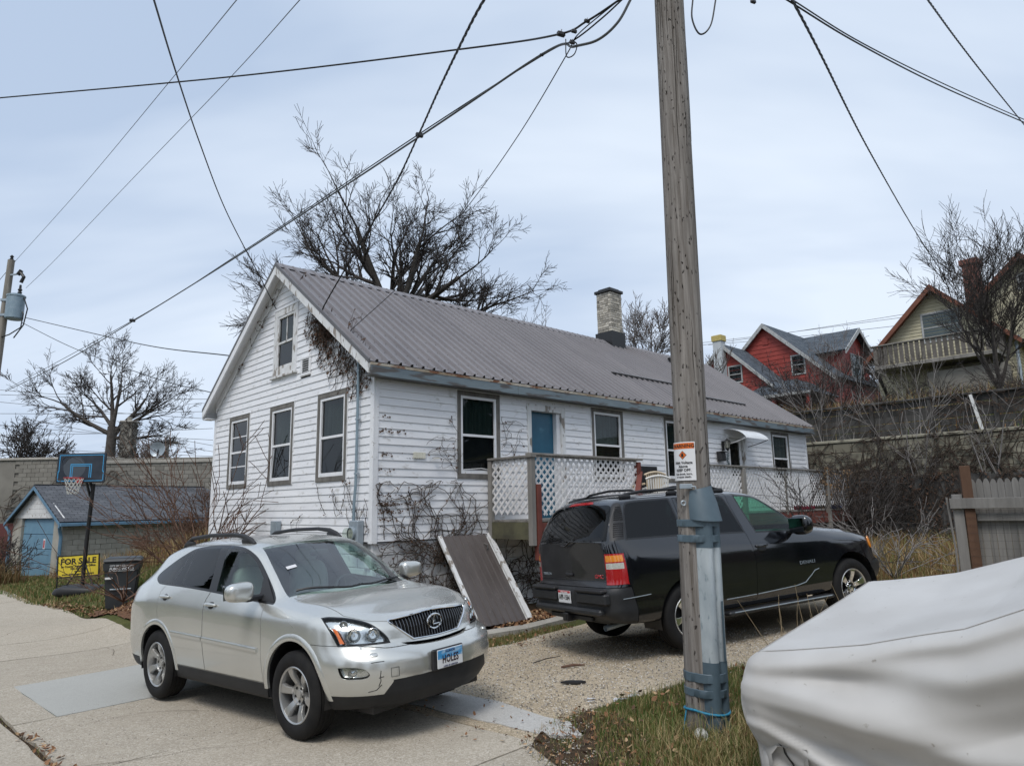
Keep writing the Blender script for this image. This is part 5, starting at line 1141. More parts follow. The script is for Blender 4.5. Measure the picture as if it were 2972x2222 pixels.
m_sticker = pm('sticker_white', (.6, .6, .62), .4); m_stickr = pm('sticker_red', (.5, .05, .06), .4)
q, nq = on_top(LB, 2.06, -.50, .004); part('sticker', MB().box(-.05, .05, -.002, 0, -.022, .022), m_sticker, lex, frame_on(q, nq, Vector((-1, 0, 1))) @ RZ(math.pi))
for (x, wx) in ((0.0, 0), (2.715, 0)):
    for s in (-1, 1):
        wheel(lex, T(x, s * .785, .362) @ (RZ(0) if s < 0 else RZ(math.pi)), .362, .236, .235, 6, m_tyre, m_alloy, m_hole, .085, twist=.15 + x * .2)
# ================================================================ black SUV
m_blk = pm('black_paint', (0.0045, 0.005, 0.007), 0.12, col2=(0.007, 0.0075, 0.010), scale=3, coat=1.0, spec=.5)
m_tailgate = pm('dusty_black_paint', (0.010, 0.010, 0.012), 0.35, col2=(0.016, 0.016, 0.018), scale=5, coat=.4)
m_bumper = pm('black_bumper_plastic', (0.013, 0.014, 0.016), 0.5, col2=(.02, .021, .023), scale=6, bump=.08, bscale=120)
m_tint2 = glass('privacy_glass', (0.12, 0.13, 0.145), 0.0, 1.45)
m_yfront = glass('green_tint_glass', (0.66, 0.90, 0.80), 0.0, 1.45)
m_tlamber = pm('amber_lens', (0.62, 0.20, 0.02), .15, col2=(.72, .26, .03), scale=40, coat=.8); m_tlwhite = pm('reverse_lens', (.42, .43, .38), .15, col2=(.5, .5, .46), scale=40, coat=.8)
YXK = [-1.06, -.98, -.90, -.82, -.70, -.2, .6, 1.2, 1.52, 1.9, 2.26, 2.5, 2.9, 3.2]
#        zb    wb   wm    zm    ws    zs    wB    zB    we    ze    zt
YXT = [(.50, .82, .86, .80, .86, 1.15, .84, 1.33, .78, 1.37, 1.385),
       (.44, .90, .955, .80, .955, 1.16, .905, 1.37, .80, 1.53, 1.57),
       (.42, .92, .985, .80, .985, 1.16, .925, 1.38, .78, 1.68, 1.73),
       (.41, .93, .995, .80, .995, 1.16, .930, 1.38, .75, 1.79, 1.855),
       (.40, .93, 1.00, .80, 1.00, 1.16, .932, 1.38, .735, 1.85, 1.912),
       (.38, .93, 1.00, .80, 1.00, 1.15, .930, 1.36, .73, 1.865, 1.93),
       (.38, .93, 1.00, .80, 1.00, 1.14, .930, 1.34, .73, 1.86, 1.93),
       (.38, .93, 1.00, .80, 1.00, 1.12, .928, 1.32, .725, 1.835, 1.91),
       (.38, .93, 1.00, .80, 1.00, 1.11, .926, 1.30, .71, 1.785, 1.865),
       (.38, .93, 1.00, .80, .998, 1.10, .924, 1.275, .77, 1.56, 1.645),
       (.38, .93, 1.00, .80, .995, 1.09, .92, 1.245, .84, 1.305, 1.40),
       (.38, .93, 1.00, .80, .995, 1.08, .915, 1.22, .82, 1.27, 1.315),
       (.38, .92, 1.00, .78, .985, 1.04, .905, 1.17, .80, 1.225, 1.28),
       (.40, .90, .99, .76, .975, 1.01, .895, 1.13, .77, 1.19, 1.25)]
for _x in (3.35, 3.48, 3.58, 3.66, 3.72, 3.76):
    _k = (1 - max(0, (_x - 3.12) / .66) ** 3.0) ** (1 / 3.0); _t = (_x - 3.2) / .56
    YXK.append(_x); YXT.append((.42 + .04 * _t, .88 * _k, .99 * _k, .74, .97 * _k, 1.0 - .03 * _t, .89 * _k, 1.12 - .06 * _t, .76 * _k, 1.18 - .08 * _t, 1.24 - .10 * _t))
def yk_deform(V):
    x, y, z = V[:, 0].copy(), V[:, 1].copy(), V[:, 2]
    r = 1 - sstep(-1.06, -.80, V[:, 0])
    x = x - r * (.035 * (1 - (y / .9) ** 2) + np.interp(z, [.5, .55, .82, .86, .90], [.03, .07, .07, .01, 0.0]))
    f = sstep(3.2, 3.7, V[:, 0]); x = x + f * np.interp(z, [.4, .5, .72, .76, 1.0, 1.2], [.06, .13, .12, .02, .0, -.06])
    y = y * (1 + .012 * np.interp(z, [.3, .45, .60, .63], [0, 1, 1, 0]))
    return np.stack([x, y, z], 1)
yuk = thing('black_suv', 'large black SUV with tinted windows parked rear-first beside the lattice deck', 'car',
            M=T(1.744, 9.619, -.005) @ RZ(.463) @ Matrix.Rotation(-.050, 4, 'Y') @ Matrix.Rotation(-.050, 4, 'X'))
ysh, YB, yout = body_shell(YXK, [lx_rows(t) for t in YXT], 58, yk_deform)
YC = Carver(ysh, yuk, m_blk, yout)
YAR = ((.0, .40, .475), (2.95, .42, .475))
for (x, z, r) in YAR:
    for s in (-1, 1): YC.cut(cyl(x, z, r, min(s * .62, s * 1.3), max(s * .62, s * 1.3)))
YC.take(smooth_loop([(1.52, -.64), (1.52, -.64), (1.57, 0), (1.52, .64), (1.52, .64), (1.9, .73), (2.25, .80), (2.25, .80), (2.36, .4), (2.40, 0), (2.36, -.4), (2.25, -.80), (2.25, -.80), (1.9, -.73)], 3), TOPF(1.15, 2.2), 'windscreen', m_yfront)
RG = smooth_loop([(-.83, 1.385), (-.83, 1.385), (0, 1.38), (.83, 1.385), (.83, 1.385), (.80, 1.55), (.735, 1.74), (.66, 1.80), (.5, 1.815), (0, 1.82), (-.5, 1.815), (-.66, 1.80), (-.735, 1.74), (-.80, 1.55)], 3)
YC.take(RG, FRONTF(-2, -.6), 'rear_window', m_tint2, gap=.006)
YC.take(smooth_loop([(-.30, 1.838), (-.30, 1.838), (0, 1.842), (.30, 1.838), (.30, 1.838), (.24, 1.87), (0, 1.873), (-.24, 1.87)], 3), FRONTF(-2, -.5), 'brake_light', m_red, gap=.004)
vent_o = smooth_loop([(-.815, 1.80), (-.745, 1.83), (-.725, 1.77), (-.765, 1.58), (-.835, 1.39), (-.835, 1.39), (-1.01, 1.385), (-1.01, 1.385), (-.965, 1.54), (-.90, 1.70)], 3)
YC.take(vent_o, SIDE, 'pillar_vent', m_blackp)
YW = [('quarter_window', smooth_loop([(-.80, 1.40), (-.80, 1.40), (-.72, 1.66), (-.66, 1.78), (-.58, 1.815), (-.3, 1.822), (.02, 1.822), (.02, 1.822), (.06, 1.38), (.06, 1.38)], 3), m_tint2),
      ('rear_door_window', smooth_loop([(.16, 1.815), (.16, 1.815), (.80, 1.808), (.90, 1.79), (.95, 1.72), (1.06, 1.33), (1.06, 1.33), (.20, 1.37), (.20, 1.37)], 3), m_tint2),
      ('front_door_window', smooth_loop([(1.16, 1.77), (1.20, 1.79), (1.45, 1.772), (1.60, 1.735), (1.72, 1.66), (1.9, 1.535), (2.06, 1.42), (2.06, 1.42), (2.05, 1.28), (2.05, 1.28), (1.28, 1.315), (1.28, 1.315)], 3), m_yfront)]
for nm, po, mt in YW:
    YC.take(po, SIDE, nm, mt); YC.take(grow(po, .022), SIDE, 'window_seal', m_rubber)
# tail lamps: three stacked lenses wrapping the corner
for s in (-1, 1):
    n0, n1 = (-1.3, -.795) if s > 0 else (.795, 1.3)     # U x V points to -y
    fr = dict(o=(0, 0, 0), U=(1, 0, 0), V=(0, 0, 1), n0=n0, n1=n1)
    TLO = smooth_loop([(-1.3, .885), (-1.3, .885), (-.91, .885), (-.885, .91), (-.905, 1.20), (-.93, 1.235), (-1.3, 1.235), (-1.3, 1.235)], 3)
    tl = boolean(YC.me, prism_mesh(TLO, **fr), 'INTERSECT'); YC.cut(prism_mesh(grow(TLO, .004), **fr)); tc_ = Carver(tl, yuk, m_red, yout)
    for nm, za, zb_, mt in (('turn_lens', 1.145, 1.218, m_tlamber), ('reverse_lens', 1.062, 1.130, m_tlwhite)):
        g0, g1 = (-1.3, -.812) if s > 0 else (.812, 1.3)
        tc_.take([(-1.3, za), (-.922, za), (-.922, zb_), (-1.3, zb_)], dict(o=(0, 0, 0), U=(1, 0, 0), V=(0, 0, 1), n0=g0, n1=g1), nm, mt)
    tc_.finish('tail_lamp')
YC.take([(-1.5, .3), (-.80, .3), (-.80, .60), (-.86, .845), (-1.5, .845)], SIDE, 'rear_bumper', m_bumper, gap=.008)
YC.take([(-.79, .925), (.79, .925), (.79, 1.372), (-.79, 1.372)], FRONTF(-2, -.8), 'liftgate', m_tailgate, gap=.006)
YC.take([(-.79, .853), (.79, .853), (.79, .915), (-.79, .915)], FRONTF(-2, -.8), 'liftgate_lower', m_tailgate, gap=.004)
YC.take([(.10, 1.83), (.10, 1.36), (.14, 1.0), (.40, .78), (.475, .55), (1.075, .48), (1.14, .97), (1.085, 1.28), (1.0, 1.72), (1.0, 1.83)], SIDE, 'rear_door', m_blk, gap=.006)
YC.take([(1.012, 1.83), (1.012, 1.72), (1.098, 1.28), (1.153, .97), (1.088, .48), (2.33, .50), (2.37, .78), (2.32, 1.22), (2.30, 1.30), (1.60, 1.80)], SIDE, 'front_door', m_blk, gap=.006)
YC.take([(2.3, .3), (3.6, .3), (4.2, .3), (4.2, .72), (3.42, .735), (3.3, .60), (2.3, .3)][1:6], SIDE, 'front_bumper', m_bumper, gap=.006)
for s in (-1, 1):
    n0, n1 = (-1.3, -.45) if s > 0 else (.45, 1.3)
    YC.take(smooth_loop([(3.45, 1.075), (3.45, 1.075), (3.8, 1.06), (3.8, .88), (3.8, .88), (3.50, .885), (3.47, .96)], 3), dict(o=(0, 0, 0), U=(1, 0, 0), V=(0, 0, 1), n0=n0, n1=n1), 'headlight', m_bowl, gap=.005)
    n0, n1 = (-1.3, -.80) if s > 0 else (.80, 1.3)
    p, n_ = on_side(YB, 3.47, .985, s, .004); part('marker_lamp', superell(MB(), (0, 0, 0), (.045, .014, .085), .7, 16, 10), m_tlamber, yuk, frame_on(p, n_), smooth=True)
YC.take(smooth_loop([(-.42, 1.06), (-.42, 1.06), (.42, 1.06), (.42, 1.06), (.42, .82), (.42, .82), (-.42, .82), (-.42, .82)], 1), FRONTF(3.3, 4.4), 'grille', m_chrome)
YC.take([(2.45, -.86), (3.60, -.80), (3.72, -.3), (3.72, .3), (3.60, .80), (2.45, .86)], TOPF(1.14, 1.5), 'bonnet', m_blk, gap=.006)
YC.finish('body')
# louvre slats on the pillar vents, bumper step, plate recess, hitch
for s in (-1, 1):
    for i in range(15):
        z = 1.43 + i * .0245
        if i == 7: continue
        xc = np.interp(z, [1.40, 1.55, 1.70, 1.80], [-.915, -.855, -.80, -.765]); hw = np.interp(z, [1.40, 1.55, 1.70, 1.80], [.062, .066, .056, .025])
        part('vent_slat', MB().bar(on_side(YB, xc - hw, z, s, .003)[0], on_side(YB, xc + hw, z, s, .003)[0], .012, .010), m_blackp, yuk)
bp = on_front(YB, 0, .70, x0=-4, sgn=1)[0].x
for a_, b_ in ((-.86, -.24), (.24, .86)): part('bumper_step', MB().cbox(bp - .045, bp + .06, a_, b_, .795, .835, .012), m_blackp, yuk)
for a_, b_ in ((-.90, -.25), (.25, .90)): part('bumper_block', MB().cbox(bp - .03, bp + .06, a_, b_, .66, .79, .02), m_bumper, yuk)
part('leak_blocker', MB().box(-.94, -.52, -.87, .87, .62, 1.33), m_black, yuk)  # added black box, stops daylight showing through the tail panel gaps
part('bumper_lip', MB().cbox(bp - .05, bp + .05, -.80, .80, .53, .61, .025), m_bumper, yuk)
part('hitch', MB().cbox(bp - .06, bp + .15, -.06, .06, .43, .53, .008).box(bp - .065, bp - .055, -.035, .035, .45, .51).cbox(bp + .02, bp + .08, -.5, .5, .45, .51, .01), m_black, yuk)
part('exhaust_pipe', MB().tube([(.5, -.5, .42), (-.6, -.52, .40), (-1.0, -.55, .36)], .035, 12, cap=False), m_galv, yuk, smooth=True)
yp_ = plate(yuk, T(bp - .006, .05, .72) @ RZ(-math.pi / 2), (.046, .074, m_stickr), 'APF-1564', 'WISCONSIN', None, m_black, back=False)
for t, sz, y, z, mt in (('YUKON', .048, .60, .965, m_galv), ('GMC', .062, -.66, .955, m_stickr)):
    p, n_ = on_front(YB, y, z, x0=-4, sgn=1, off=.004); o = part('lettering', MB(), mt, yuk); o.data = text_mesh(t, sz, mt, 'CENTER', .003, 1.35, 1.0); o.matrix_local = T(p.x, y, z) @ RZ(-math.pi / 2) @ RX90
    if t == 'GMC':
        o2 = part('lettering_edge', MB(), m_chrome, yuk); o2.data = text_mesh(t, sz * 1.1, m_chrome, 'CENTER', .001, 1.35, 0.98); o2.matrix_local = T(p.x + .0015, y, z - .003) @ RZ(-math.pi / 2) @ RX90
p, n_ = on_side(YB, 2.05, .85, -1, .003); o = part('lettering', MB(), m_galv, yuk); o.data = text_mesh('DENALI', .062, m_galv, 'CENTER', .002, 1.35, 1.05); o.matrix_local = T(2.06, p.y, .822) @ RX90
wz = on_front(YB, 0, 1.36, x0=-4, sgn=1)[0]
part('rear_wiper', MB().tube([(wz.x - .02, .12, 1.345), (wz.x - .045, -.02, 1.335), (wz.x - .05, -.18, 1.40)], .012, 6).tube([(wz.x - .045, -.14, 1.395), (wz.x - .04, -.72, 1.375)], .009, 6), m_black, yuk)
part('liftgate_handle', superell(MB(), (on_front(YB, 0, .99, x0=-4, sgn=1)[0].x - .01, .0, .985), (.02, .09, .025), .6, 16, 8), m_blackp, yuk, smooth=True)
for s in (-1, 1):
    for (xa, zc) in ((.32, 1.13), (1.27, 1.115)):
        p0, n0 = on_side(YB, xa, zc, s); h = part('door_handle', superell(MB(), (0, .012, .012), (.105, .016, .02), .6, 20, 10), m_blk, yuk, frame_on(p0, n0), smooth=True, sharp=60)
        part('handle_recess', superell(MB(), (0, -.002, -.01), (.085, .008, .048), .7, 16, 8), m_black, h, smooth=True)
    mir = part('door_mirror', superell(MB(), (0, 0, 0), (.10, .15, .125), .6, 28, 18, 0, lambda x, y, z: (x * (1 - .25 * abs(z)), y, z * (1 - .12 * x))), m_blk, yuk, T(1.88, s * 1.16, 1.345), smooth=True, sharp=70)
    part('mirror_glass', MB().cbox(-.105, -.095, -.12, .12, -.095, .095, .003), m_mirror, mir); part('mirror_arm', MB().cbox(-.03, .06, min(-s * .24, -s * .05), max(-s * .24, -s * .05), -.11, -.06, .012), m_blackp, mir)
    rl = [on_top(YB, x, s * .62)[0] + Vector((0, 0, zo)) for x, zo in ((-.62, .0), (-.55, .045), (-.3, .065), (.4, .07), (.9, .06), (1.08, .01))]
    part('roof_rail', MB().tube(rl, .019, 8), m_blackp, yuk, smooth=True)
    for x in (-.55, .2, 1.0): p, _n = on_top(YB, x, s * .62); part('rail_foot', superell(MB(), tuple(p + Vector((0, 0, .02))), (.09, .024, .03), .7, 14, 8), m_blackp, yuk, smooth=True)
    part('running_board', MB().cbox(.52, 2.42, min(s * .90, s * 1.06), max(s * .90, s * 1.06), .335, .385, .018), m_bumper, yuk)
    part('board_strip', MB().cbox(.6, 2.36, min(s * 1.055, s * 1.066), max(s * 1.055, s * 1.066), .365, .378, .003), m_galv, yuk)
    cs_ = [(-.98, .72), (-.60, .735)]; part('side_strip', strip_on_side(YB, cs_, .010, .006, s, 12), m_galv, yuk)
    part('side_strip', strip_on_side(YB, [(.56, .53), (1.07, .535)], .010, .006, s, 10), m_galv, yuk)
    part('side_strip', strip_on_side(YB, [(1.10, .535), (1.80, .56), (1.98, .585), (2.10, .66), (2.18, .72), (2.26, .735)], .010, .006, s, 8), m_galv, yuk)
    for (cx, cz, r) in YAR:
        lb = MB(); n = 24
        for y in (s * .62, s * .97):
            for i in range(n + 1): a = math.radians(-12 + 204 * i / n); lb.v.append((cx + (r + .004) * math.cos(a), y, cz + (r + .004) * math.sin(a)))
        for i in range(n): lb.f.append((i, i + 1, n + 2 + i, n + 1 + i)); lb.m.append(0)
        lb.add([(cx + (r + .004) * math.cos(math.radians(-12 + 204 * i / n)), s * .62, cz + (r + .004) * math.sin(math.radians(-12 + 204 * i / n))) for i in range(n + 1)], [tuple(range(n + 1))])
        part('wheel_arch_liner', lb, m_black, yuk)
for x in (-.35, .75): part('cross_bar', MB().tube([on_top(YB, x, y)[0] + Vector((0, 0, .075 if abs(y) < .6 else .05)) for y in (-.61, -.5, 0, .5, .61)], .016, 8), m_blackp, yuk, smooth=True)
part('underbody', MB().box(.5, 2.4, -.60, .60, .32, .42).box(-.95, -.5, -.6, .6, .40, .5).box(3.4, 3.6, -.6, .6, .42, .5).tube([(0, -.7, .40), (0, .7, .40)], .06, 10), m_black, yuk)
part('cabin_floor', MB().box(-.8, 2.3, -.85, .85, .62, .66), m_cabin, yuk)
for y in (-.42, .42): part('front_seat', superell(superell(superell(MB(), (1.45, y, .92), (.28, .27, .10), .6), (1.16, y, 1.22), (.10, .26, .34), .6), (1.12, y, 1.60), (.06, .14, .10), .7), m_greytrim, yuk, smooth=True)
part('rear_seat', superell(MB(), (.25, 0, 1.12), (.12, .72, .34), .5), m_cabin, yuk, smooth=True)
part('dashboard', superell(MB(), (2.2, 0, 1.14), (.28, .82, .14), .6, 24, 10), m_cabin, yuk, smooth=True)
part('steering_wheel', MB().tube([(0, .2 * math.cos(a), .2 * math.sin(a)) for a in [2 * math.pi * i / 24 for i in range(25)]], .016, 8), m_cabin, yuk, T(1.90, .42, 1.22) @ Matrix.Rotation(-.42, 4, 'Y'), smooth=True)
for x in (0.0, 2.95):
    for s in (-1, 1): wheel(yuk, T(x, s * .84, .400) @ (RZ(0) if s < 0 else RZ(math.pi)), .400, .262, .275, 6, m_tyre, m_alloy, m_hole, .10, chrome=m_chrome, twist=.35 + x)
# ================================================================ utility pole in front
m_pole = None
def pole_mat():
    m, nt, b, out = _nodes('weathered_pole_wood'); L = nt.links.new; N = nt.nodes.new
    tcn = N('ShaderNodeTexCoord'); mp1 = N('ShaderNodeMapping'); mp1.inputs['Scale'].default_value = (14, 14, .55); L(tcn.outputs['Object'], mp1.inputs[0])
    n1 = N('ShaderNodeTexNoise'); n1.inputs['Scale'].default_value = 2.2; n1.inputs['Detail'].default_value = 8; n1.inputs['Roughness'].default_value = .7; L(mp1.outputs[0], n1.inputs['Vector'])
    r1 = N('ShaderNodeValToRGB'); e = r1.color_ramp.elements; e[0].position = .30; e[0].color = (.085, .070, .055, 1); e[1].position = .72; e[1].color = (.315, .292, .268, 1); k = e.new(.5); k.color = (.195, .178, .162, 1); L(n1.outputs['Fac'], r1.inputs[0])
    mp2 = N('ShaderNodeMapping'); mp2.inputs['Scale'].default_value = (36, 36, 14); L(tcn.outputs['Object'], mp2.inputs[0])
    nd = N('ShaderNodeTexNoise'); nd.inputs['Scale'].default_value = 1.1; nd.inputs['Detail'].default_value = 3; L(mp2.outputs[0], nd.inputs['Vector']); va = N('ShaderNodeVectorMath'); va.operation = 'MULTIPLY_ADD'; va.inputs[1].default_value = (1.5, 1.5, 1.5); L(nd.outputs['Color'], va.inputs[0]); L(mp2.outputs[0], va.inputs[2])
    v = N('ShaderNodeTexVoronoi'); v.inputs['Scale'].default_value = .9; v.inputs['Randomness'].default_value = 1; L(va.outputs[0], v.inputs['Vector'])
    sp = N('ShaderNodeSeparateColor'); L(v.outputs['Color'], sp.inputs[0])
    thr = N('ShaderNodeMath'); thr.operation = 'GREATER_THAN'; thr.inputs[1].default_value = .30; L(sp.outputs[1], thr.inputs[0])
    near = N('ShaderNodeMapRange'); near.inputs['From Min'].default_value = .10; near.inputs['From Max'].default_value = .26; near.inputs['To Min'].default_value = 1; near.inputs['To Max'].default_value = 0; L(v.outputs['Distance'], near.inputs[0])
    pk = N('ShaderNodeMath'); pk.operation = 'MULTIPLY'; L(thr.outputs[0], pk.inputs[0]); L(near.outputs[0], pk.inputs[1])
    mxn = N('ShaderNodeMixRGB'); mxn.inputs[2].default_value = (.028, .022, .018, 1); L(pk.outputs[0], mxn.inputs[0]); L(r1.outputs[0], mxn.inputs[1]); L(mxn.outputs[0], b.inputs['Base Color']); b.inputs['Roughness'].default_value = .9; b.inputs['Specular IOR Level'].default_value = .2
    hs = N('ShaderNodeMath'); hs.operation = 'SUBTRACT'; L(n1.outputs['Fac'], hs.inputs[0]); L(pk.outputs[0], hs.inputs[1])
    bp = N('ShaderNodeBump'); bp.inputs['Strength'].default_value = .9; bp.inputs['Distance'].default_value = .012; L(hs.outputs[0], bp.inputs['Height']); L(bp.outputs[0], b.inputs['Normal']); return m
m_pole = pole_mat()
PBX, PBY, PLX = 1.493, 5.905, .0130
pole = thing('utility_pole', 'tall weathered wooden utility pole with woodpecked surface beside the covered car', 'utility pole', (PBX, PBY, 0))
def pc_(z): return Vector((PLX * z, 0, z))
def prad(z): return .1435 - .0012 * z
pb = MB(); zz = np.linspace(-.3, 10.6, 60); n = 40
ph = [RNG.uniform(0, 6) for _ in range(6)]
def poleR(a, z): return prad(z) * (1 + .012 * math.sin(3 * a + ph[0] + z * .3) + .008 * math.sin(7 * a + ph[1] - z * .5) + .006 * math.sin(z * 2.1 + ph[2]))
for z in zz:
    for j in range(n): a = 2 * math.pi * j / n; pb.v.append((PLX * z + poleR(a, z) * math.cos(a), poleR(a, z) * math.sin(a), z))
for i in range(len(zz) - 1):
    for j in range(n): pb.f.append((i * n + j, i * n + (j + 1) % n, (i + 1) * n + (j + 1) % n, (i + 1) * n + j)); pb.m.append(0)
pb.f.append(tuple((len(zz) - 1) * n + j for j in range(n))); pb.m.append(0)
part('shaft', pb, m_pole, pole, smooth=True)
# long drying checks as thin dark splits
ck = MB()
for i in range(16):
    a = math.radians(RNG.uniform(190, 350)); z0 = RNG.uniform(.3, 6.5); l = RNG.uniform(.4, 1.3); pts = []
    for k in range(7): z = z0 + l * k / 6; aa = a + .03 * math.sin(k * 1.3 + i); pts.append((PLX * z + (poleR(aa, z) + .0005) * math.cos(aa), (poleR(aa, z) + .0005) * math.sin(aa), z))
    ck.tube(pts, [.0006, .002, .0028, .003, .0026, .0018, .0005], 4)
part('drying_crack', ck, pm('crack_dark', (.022, .017, .013), .95), pole, kind='stuff')
m_uguard = pm('galvanised_guard', (.34, .39, .42), .45, metal=.35, col2=(.48, .53, .55), scale=6, spots=(.24, .29, .32), spot_scale=26, spot_lo=.58, spot_hi=.7, stretch=(1, 1, .4))
m_bluepaint = pm('slate_blue_paint', (.060, .092, .115), .5, col2=(.080, .118, .145), scale=5, bump=.05, bscale=40)
# ribbed U-guard on the front right of the pole, two flutes
GA = math.radians(304)
def guard_mesh(z0, z1, prof, off=0):
    b = MB(); zs = np.linspace(z0, z1, 12); m = len(prof)
    for z in zs:
        c = pc_(z); u = Vector((math.cos(GA), math.sin(GA), 0)); t = Vector((-math.sin(GA), math.cos(GA), 0))
        for tt, oo in prof: b.v.append(tuple(c + t * tt + u * (oo + off)))
    for i in range(len(zs) - 1):
        for j in range(m - 1): b.f.append((i * m + j, i * m + j + 1, (i + 1) * m + j + 1, (i + 1) * m + j)); b.m.append(0)
    return b
R0 = .138
prof = [(-.105, R0 - .05), (-.10, R0 + .0)] + [(-.092 + .092 * (1 - math.cos(math.pi * i / 8)) * .5 * 1.1, R0 + .01 + .052 * math.sin(math.pi * i / 8)) for i in range(9)] + [(.016 + .088 * (1 - math.cos(math.pi * i / 7)) * .5, R0 + .008 + .045 * math.sin(math.pi * i / 7)) for i in range(1, 8)] + [(.108, R0 - .05)]
part('cable_guard', guard_mesh(-.05, 1.72, prof), m_uguard, pole, smooth=True, sharp=50)
part('painted_band', guard_mesh(1.44, 1.70, prof, .003), m_bluepaint, pole, smooth=True, sharp=50); part('painted_band', guard_mesh(.02, .56, prof, .003), m_bluepaint, pole, smooth=True, sharp=50)
drip = []
for i in range(9): drip.append((.02 + i * .0095, R0 + .04))
part('paint_run', guard_mesh(.56, 1.02, [(.035, R0 + .058), (.06, R0 + .056), (.095, R0 + .02)], .004), m_bluepaint, pole, smooth=True)
# straps go round pole and guard
def strap(z0, z1, mat=m_bluepaint):
    pts = []
    for i in range(49):
        a = GA + 2 * math.pi * i / 48; c = Vector((math.cos(a), math.sin(a), 0)); da = abs((a - GA + math.pi) % (2 * math.pi) - math.pi); r = .150 + .055 * max(0, math.cos(da * 1.25)) if da < 1.25 else .150
        pts.append(c * r)
    b = MB(); m = len(pts)
    for z in (z0, z0 + .004, z1 - .004, z1):
        for p in pts: b.v.append(tuple(p + pc_(z) + Vector((0, 0, RNG.uniform(-.002, .002))) - (p.normalized() * .004 if z in (z0, z1) else Vector())))
    for k in range(3):
        for i in range(m - 1): b.f.append((k * m + i, k * m + i + 1, (k + 1) * m + i + 1, (k + 1) * m + i)); b.m.append(0)
    part('strap', b, mat, pole, smooth=True)
for z0, z1 in ((1.607, 1.667), (1.483, 1.542), (.405, .475), (.295, .355)): strap(z0, z1)
# sheet-metal hood at the guard's mouth
hb = MB(); hs = []
for (z, r0, r1, sp_) in ((1.93, .145, .15, 1.1), (1.80, .15, .205, 1.2), (1.67, .16, .245, 1.15)):
    row = []
    for i in range(13):
        q = -1 + 2 * i / 12; a = GA + q * sp_ * .95; r = r0 + (r1 - r0) * (1 - q * q); row.append(tuple(pc_(z + (.03 * q if z > 1.9 else (-.02 * (1 - q * q) if z < 1.7 else 0))) + Vector((math.cos(a), math.sin(a), 0)) * r))
    hs.append(row)
hb.v = [p for r in hs for p in r]; hb.f = [(i * 13 + j, i * 13 + j + 1, (i + 1) * 13 + j + 1, (i + 1) * 13 + j) for i in range(2) for j in range(12)]; hb.m = [0] * 24
part('guard_hood', hb, m_bluepaint, pole, smooth=True, sharp=70)
part('eye_bolt', MB().tube([(-.02 + .018 * math.cos(t), -.155, 1.80 + .018 * math.sin(t)) for t in [i * .6 for i in range(12)]], .006, 6), m_galv, pole, T(-.075, .03, .0))
part('hardware_plate', MB().cbox(-.125, -.02, -.158, -.146, 1.915, 1.955, .004).tube([(-.03, -.155, 1.935), (-.0, -.175, 1.93), (.0, -.175, 1.91)], .006, 6), m_galv, pole)
# warning sign bent round the pole
m_signw = pm('sign_white', (.70, .70, .71), .35); m_signo = pm('sign_orange', (.66, .14, .012), .4)
SA0 = math.radians(226)
def bend(me, z0, off):
    """wrap flat lettering (x,y) on the pole: x becomes angle, y height"""
    for v in me.vertices:
        x, y, zt_ = v.co; z = z0 + y; r = .1455 + off + zt_; a = SA0 + x / .1455; v.co = Vector((PLX * z + r * math.cos(a), r * math.sin(a), z))
    return me
sg = thing('warning_sign', 'white and orange high voltage warning sign wrapped on the wooden pole', 'sign', (PBX, PBY, 0))
def sheet_on_pole(name, x0, x1, z0, z1, off, mat):
    b = MB()
    b.grid(lambda u, v: (lambda a, z: (PLX * z + (.1455 + off) * math.cos(a), (.1455 + off) * math.sin(a), z))(SA0 + (x0 + (x1 - x0) * u) / .1455, z0 + (z1 - z0) * v), 14, 4); part(name, b, mat, sg, smooth=True)
sheet_on_pole('sign_face', -.115, .105, 1.985, 2.305, .004, m_signw); sheet_on_pole('warning_band', -.108, .098, 2.248, 2.296, .0052, m_signo)
for t, sz, z, mt, xs in (('WARNING', .040, 2.258, m_black, 1.05), ('High Voltage', .031, 2.122, m_black, 1.0), ('Above', .031, 2.092, m_black, 1.0), ('KEEP OFF.', .031, 2.060, m_black, 1.0), ('Can shock, burn,', .022, 2.032, m_black, 1.0), ('or cause death.', .022, 2.008, m_black, 1.0)):
    o = part('lettering', MB(), mt, sg); o.data = bend(text_mesh(t, sz, mt, 'CENTER', .0004, xs, 1.0, .02), z, .0064)
b = MB(); b.add([(0, -.036, 0), (.036, 0, 0), (0, .036, 0), (-.036, 0, 0)], [(0, 1, 2, 3)]); me = b.mesh('diamond', m_black); o = link('diamond', bend(me, 2.195, .0058), sg)
b = MB(); b.add([(0, -.031, 0), (.031, 0, 0), (0, .031, 0), (-.031, 0, 0)], [(0, 1, 2, 3)]); o = link('diamond', bend(b.mesh('diamond', m_signo), 2.195, .0066), sg)
b = MB(); b.add([(-.008, -.016, 0), (.010, -.016, 0), (.009, .004, 0), (.003, .018, 0), (-.006, .016, 0), (-.012, 0, 0)], [tuple(range(6))]); o = link('hand_symbol', bend(b.mesh('hand_symbol', m_black), 2.195, .0074), sg)
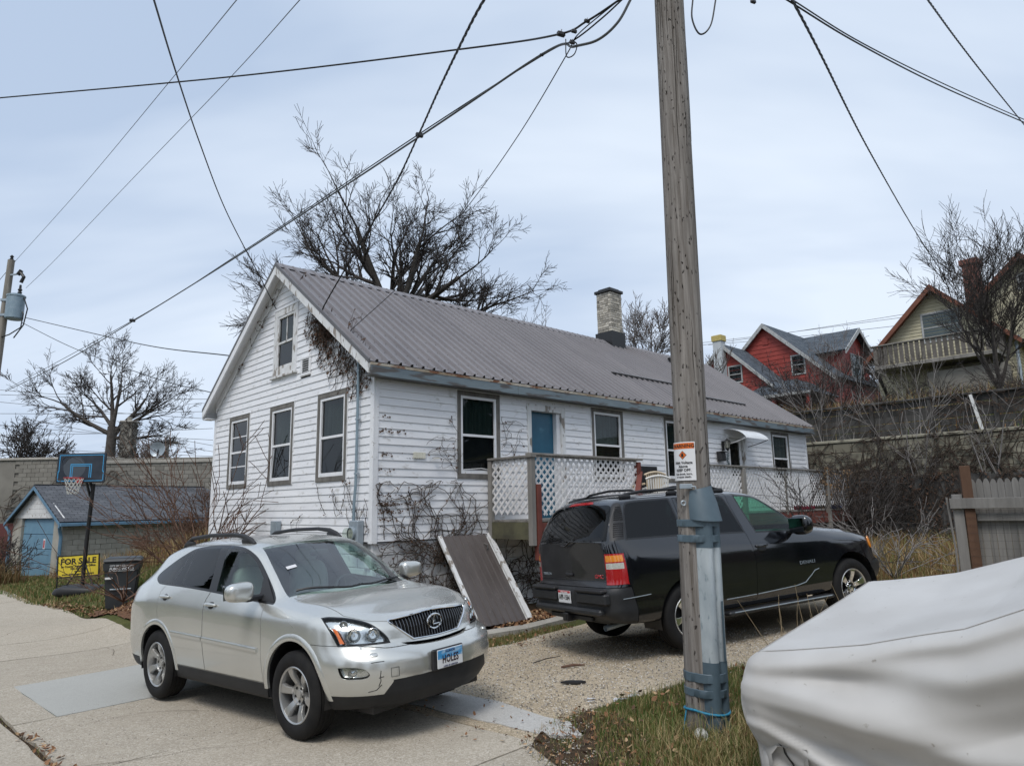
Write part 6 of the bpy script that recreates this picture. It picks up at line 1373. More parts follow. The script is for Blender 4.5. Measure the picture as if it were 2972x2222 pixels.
# blue rope tied round the foot, white lamp glass in the grass
m_rope = pm('blue_rope', (.010, .145, .26), .6, col2=(.03, .24, .38), scale=60)
rp = []
for i in range(61):
    a = GA + 2 * math.pi * i / 60; da = abs((a - GA + math.pi) % (2 * math.pi) - math.pi); r = .153 + (.058 * max(0, math.cos(da * 1.25)) if da < 1.25 else 0); rp.append(pc_(.185 + .012 * math.sin(a * 2)) + Vector((math.cos(a), math.sin(a), 0)) * r)
rope = tag(part('rope', MB().tube(rp, .0095, 8).tube([pc_(.18) + Vector((-.15, -.03, 0)), pc_(.1) + Vector((-.175, -.06, 0)), pc_(.0) + Vector((-.185, -.04, 0))], .006, 6), m_rope, None, T(PBX, PBY, 0), smooth=True), 'blue rope knotted round the foot of the wooden utility pole', 'rope')
m_whg = pm('white_glass', (.62, .63, .60), .2, col2=(.30, .30, .27), scale=18)
lj = thing('glass_lid', 'small round white glass lid lying in the grass at the pole foot', 'lid', M=T(1.41, 5.70, gz(1.41, 5.70) + .05) @ Matrix.Rotation(.9, 4, 'X') @ Matrix.Rotation(.2, 4, 'Y'))
part('disc', MB().lathe([(0, .012), (.03, .012), (.045, .004), (.05, -.004)], 20), m_whg, lj, smooth=True); part('rim', MB().lathe([(.046, .0), (.052, .002), (.053, -.012), (.047, -.012)], 20), m_whg, lj, smooth=True)

# ================================================================ far pole with transformer
m_pole2 = pm('grey_pole_wood', (.16, .145, .125), .9, col2=(.26, .24, .21), scale=3, stretch=(3, 3, .3))
p2 = thing('utility_pole', 'distant wooden utility pole carrying a grey transformer left of the garage', 'utility pole', (-21.55, 28, -.5))
part('shaft', MB().tube([(0, 0, 0), (.12, 0, 6), (.26, 0, 13.0)], [.19, .16, .13], 12), m_pole2, p2, smooth=True)
part('transformer_tank', MB().lathe([(0, 0), (.30, 0), (.33, .04), (.33, .95), (.35, .97), (.35, 1.03), (.2, 1.10), (0, 1.12)], 20, 0, 'Z', (.72, -.1, 10.35)), m_conduit, p2, smooth=True)
part('bushing', MB().lathe([(.05, 0), (.09, .06), (.05, .12), (.09, .18), (.05, .24), (.04, .4)], 10, 0, 'Z', (.85, -.1, 11.45)), m_black, p2)
for z in (10.5, 11.15): part('bracket', MB().box(.1, .5, -.16, -.05, z, z + .1), m_galv, p2)
part('insulator', MB().lathe([(.03, 0), (.08, .05), (.04, .1), (.08, .15), (.03, .22)], 10, 0, 'Z', (.27, 0, 13.0)), m_black, p2)
part('cutout_arm', MB().bar((.25, -.05, 12.3), (.75, -.1, 12.35), .06, .06), m_galv, p2); part('fuse_cutout', MB().tube([(.75, -.1, 12.45), (.95, -.1, 12.2), (.85, -.1, 11.95)], .07, 8).tube([(.68, -.1, 12.3), (.82, -.1, 12.5)], .08, 8), m_black, p2)
part('jumper_wires', MB().tube([(.75, -.1, 11.0), (1.1, -.1, 10.6), (1.05, -.1, 10.0), (.6, -.1, 9.7), (.3, -.1, 9.6)], .025, 6).tube([(1.05, -.1, 11.3), (1.25, -.1, 10.8), (1.15, -.1, 10.1), (.8, -.1, 9.55)], .025, 6), m_black, p2)
for z in (10.2, 10.0, 9.7): part('wire_clevis', MB().cbox(-.22, -.06, -.1, .1, z, z + .14, .02), m_black, p2)

# ================================================================ overhead wires (spans in world space)
m_wire = pm('black_wire', (.010, .010, .011), .5); m_wireg = pm('grey_cable', (.075, .080, .082), .5)
def rayp(px, py, y):
    """world point at depth y seen at a photo pixel (used once to survey where a wire hangs)"""
    d = _f + _r * ((px - 1486) / 2000.4) + _u * (-(py - 1111) / 2000.4); k = y / d.y; return Vector((d.x * k, y, CAM_H + d.z * k))
D_ = 1.34358
def wire(pts, r, label, mat=None, twist=0, group=None, n=14):
    P = [rayp(a * D_, b * D_, y) for a, b, y in pts]; out = []
    for i in range(len(P) - 1):
        p0 = P[i - 1] if i else P[i] * 2 - P[i + 1]; p3 = P[i + 2] if i + 2 < len(P) else P[i + 1] * 2 - P[i]
        for k in range(n):
            t = k / n; out.append(.5 * (2 * P[i] + (P[i + 1] - p0) * t + (2 * p0 - 5 * P[i] + 4 * P[i + 1] - p3) * t * t + (3 * P[i] - p0 - 3 * P[i + 1] + p3) * t**3))
    out.append(P[-1]); b = MB()
    if twist:
        for k in range(3):
            q = []; s = 0
            for i in range(len(out) - 1):
                m = 4
                for j in range(m):
                    p = out[i].lerp(out[i + 1], j / m); s += (out[i + 1] - out[i]).length / m; a = s * twist + k * 2.094; q.append(p + Vector((math.cos(a), 0, math.sin(a))) * r * .9)
            b.tube(q, r * .7, 5)
    else: b.tube(out, r, 6)
    o = part('overhead_wire', b, mat or m_wire, None, smooth=True); return tag(o, label, 'wire', group)
wire([(1350, -8, 5.95), (1268, 46, 6.2), (1200, 76, 6.6), (1000, 106, 7.6), (500, 166, 9.2), (-15, 213, 11)], .011, 'black wire running almost level from the wooden pole out of the left edge')
wire([(1366, -8, 5.95), (1335, 48, 6.0), (1292, 86, 6.1), (1240, 101, 6.3), (1172, 117, 6.8), (905, 296, 8.6), (520, 549, 13.2), (290, 692, 17.5), (130, 786, 22.5), (12, 845, 28)], .013, 'thick grey cable swooping from the wooden pole down past the gable peak', m_wireg)
wire([(1352, -8, 6.0), (1300, 40, 6.1), (1238, 88, 6.3), (1168, 122, 6.85), (905, 290, 8.65), (520, 546, 13.25), (290, 690, 17.55), (12, 842, 28)], .008, 'thin strand lashed along the thick grey cable above the gable')
wire([(1348, -8, 6.0), (1262, 62, 6.2), (1236, 92, 6.3), (1222, 122, 6.5), (1120, 292, 8.2), (1015, 440, 10.2), (890, 590, 10.6), (748, 722, 11.38)], .006, 'thin dark wire slanting from the pole bracket to the right gable rake')
wire([(1050, -8, 4.6), (1012, 62, 5.2), (950, 190, 6.6), (905, 290, 7.9), (850, 405, 9.2), (770, 540, 10.6), (703, 655, 11.7), (692, 686, 11.82)], .0085, 'twisted black service drop ending at the vine clump on the gable', twist=15)
wire([(330, -8, 5.5), (378, 150, 7.2), (430, 305, 9.5), (488, 455, 11.8), (560, 595, 13.0), (597, 668, 13.3)], .010, 'black wire dropping from the top edge to the attic window')
wire([(518, -8, 9), (380, 160, 14), (180, 400, 22), (34, 563, 28)], .008, 'thin wire from the far pole insulator rising to the top edge', m_wireg)
wire([(655, -8, 9), (500, 165, 14), (300, 372, 20), (120, 560, 26), (56, 622, 28)], .008, 'second thin wire rising from the far pole cutout to the top edge', m_wireg)
wire([(-12, 618, 30), (34, 563, 28)], .012, 'short wire from the far pole insulator to the left edge', m_wireg)
wire([(55, 686, 28), (180, 715, 24), (330, 748, 19), (496, 768, 15.5)], .015, 'dark wire from the far transformer to the left eave of the white house')
wire([(48, 697, 28), (160, 752, 25), (330, 815, 20), (458, 848, 17)], .012, 'lower dark wire from the far transformer toward the house wall')
for i, (a, b, c, d) in enumerate(((0, 842, 200, 852), (0, 852, 460, 800 + 62), (0, 868, 460, 905), (0, 893, 460, 888), (0, 918, 460, 950), (0, 940, 460, 925), (60, 905, 460, 975), (180, 905, 460, 962), (0, 962, 460, 985))):
    wire([(a, b, 60), ((a + c) / 2, (b + d) / 2 + 3, 60), (c, d, 60)], .022, 'thin distant power line crossing the sky above the block building', m_wireg, group='distant power lines above the block building', n=6)
wire([(1690, -6, 6.2), (1850, 92, 7.5), (2030, 185, 9.5), (2225, 270, 12)], .010, 'black wire slanting from the pole top to the right edge')
wire([(1702, -6, 6.2), (1860, 92, 7.6), (2040, 182, 9.6), (2225, 264, 12.1)], .008, 'slimmer black wire running beside the one to the right edge')
wire([(1708, -6, 6.2), (1770, 112, 7.6), (1880, 330, 12), (1990, 520, 19), (2070, 640, 27), (2120, 720, 34)], .011, 'twisted black wire descending past the bare tree to the cream house', twist=11)
wire([(2000, -6, 7.0), (2070, 90, 9), (2140, 180, 11), (2225, 285, 14)], .009, 'twisted black wire in the upper right corner of the sky', twist=12)
for i, (a, b, c, d) in enumerate(((1415, 760, 1995, 672), (1415, 752, 1990, 680), (1530, 745, 1950, 702))):
    wire([(a, b, 70), ((a + c) / 2, (b + d) / 2 + 2, 66), (c, d, 60)], .022, 'thin distant power line above the red house', m_wireg, group='distant power lines above the red house', n=6)
wire([(1497, -6, 5.8), (1495, 40, 5.8), (1512, 74, 5.8), (1535, 55, 5.8), (1547, -6, 5.8)], .008, 'loop of black wire hanging beside the pole near the top edge')
wire([(1222, 85, 6.3), (1224, 122, 6.3), (1240, 118, 6.3), (1246, 96, 6.3), (1232, 86, 6.3)], .006, 'small drip loop of wire below the cable clamps')
for (a, b, y, s) in ((1268, 46, 6.2, .03), (1212, 74, 6.5, .045), (1240, 68, 6.2, .03), (1236, 92, 6.25, .03), (1170, 119, 6.8, .022), (906, 292, 8.3, .05), (1627, 4, 6.1, .03), (286, 692, 17.5, .07)):
    p = rayp(a * D_, b * D_, y); c = thing('wire_clamp', 'small black splice clamp on an overhead wire', 'clamp', p, .4, 'splice clamps on the overhead wires')
    part('clamp_body', MB().cbox(-s, s, -s * .5, s * .5, -s * .55, s * .55, s * .2), m_black, c); part('clamp_bolt', MB().tube([(0, 0, s * .4), (s * .2, 0, s * 1.3)], s * .12, 6), m_black, c)
# ================================================================ covered car in the foreground
def cover_mat():
    m, nt, b, out = _nodes('pale_car_cover'); L = nt.links.new; N = nt.nodes.new
    tcn = N('ShaderNodeTexCoord'); n1 = N('ShaderNodeTexNoise'); n1.inputs['Scale'].default_value = 1.6; n1.inputs['Detail'].default_value = 6; L(tcn.outputs['Object'], n1.inputs['Vector'])
    r1 = N('ShaderNodeValToRGB'); e = r1.color_ramp.elements; e[0].position = .35; e[0].color = (.40, .39, .375, 1); e[1].position = .65; e[1].color = (.48, .475, .465, 1); L(n1.outputs['Fac'], r1.inputs[0])
    n4 = N('ShaderNodeTexNoise'); n4.inputs['Scale'].default_value = 22; n4.inputs['Detail'].default_value = 3; L(tcn.outputs['Object'], n4.inputs['Vector']); r4 = N('ShaderNodeValToRGB'); r4.color_ramp.elements[0].position = .70; r4.color_ramp.elements[1].position = .76; L(n4.outputs['Fac'], r4.inputs[0])
    mx_ = N('ShaderNodeMixRGB'); mx_.inputs[2].default_value = (.27, .255, .23, 1); L(r4.outputs[0], mx_.inputs[0]); L(r1.outputs[0], mx_.inputs[1]); L(mx_.outputs[0], b.inputs['Base Color'])
    b.inputs['Roughness'].default_value = .48; b.inputs['Specular IOR Level'].default_value = .45; b.inputs['Sheen Weight'].default_value = .2
    n2 = N('ShaderNodeTexNoise'); n2.noise_type = 'RIDGED_MULTIFRACTAL'; n2.inputs['Scale'].default_value = 2.4; n2.inputs['Detail'].default_value = 5; n2.inputs['Roughness'].default_value = .62; n2.inputs['Distortion'].default_value = .25; L(tcn.outputs['Object'], n2.inputs['Vector'])
    n3 = N('ShaderNodeTexNoise'); n3.inputs['Scale'].default_value = 350; L(tcn.outputs['Object'], n3.inputs['Vector'])
    bp = N('ShaderNodeBump'); bp.inputs['Strength'].default_value = .16; bp.inputs['Distance'].default_value = .02; L(n2.outputs['Fac'], bp.inputs['Height'])
    bp2 = N('ShaderNodeBump'); bp2.inputs['Strength'].default_value = .10; bp2.inputs['Distance'].default_value = .002; L(n3.outputs['Fac'], bp2.inputs['Height']); L(bp.outputs[0], bp2.inputs['Normal']); L(bp2.outputs[0], b.inputs['Normal']); return m
m_cover = cover_mat()
CO = Vector((1.42, 4.535, 0)); CT = Vector((.692, -.722, 0)); CW = Vector((.722, .692, 0)); CWID = 2.12; CLEN = 4.6
cov = thing('covered_car', 'car hidden under a pale grey fabric cover beside the wooden pole', 'car')
def ctop(t, w):
    base = np.interp(t, [-.2, 0, .25, .7, 1.2, 1.6, 2.1, 2.6, 4.0, 4.6], [.82, .86, .90, .98, 1.12, 1.31, 1.52, 1.58, 1.55, 1.3])
    sag = -.035 * math.sin(math.pi * max(0, min(1, t / 1.6))) * math.sin(math.pi * w / CWID)
    return base + .135 * w + sag + .018 * math.sin(w * 2.4 + t * 1.9) * min(1, max(0, t))
def cover_pt(p, q):
    """p along the car from -1.1 (nose hem) to length; q across from -1.1 (near hem) to CWID+1.1"""
    R = .11
    ct = max(p, R) if p < R else min(p, CLEN - R); cw = min(max(q, R), CWID - R)
    dx, dy = p - ct, q - cw; dd = math.hypot(dx, dy)
    if dd < 1e-9: return CO + CT * p + CW * q + Vector((0, 0, ctop(p, q)))
    ux, uy = dx / dd, dy / dd
    if dd < R * 1.25:                                        # rounded shoulder
        a = dd / R; off = R * math.sin(min(a, 1.57)); drop = R * (1 - math.cos(min(a, 1.57)))
    else: a = 1.25; off = R * math.sin(1.25); drop = R * (1 - math.cos(1.25)) + (dd - R * 1.25)
    z = ctop(ct, cw) - drop
    # distance round the edge, measured from the near front corner
    s = (ct + cw * 0) if abs(uy) > abs(ux) else -(cw)
    ang = math.atan2(max(drop, .0) + .02, max(.02, s + .10)) if s > -.05 else 1.45
    rr = 0; fade = min(1, drop / .22)
    q_ = (drop + .06 * math.sin(s * 3.1)) / (max(0, s) + .22) ** .62; ph_ = q_ * 14.5 + .8; sw = math.sin(ph_ + .55 * math.sin(ph_)); amp = min(1, max(0, s) / .55) * min(1, drop / .16)
    fold = amp * (.056 * sw + .013 * math.sin(q_ * 37 + s * 2.0))
    if uy > 0 or s < 0: fold = .014 * math.sin(s * 14 + drop * 5) * fade
    belly = .085 * math.sin(min(1, drop / .55) * 3.14) - .10 * max(0, drop - .42)
    # slack cloth swags back under the hood edge on the near side
    swag = -.075 * math.exp(-((drop - .14) / .10) ** 2) * max(0, min(1, (s - .35) / .6)) if uy < 0 and s > 0 else 0
    o = off + fold + belly + swag
    P = CO + CT * ct + CW * cw + (CT * ux + CW * uy) * o; P.z = z; return P
cm = MB()
cp = np.concatenate([np.linspace(-.62, .3, 46), np.linspace(.3, 2.2, 84)[1:], np.linspace(2.2, CLEN + .8, 24)[1:]]); cq = np.concatenate([np.linspace(-1.0, .35, 84), np.linspace(.35, CWID - .3, 26)[1:], np.linspace(CWID - .3, CWID + .7, 22)[1:]])
for p in cp:
    for q in cq: cm.v.append(tuple(cover_pt(float(p), float(q) if p > .05 else float(q))))
nq = len(cq)
for i in range(len(cp) - 1):
    for j in range(nq - 1): cm.f.append((i * nq + j, (i + 1) * nq + j, (i + 1) * nq + j + 1, i * nq + j + 1)); cm.m.append(0)
cover = part('cover', cm, m_cover, cov, smooth=True, sharp=80)
m_seam = pm('cover_seam', (.30, .29, .275), .8)
def seam(pts, r=.0035): part('seam', MB().tube([cover_pt(*p) + Vector((0, 0, .002)) for p in pts], r, 5), m_seam, cover)
seam([(t, .075) for t in np.linspace(.06, 2.4, 40)]); seam([(.06, w) for w in np.linspace(.08, CWID - .1, 20)])
# torn corner flap, hem and the bumper showing under it
m_coverd = pm('cover_inside', (.34, .325, .30), .7, col2=(.40, .385, .36), scale=6)
hem = [cover_pt(-.58, w) for w in np.linspace(CWID - .2, .2, 18)] + [cover_pt(t, -.98) for t in np.linspace(.2, 3.2, 40)]
part('hem', MB().tube(hem, .011, 6), m_cover, cover, smooth=True)
tear = []
for i in range(9): tear.append(cover_pt(.19 + .006 * math.sin(i * 2.1) + .012 * i, -.46 - .03 * i) + (CW * -.006))
part('tear', MB().tube(tear, [.001, .004, .006, .005, .006, .005, .004, .003, .001], 6), m_black, cover)
bump_prof = [(-.06, .33), (-.10, .28), (-.09, .14), (-.02, .06), (.12, .04), (.12, .34)]
bb = MB()
for k, w in enumerate(np.linspace(-.02, CWID - .1, 16)):
    e_ = min(w + .02, CWID - .1 - w) ; rnd_ = .22 * max(0, 1 - e_ / .3) ** 2
    for (o, z) in bump_prof: P = CO + CT * (o + rnd_ + .02) + CW * w; P.z = z + gz(P.x, P.y) + .02; bb.v.append(tuple(P))
m6 = len(bump_prof)
for k in range(15):
    for j in range(m6): bb.f.append((k * m6 + j, k * m6 + (j + 1) % m6, (k + 1) * m6 + (j + 1) % m6, (k + 1) * m6 + j)); bb.m.append(0)
part('bumper', bb, m_coverd, cov, smooth=True, sharp=50)
for t in (.85, 3.5):
    for w in (.34, CWID - .34):
        P = CO + CT * t + CW * w; o = part('wheel', ring_tyre(.33, .2, .2, 32), m_tyre, cov, T(P.x, P.y, gz(P.x, P.y) + .33) @ RZ(math.atan2(CT.y, CT.x)), smooth=True)
        part('rim', MB().lathe([(.205, -.08), (.10, -.07), (0, -.08)], 24, 0, 'Y'), m_alloy, o, smooth=True)
# ================================================================ things beyond the alley on the left
m_shingle = None
def shingle_mat(name, ca, cb, row=.14, wid=.32):
    m, nt, b, out = _nodes(name); L = nt.links.new; N = nt.nodes.new
    tcn = N('ShaderNodeTexCoord'); br = N('ShaderNodeTexBrick'); br.inputs['Scale'].default_value = 1.0; br.inputs['Color1'].default_value = c4(ca); br.inputs['Color2'].default_value = c4(cb); br.inputs['Mortar'].default_value = c4(tuple(v * .55 for v in ca)); br.inputs['Mortar Size'].default_value = .012; br.inputs['Brick Width'].default_value = wid; br.inputs['Row Height'].default_value = row; br.inputs['Bias'].default_value = 0
    L(tcn.outputs['Object'], br.inputs['Vector']); n1 = N('ShaderNodeTexNoise'); n1.inputs['Scale'].default_value = 1.2; n1.inputs['Detail'].default_value = 5; L(tcn.outputs['Object'], n1.inputs['Vector'])
    mx_ = N('ShaderNodeMixRGB'); mx_.blend_type = 'OVERLAY'; mx_.inputs[0].default_value = .5; L(br.outputs[0], mx_.inputs[1]); L(n1.outputs['Fac'], mx_.inputs[2]); L(mx_.outputs[0], b.inputs['Base Color']); b.inputs['Roughness'].default_value = .9; b.inputs['Specular IOR Level'].default_value = .2
    bp = N('ShaderNodeBump'); bp.inputs['Strength'].default_value = .6; bp.inputs['Distance'].default_value = .02; L(br.outputs['Fac'], bp.inputs['Height']); bp.invert = True; L(bp.outputs[0], b.inputs['Normal']); return m
def roof_slab(parent, A, B, C_, Dd, mat, name='roof', th=.06):
    """sloped roof slab in its own plane so that the shingle rows lie level; A,B eave ends, C_,Dd ridge ends (B->C_)"""
    A, B, C_, Dd = map(Vector, (A, B, C_, Dd)); x = (B - A).normalized(); y0 = Dd - A; nrm = x.cross(y0).normalized()
    if nrm.z < 0: nrm = -nrm
    y = nrm.cross(x); M = Matrix(((x.x, y.x, nrm.x, A.x), (x.y, y.y, nrm.y, A.y), (x.z, y.z, nrm.z, A.z), (0, 0, 0, 1))); Mi = M.inverted()
    q = [(Mi @ p)[:2] for p in (A, B, C_, Dd)]; return part(name, MB().prism(q, -th, 0), mat, parent, M)
m_shg = shingle_mat('grey_shingles', (.085, .092, .105), (.125, .132, .145)); m_cmu = pm('concrete_block', (.30, .285, .245), .9, col2=(.38, .365, .32), scale=3, rnd=.06, bump=.3, bscale=50); m_cmud = pm('stained_block', (.165, .155, .135), .92, col2=(.235, .222, .195), scale=.9, rnd=.07, bump=.25, bscale=30)
m_bluetrim = pm('blue_trim_paint', (.10, .20, .30), .5, col2=(.13, .24, .34), scale=4); m_bluegar = pm('blue_garage_door', (.12, .24, .34), .5, col2=(.15, .28, .38), scale=3); m_maroon = pm('maroon_paint', (.085, .022, .020), .7, col2=(.11, .03, .028), scale=2)
m_whitew = pm('weathered_white_board', (.62, .62, .61), .6, col2=(.70, .70, .69), scale=3, spots=(.33, .28, .24), spot_scale=9, spot_lo=.62, spot_hi=.68)
# garage: x along its ridge, gable at x=0
GA0 = Vector((-16.73, 26.0, 0)); gdir = Vector((-14.70 + 16.73, 30.0 - 26.0, 0)); gdir = Vector((.58, .815, 0)).normalized(); GYAW = math.atan2(gdir.y, gdir.x)
gar_z = gz(-16.7, 26) - .05; GW, GLN, GE, GR_ = 4.6, 9.5, 2.16, 3.42
gar = thing('garage', 'low grey block garage with blue door, white gable and shingled roof', 'garage', (GA0.x, GA0.y, gar_z), GYAW)
gw = part('wall_core', MB().box(.30, GLN, .06, GW - .06, -.3, GE - .01), m_cmu, gar)
blk2 = MB().cbox(.005, .395, 0, .05, .004, .196, .006).mesh('block', m_cmu)
for r in range(11):
    for c in range(23):
        link('block', blk2, gar, T(c * .4 + (.2 if r % 2 else 0), .012 + RNG.uniform(-.003, .003), r * .2 - .05))
for (a, b_) in ((0.02, .75), (3.75, GW - .02)): part('wall_pier', MB().cbox(.0, .3, a, b_, -.3, GE, .01), m_cmu, gar)
gd = part('garage_door', MB().box(.12, .16, .75, 3.75, -.2, GE - .02), m_bluegar, gar)
for i in range(4): part('door_panel', MB().cbox(.095, .12, .78, 3.72, -.1 + i * .55, .42 + i * .55, .008), m_bluegar, gd)
part('door_notice', MB().box(.088, .094, 1.6, 1.78, 1.0, 1.38), m_trimw, gd); part('door_notice', MB().box(.084, .087, 1.63, 1.75, 1.04, 1.32), m_stickr, gd)
for i in range(7):
    z0 = GE + i * .18; hw = (GW / 2 + .1) * (1 - (z0 + .18 - GE) / (GR_ - GE)); hb_ = (GW / 2 + .1) * (1 - (z0 - GE) / (GR_ - GE))
    if hb_ > .05: part('gable_board', MB().prism([(GW / 2 - hb_, z0), (GW / 2 + hb_, z0), (GW / 2 + max(hw, .01), z0 + .174), (GW / 2 - max(hw, .01), z0 + .174)], -.02 + .004 * (i % 2), .02, 'YZ'), m_whitew, gar)
ov = .3; sl = (GR_ - GE) / (GW / 2)
roof_slab(gar, (-.22, -ov, GE - ov * sl + .03), (GLN + .2, -ov, GE - ov * sl + .03), (GLN + .2, GW / 2, GR_ + .03), (-.22, GW / 2, GR_ + .03), m_shg)
roof_slab(gar, (-.22, GW + ov, GE - ov * sl + .03), (GLN + .2, GW + ov, GE - ov * sl + .03), (GLN + .2, GW / 2, GR_ + .03), (-.22, GW / 2, GR_ + .03), m_shg)
for s in (0, 1):
    y0 = -ov if s == 0 else GW + ov; part('rake_board', MB().prism([(y0, GE - ov * sl - .03), (GW / 2, GR_ - .03), (GW / 2, GR_ - .16), (y0, GE - ov * sl - .14)], -.24, -.21, 'YZ'), m_bluetrim, gar)
    part('downpipe', MB().tube([(-.18, y0 + (.1 if s == 0 else -.1), GE - .32), (-.10, y0 + (.22 if s == 0 else -.22), GE - .5), (-.05, y0 + (.24 if s == 0 else -.24), GE - .7), (-.05, y0 + (.24 if s == 0 else -.24), -.1)], .06, 8), m_bluetrim, gar, smooth=True)
part('gutter', MB().cbox(-.22, GLN, -ov - .10, -ov + .0, GE - ov * sl - .14, GE - ov * sl - .02, .01), m_bluetrim, gar); part('ridge_strip', MB().box(-.22, GLN + .2, GW / 2 - .06, GW / 2 + .06, GR_ + .02, GR_ + .05), m_shg, gar)
# long block building behind
bld = thing('block_building', 'long stained concrete block building behind the garage, dark vines on its wall', 'building', (-34, 33.2, -.6), -.02)
BH = 4.95
part('wall_core', MB().box(0, 25, .10, 8, 0, BH - .02), m_cmud, bld)
blk3 = MB().cbox(.006, .394, 0, .06, .005, .195, .006).mesh('block', m_cmud)
for r in range(25):
    for c in range(26): 
        if r * 26 + c < 300 * 3 and r >= 13: link('block', blk3, bld, T(10.2 + c * .4 + (.2 if r % 2 else 0), .045 + RNG.uniform(-.004, .004), r * .2 - .05))
part('wall_face', MB().box(0, 10.2, .05, .1, 0, BH - .02), m_cmud, bld); part('wall_face', MB().box(20.8, 25, .05, .1, 0, BH - .02), m_cmud, bld); part('wall_face', MB().box(10.2, 20.8, .05, .099, 0, 2.55), m_cmud, bld)
part('coping', MB().cbox(-.1, 14.6, -.02, 8.1, BH, BH + .12, .02), m_lime, bld); part('coping', MB().cbox(14.62, 25.1, -.02, 8.1, BH - .25, BH - .10, .02), m_lime, bld)
part('painted_base', MB().box(0, 15.6, .018, .044, 0, 2.0), m_maroon, bld)
# vine-grown chimney stack, dish, far poles behind
m_vbark = pm('dark_bark', (.035, .028, .023), .95, col2=(.06, .05, .042), scale=9, bump=.5, bscale=20, bdist=.03)
stk = thing('chimney_stack', 'ivy covered square chimney stack rising behind the block building', 'chimney', (-20.15, 36.0, 0))
part('shaft', MB().cbox(-.30, .30, -.30, .30, 0, 6.45, .03), m_cmud, stk); part('cap', MB().cbox(-.34, .34, -.34, .34, 6.45, 6.55, .02), m_lime, stk); part('flue', MB().lathe([(.12, 6.55), (.12, 6.75), (.1, 6.75)], 10), m_brick, stk)
b = MB()
for i in range(900):
    f = RNG.choice((0, 1, 2, 3)); a = f * math.pi / 2; z = RNG.uniform(3.4, 6.5); u = RNG.uniform(-.36, .36); d = .31 + RNG.uniform(0, .1); p = Vector((u * math.cos(a) + d * math.sin(a), u * math.sin(a) - d * math.cos(a), z)); q = p + Vector((RNG.uniform(-.2, .2), RNG.uniform(-.05, .05), RNG.uniform(-.2, .2))); b.bar(p, q, .03, .02)
part('ivy', b, m_vbark, stk, kind='stuff')
for (px, y, top, nm) in ((722, 62, 8.0, 'far telegraph pole with crossarm seen over the block building'),):
    pp_ = thing('telegraph_pole', nm, 'utility pole', (rayp(359 * D_, 1000 * D_, 62).x, 62, 0)); ztop = rayp(359 * D_, 950 * D_, 62).z
    part('shaft', MB().tube([(0, 0, 0), (0, 0, ztop)], [.2, .15], 8), m_pole2, pp_); part('crossarm', MB().box(-.3, .9, -.08, .08, ztop - .35, ztop - .15), m_pole2, pp_)
pp_ = thing('telegraph_pole', 'short far pole top with loaded crossarm beyond the block wall', 'utility pole', (rayp(379 * D_, 1000 * D_, 70).x, 70, 0)); ztop = rayp(379 * D_, 993 * D_, 70).z
part('shaft', MB().tube([(0, 0, 0), (0, 0, ztop)], [.2, .15], 8), m_pole2, pp_); part('crossarm', MB().box(-1.1, 1.1, -.08, .08, ztop - .5, ztop - .3), m_pole2, pp_)
for x in (-.9, -.45, .45, .9): part('insulator', MB().lathe([(.1, 0), (.13, .1), (.06, .2)], 8, 0, 'Z', (x, 0, ztop - .3)), m_galv, pp_)
dsh = thing('satellite_dish', 'grey satellite dish on the parapet of the block building', 'dish', M=T(rayp(339 * D_, 992 * D_, 34).x, 34, 4.5))
part('dish', MB().lathe([(.0, .1), (.2, .06), (.38, -.05)], 16, 0, 'Y', (0, 0, .35)), m_galv, dsh, smooth=True); part('arm', MB().bar((0, 0, 0), (0, .05, .35), .05, .05).bar((0, 0, .2), (0, -.35, .3), .03, .03), m_black, dsh)

# ---------------------------------------------------------------- basketball hoop
hz = gz(-11.5, 18.9); hoop = thing('basketball_hoop', 'portable black basketball hoop with blue lined backboard and white net on the grass', 'basketball hoop', (-11.52, 18.95, hz))
m_bboard = pm('smoked_backboard', (.016, .022, .032), .25, col2=(.035, .042, .055), scale=2.6); m_bline = pm('blue_line_paint', (.05, .28, .52), .4); m_rimred = pm('red_rim_paint', (.42, .03, .03), .4); m_net = pm('white_net', (.55, .55, .52), .8)
part('pole', MB().tube([(0, 0, .12), (.03, -.02, 1.5), (.10, -.06, 2.9)], .05, 12), m_black, hoop, smooth=True)
part('base', superell(MB(), (-.05, .05, .10), (.62, .42, .14), .55, 28, 12, 0, lambda x, y, z: (x * (1 - .12 * z), y, z * (1 + .15 * math.sin(x * 9)))), m_blackp, hoop, smooth=True)
for s in (-.42, .38): part('brace', MB().tube([(s, -.1, .15), (0, 0, .85)], .018, 6), m_black, hoop)
bbd = part('backboard', MB().cbox(-.66, .66, -.03, .0, 0, .80, .02), m_bboard, hoop, T(-.16, -.22, hz * 0 + 2.92))
for (x0, x1, z0, z1) in ((-.60, .60, .735, .755), (-.60, -.58, .30, .735), (.58, .60, .30, .735), (-.60, .60, .045, .065), (-.62, -.60, .065, .32), (.60, .62, .065, .32)): part('border_line', MB().box(x0, x1, -.0335, -.0305, z0, z1), m_bline, bbd)
for (x0, x1, z0, z1) in ((-.29, .29, .485, .51), (-.29, -.265, .14, .485), (.265, .29, .14, .485), (-.24, .24, .445, .465), (-.24, -.22, .14, .445), (.22, .24, .14, .445)): part('target_line', MB().box(x0, x1, -.0335, -.0305, z0, z1), m_bline, bbd)
m_bball = pm('grey_print', (.06, .072, .088), .35)
part('printed_ball', MB().lathe([(.30, 0), (0, 0)], 32, 0, 'Y', (-.18, -.0312, .42)), m_bball, bbd)
for k in (-.18, .0): part('ball_seam', MB().tube([(-.18 + .29 * math.sin(a) + k * math.cos(a), -.0325, .42 + .29 * math.cos(a)) for a in [-1.2 + i * .3 for i in range(9)]], .006, 4), m_black, bbd)
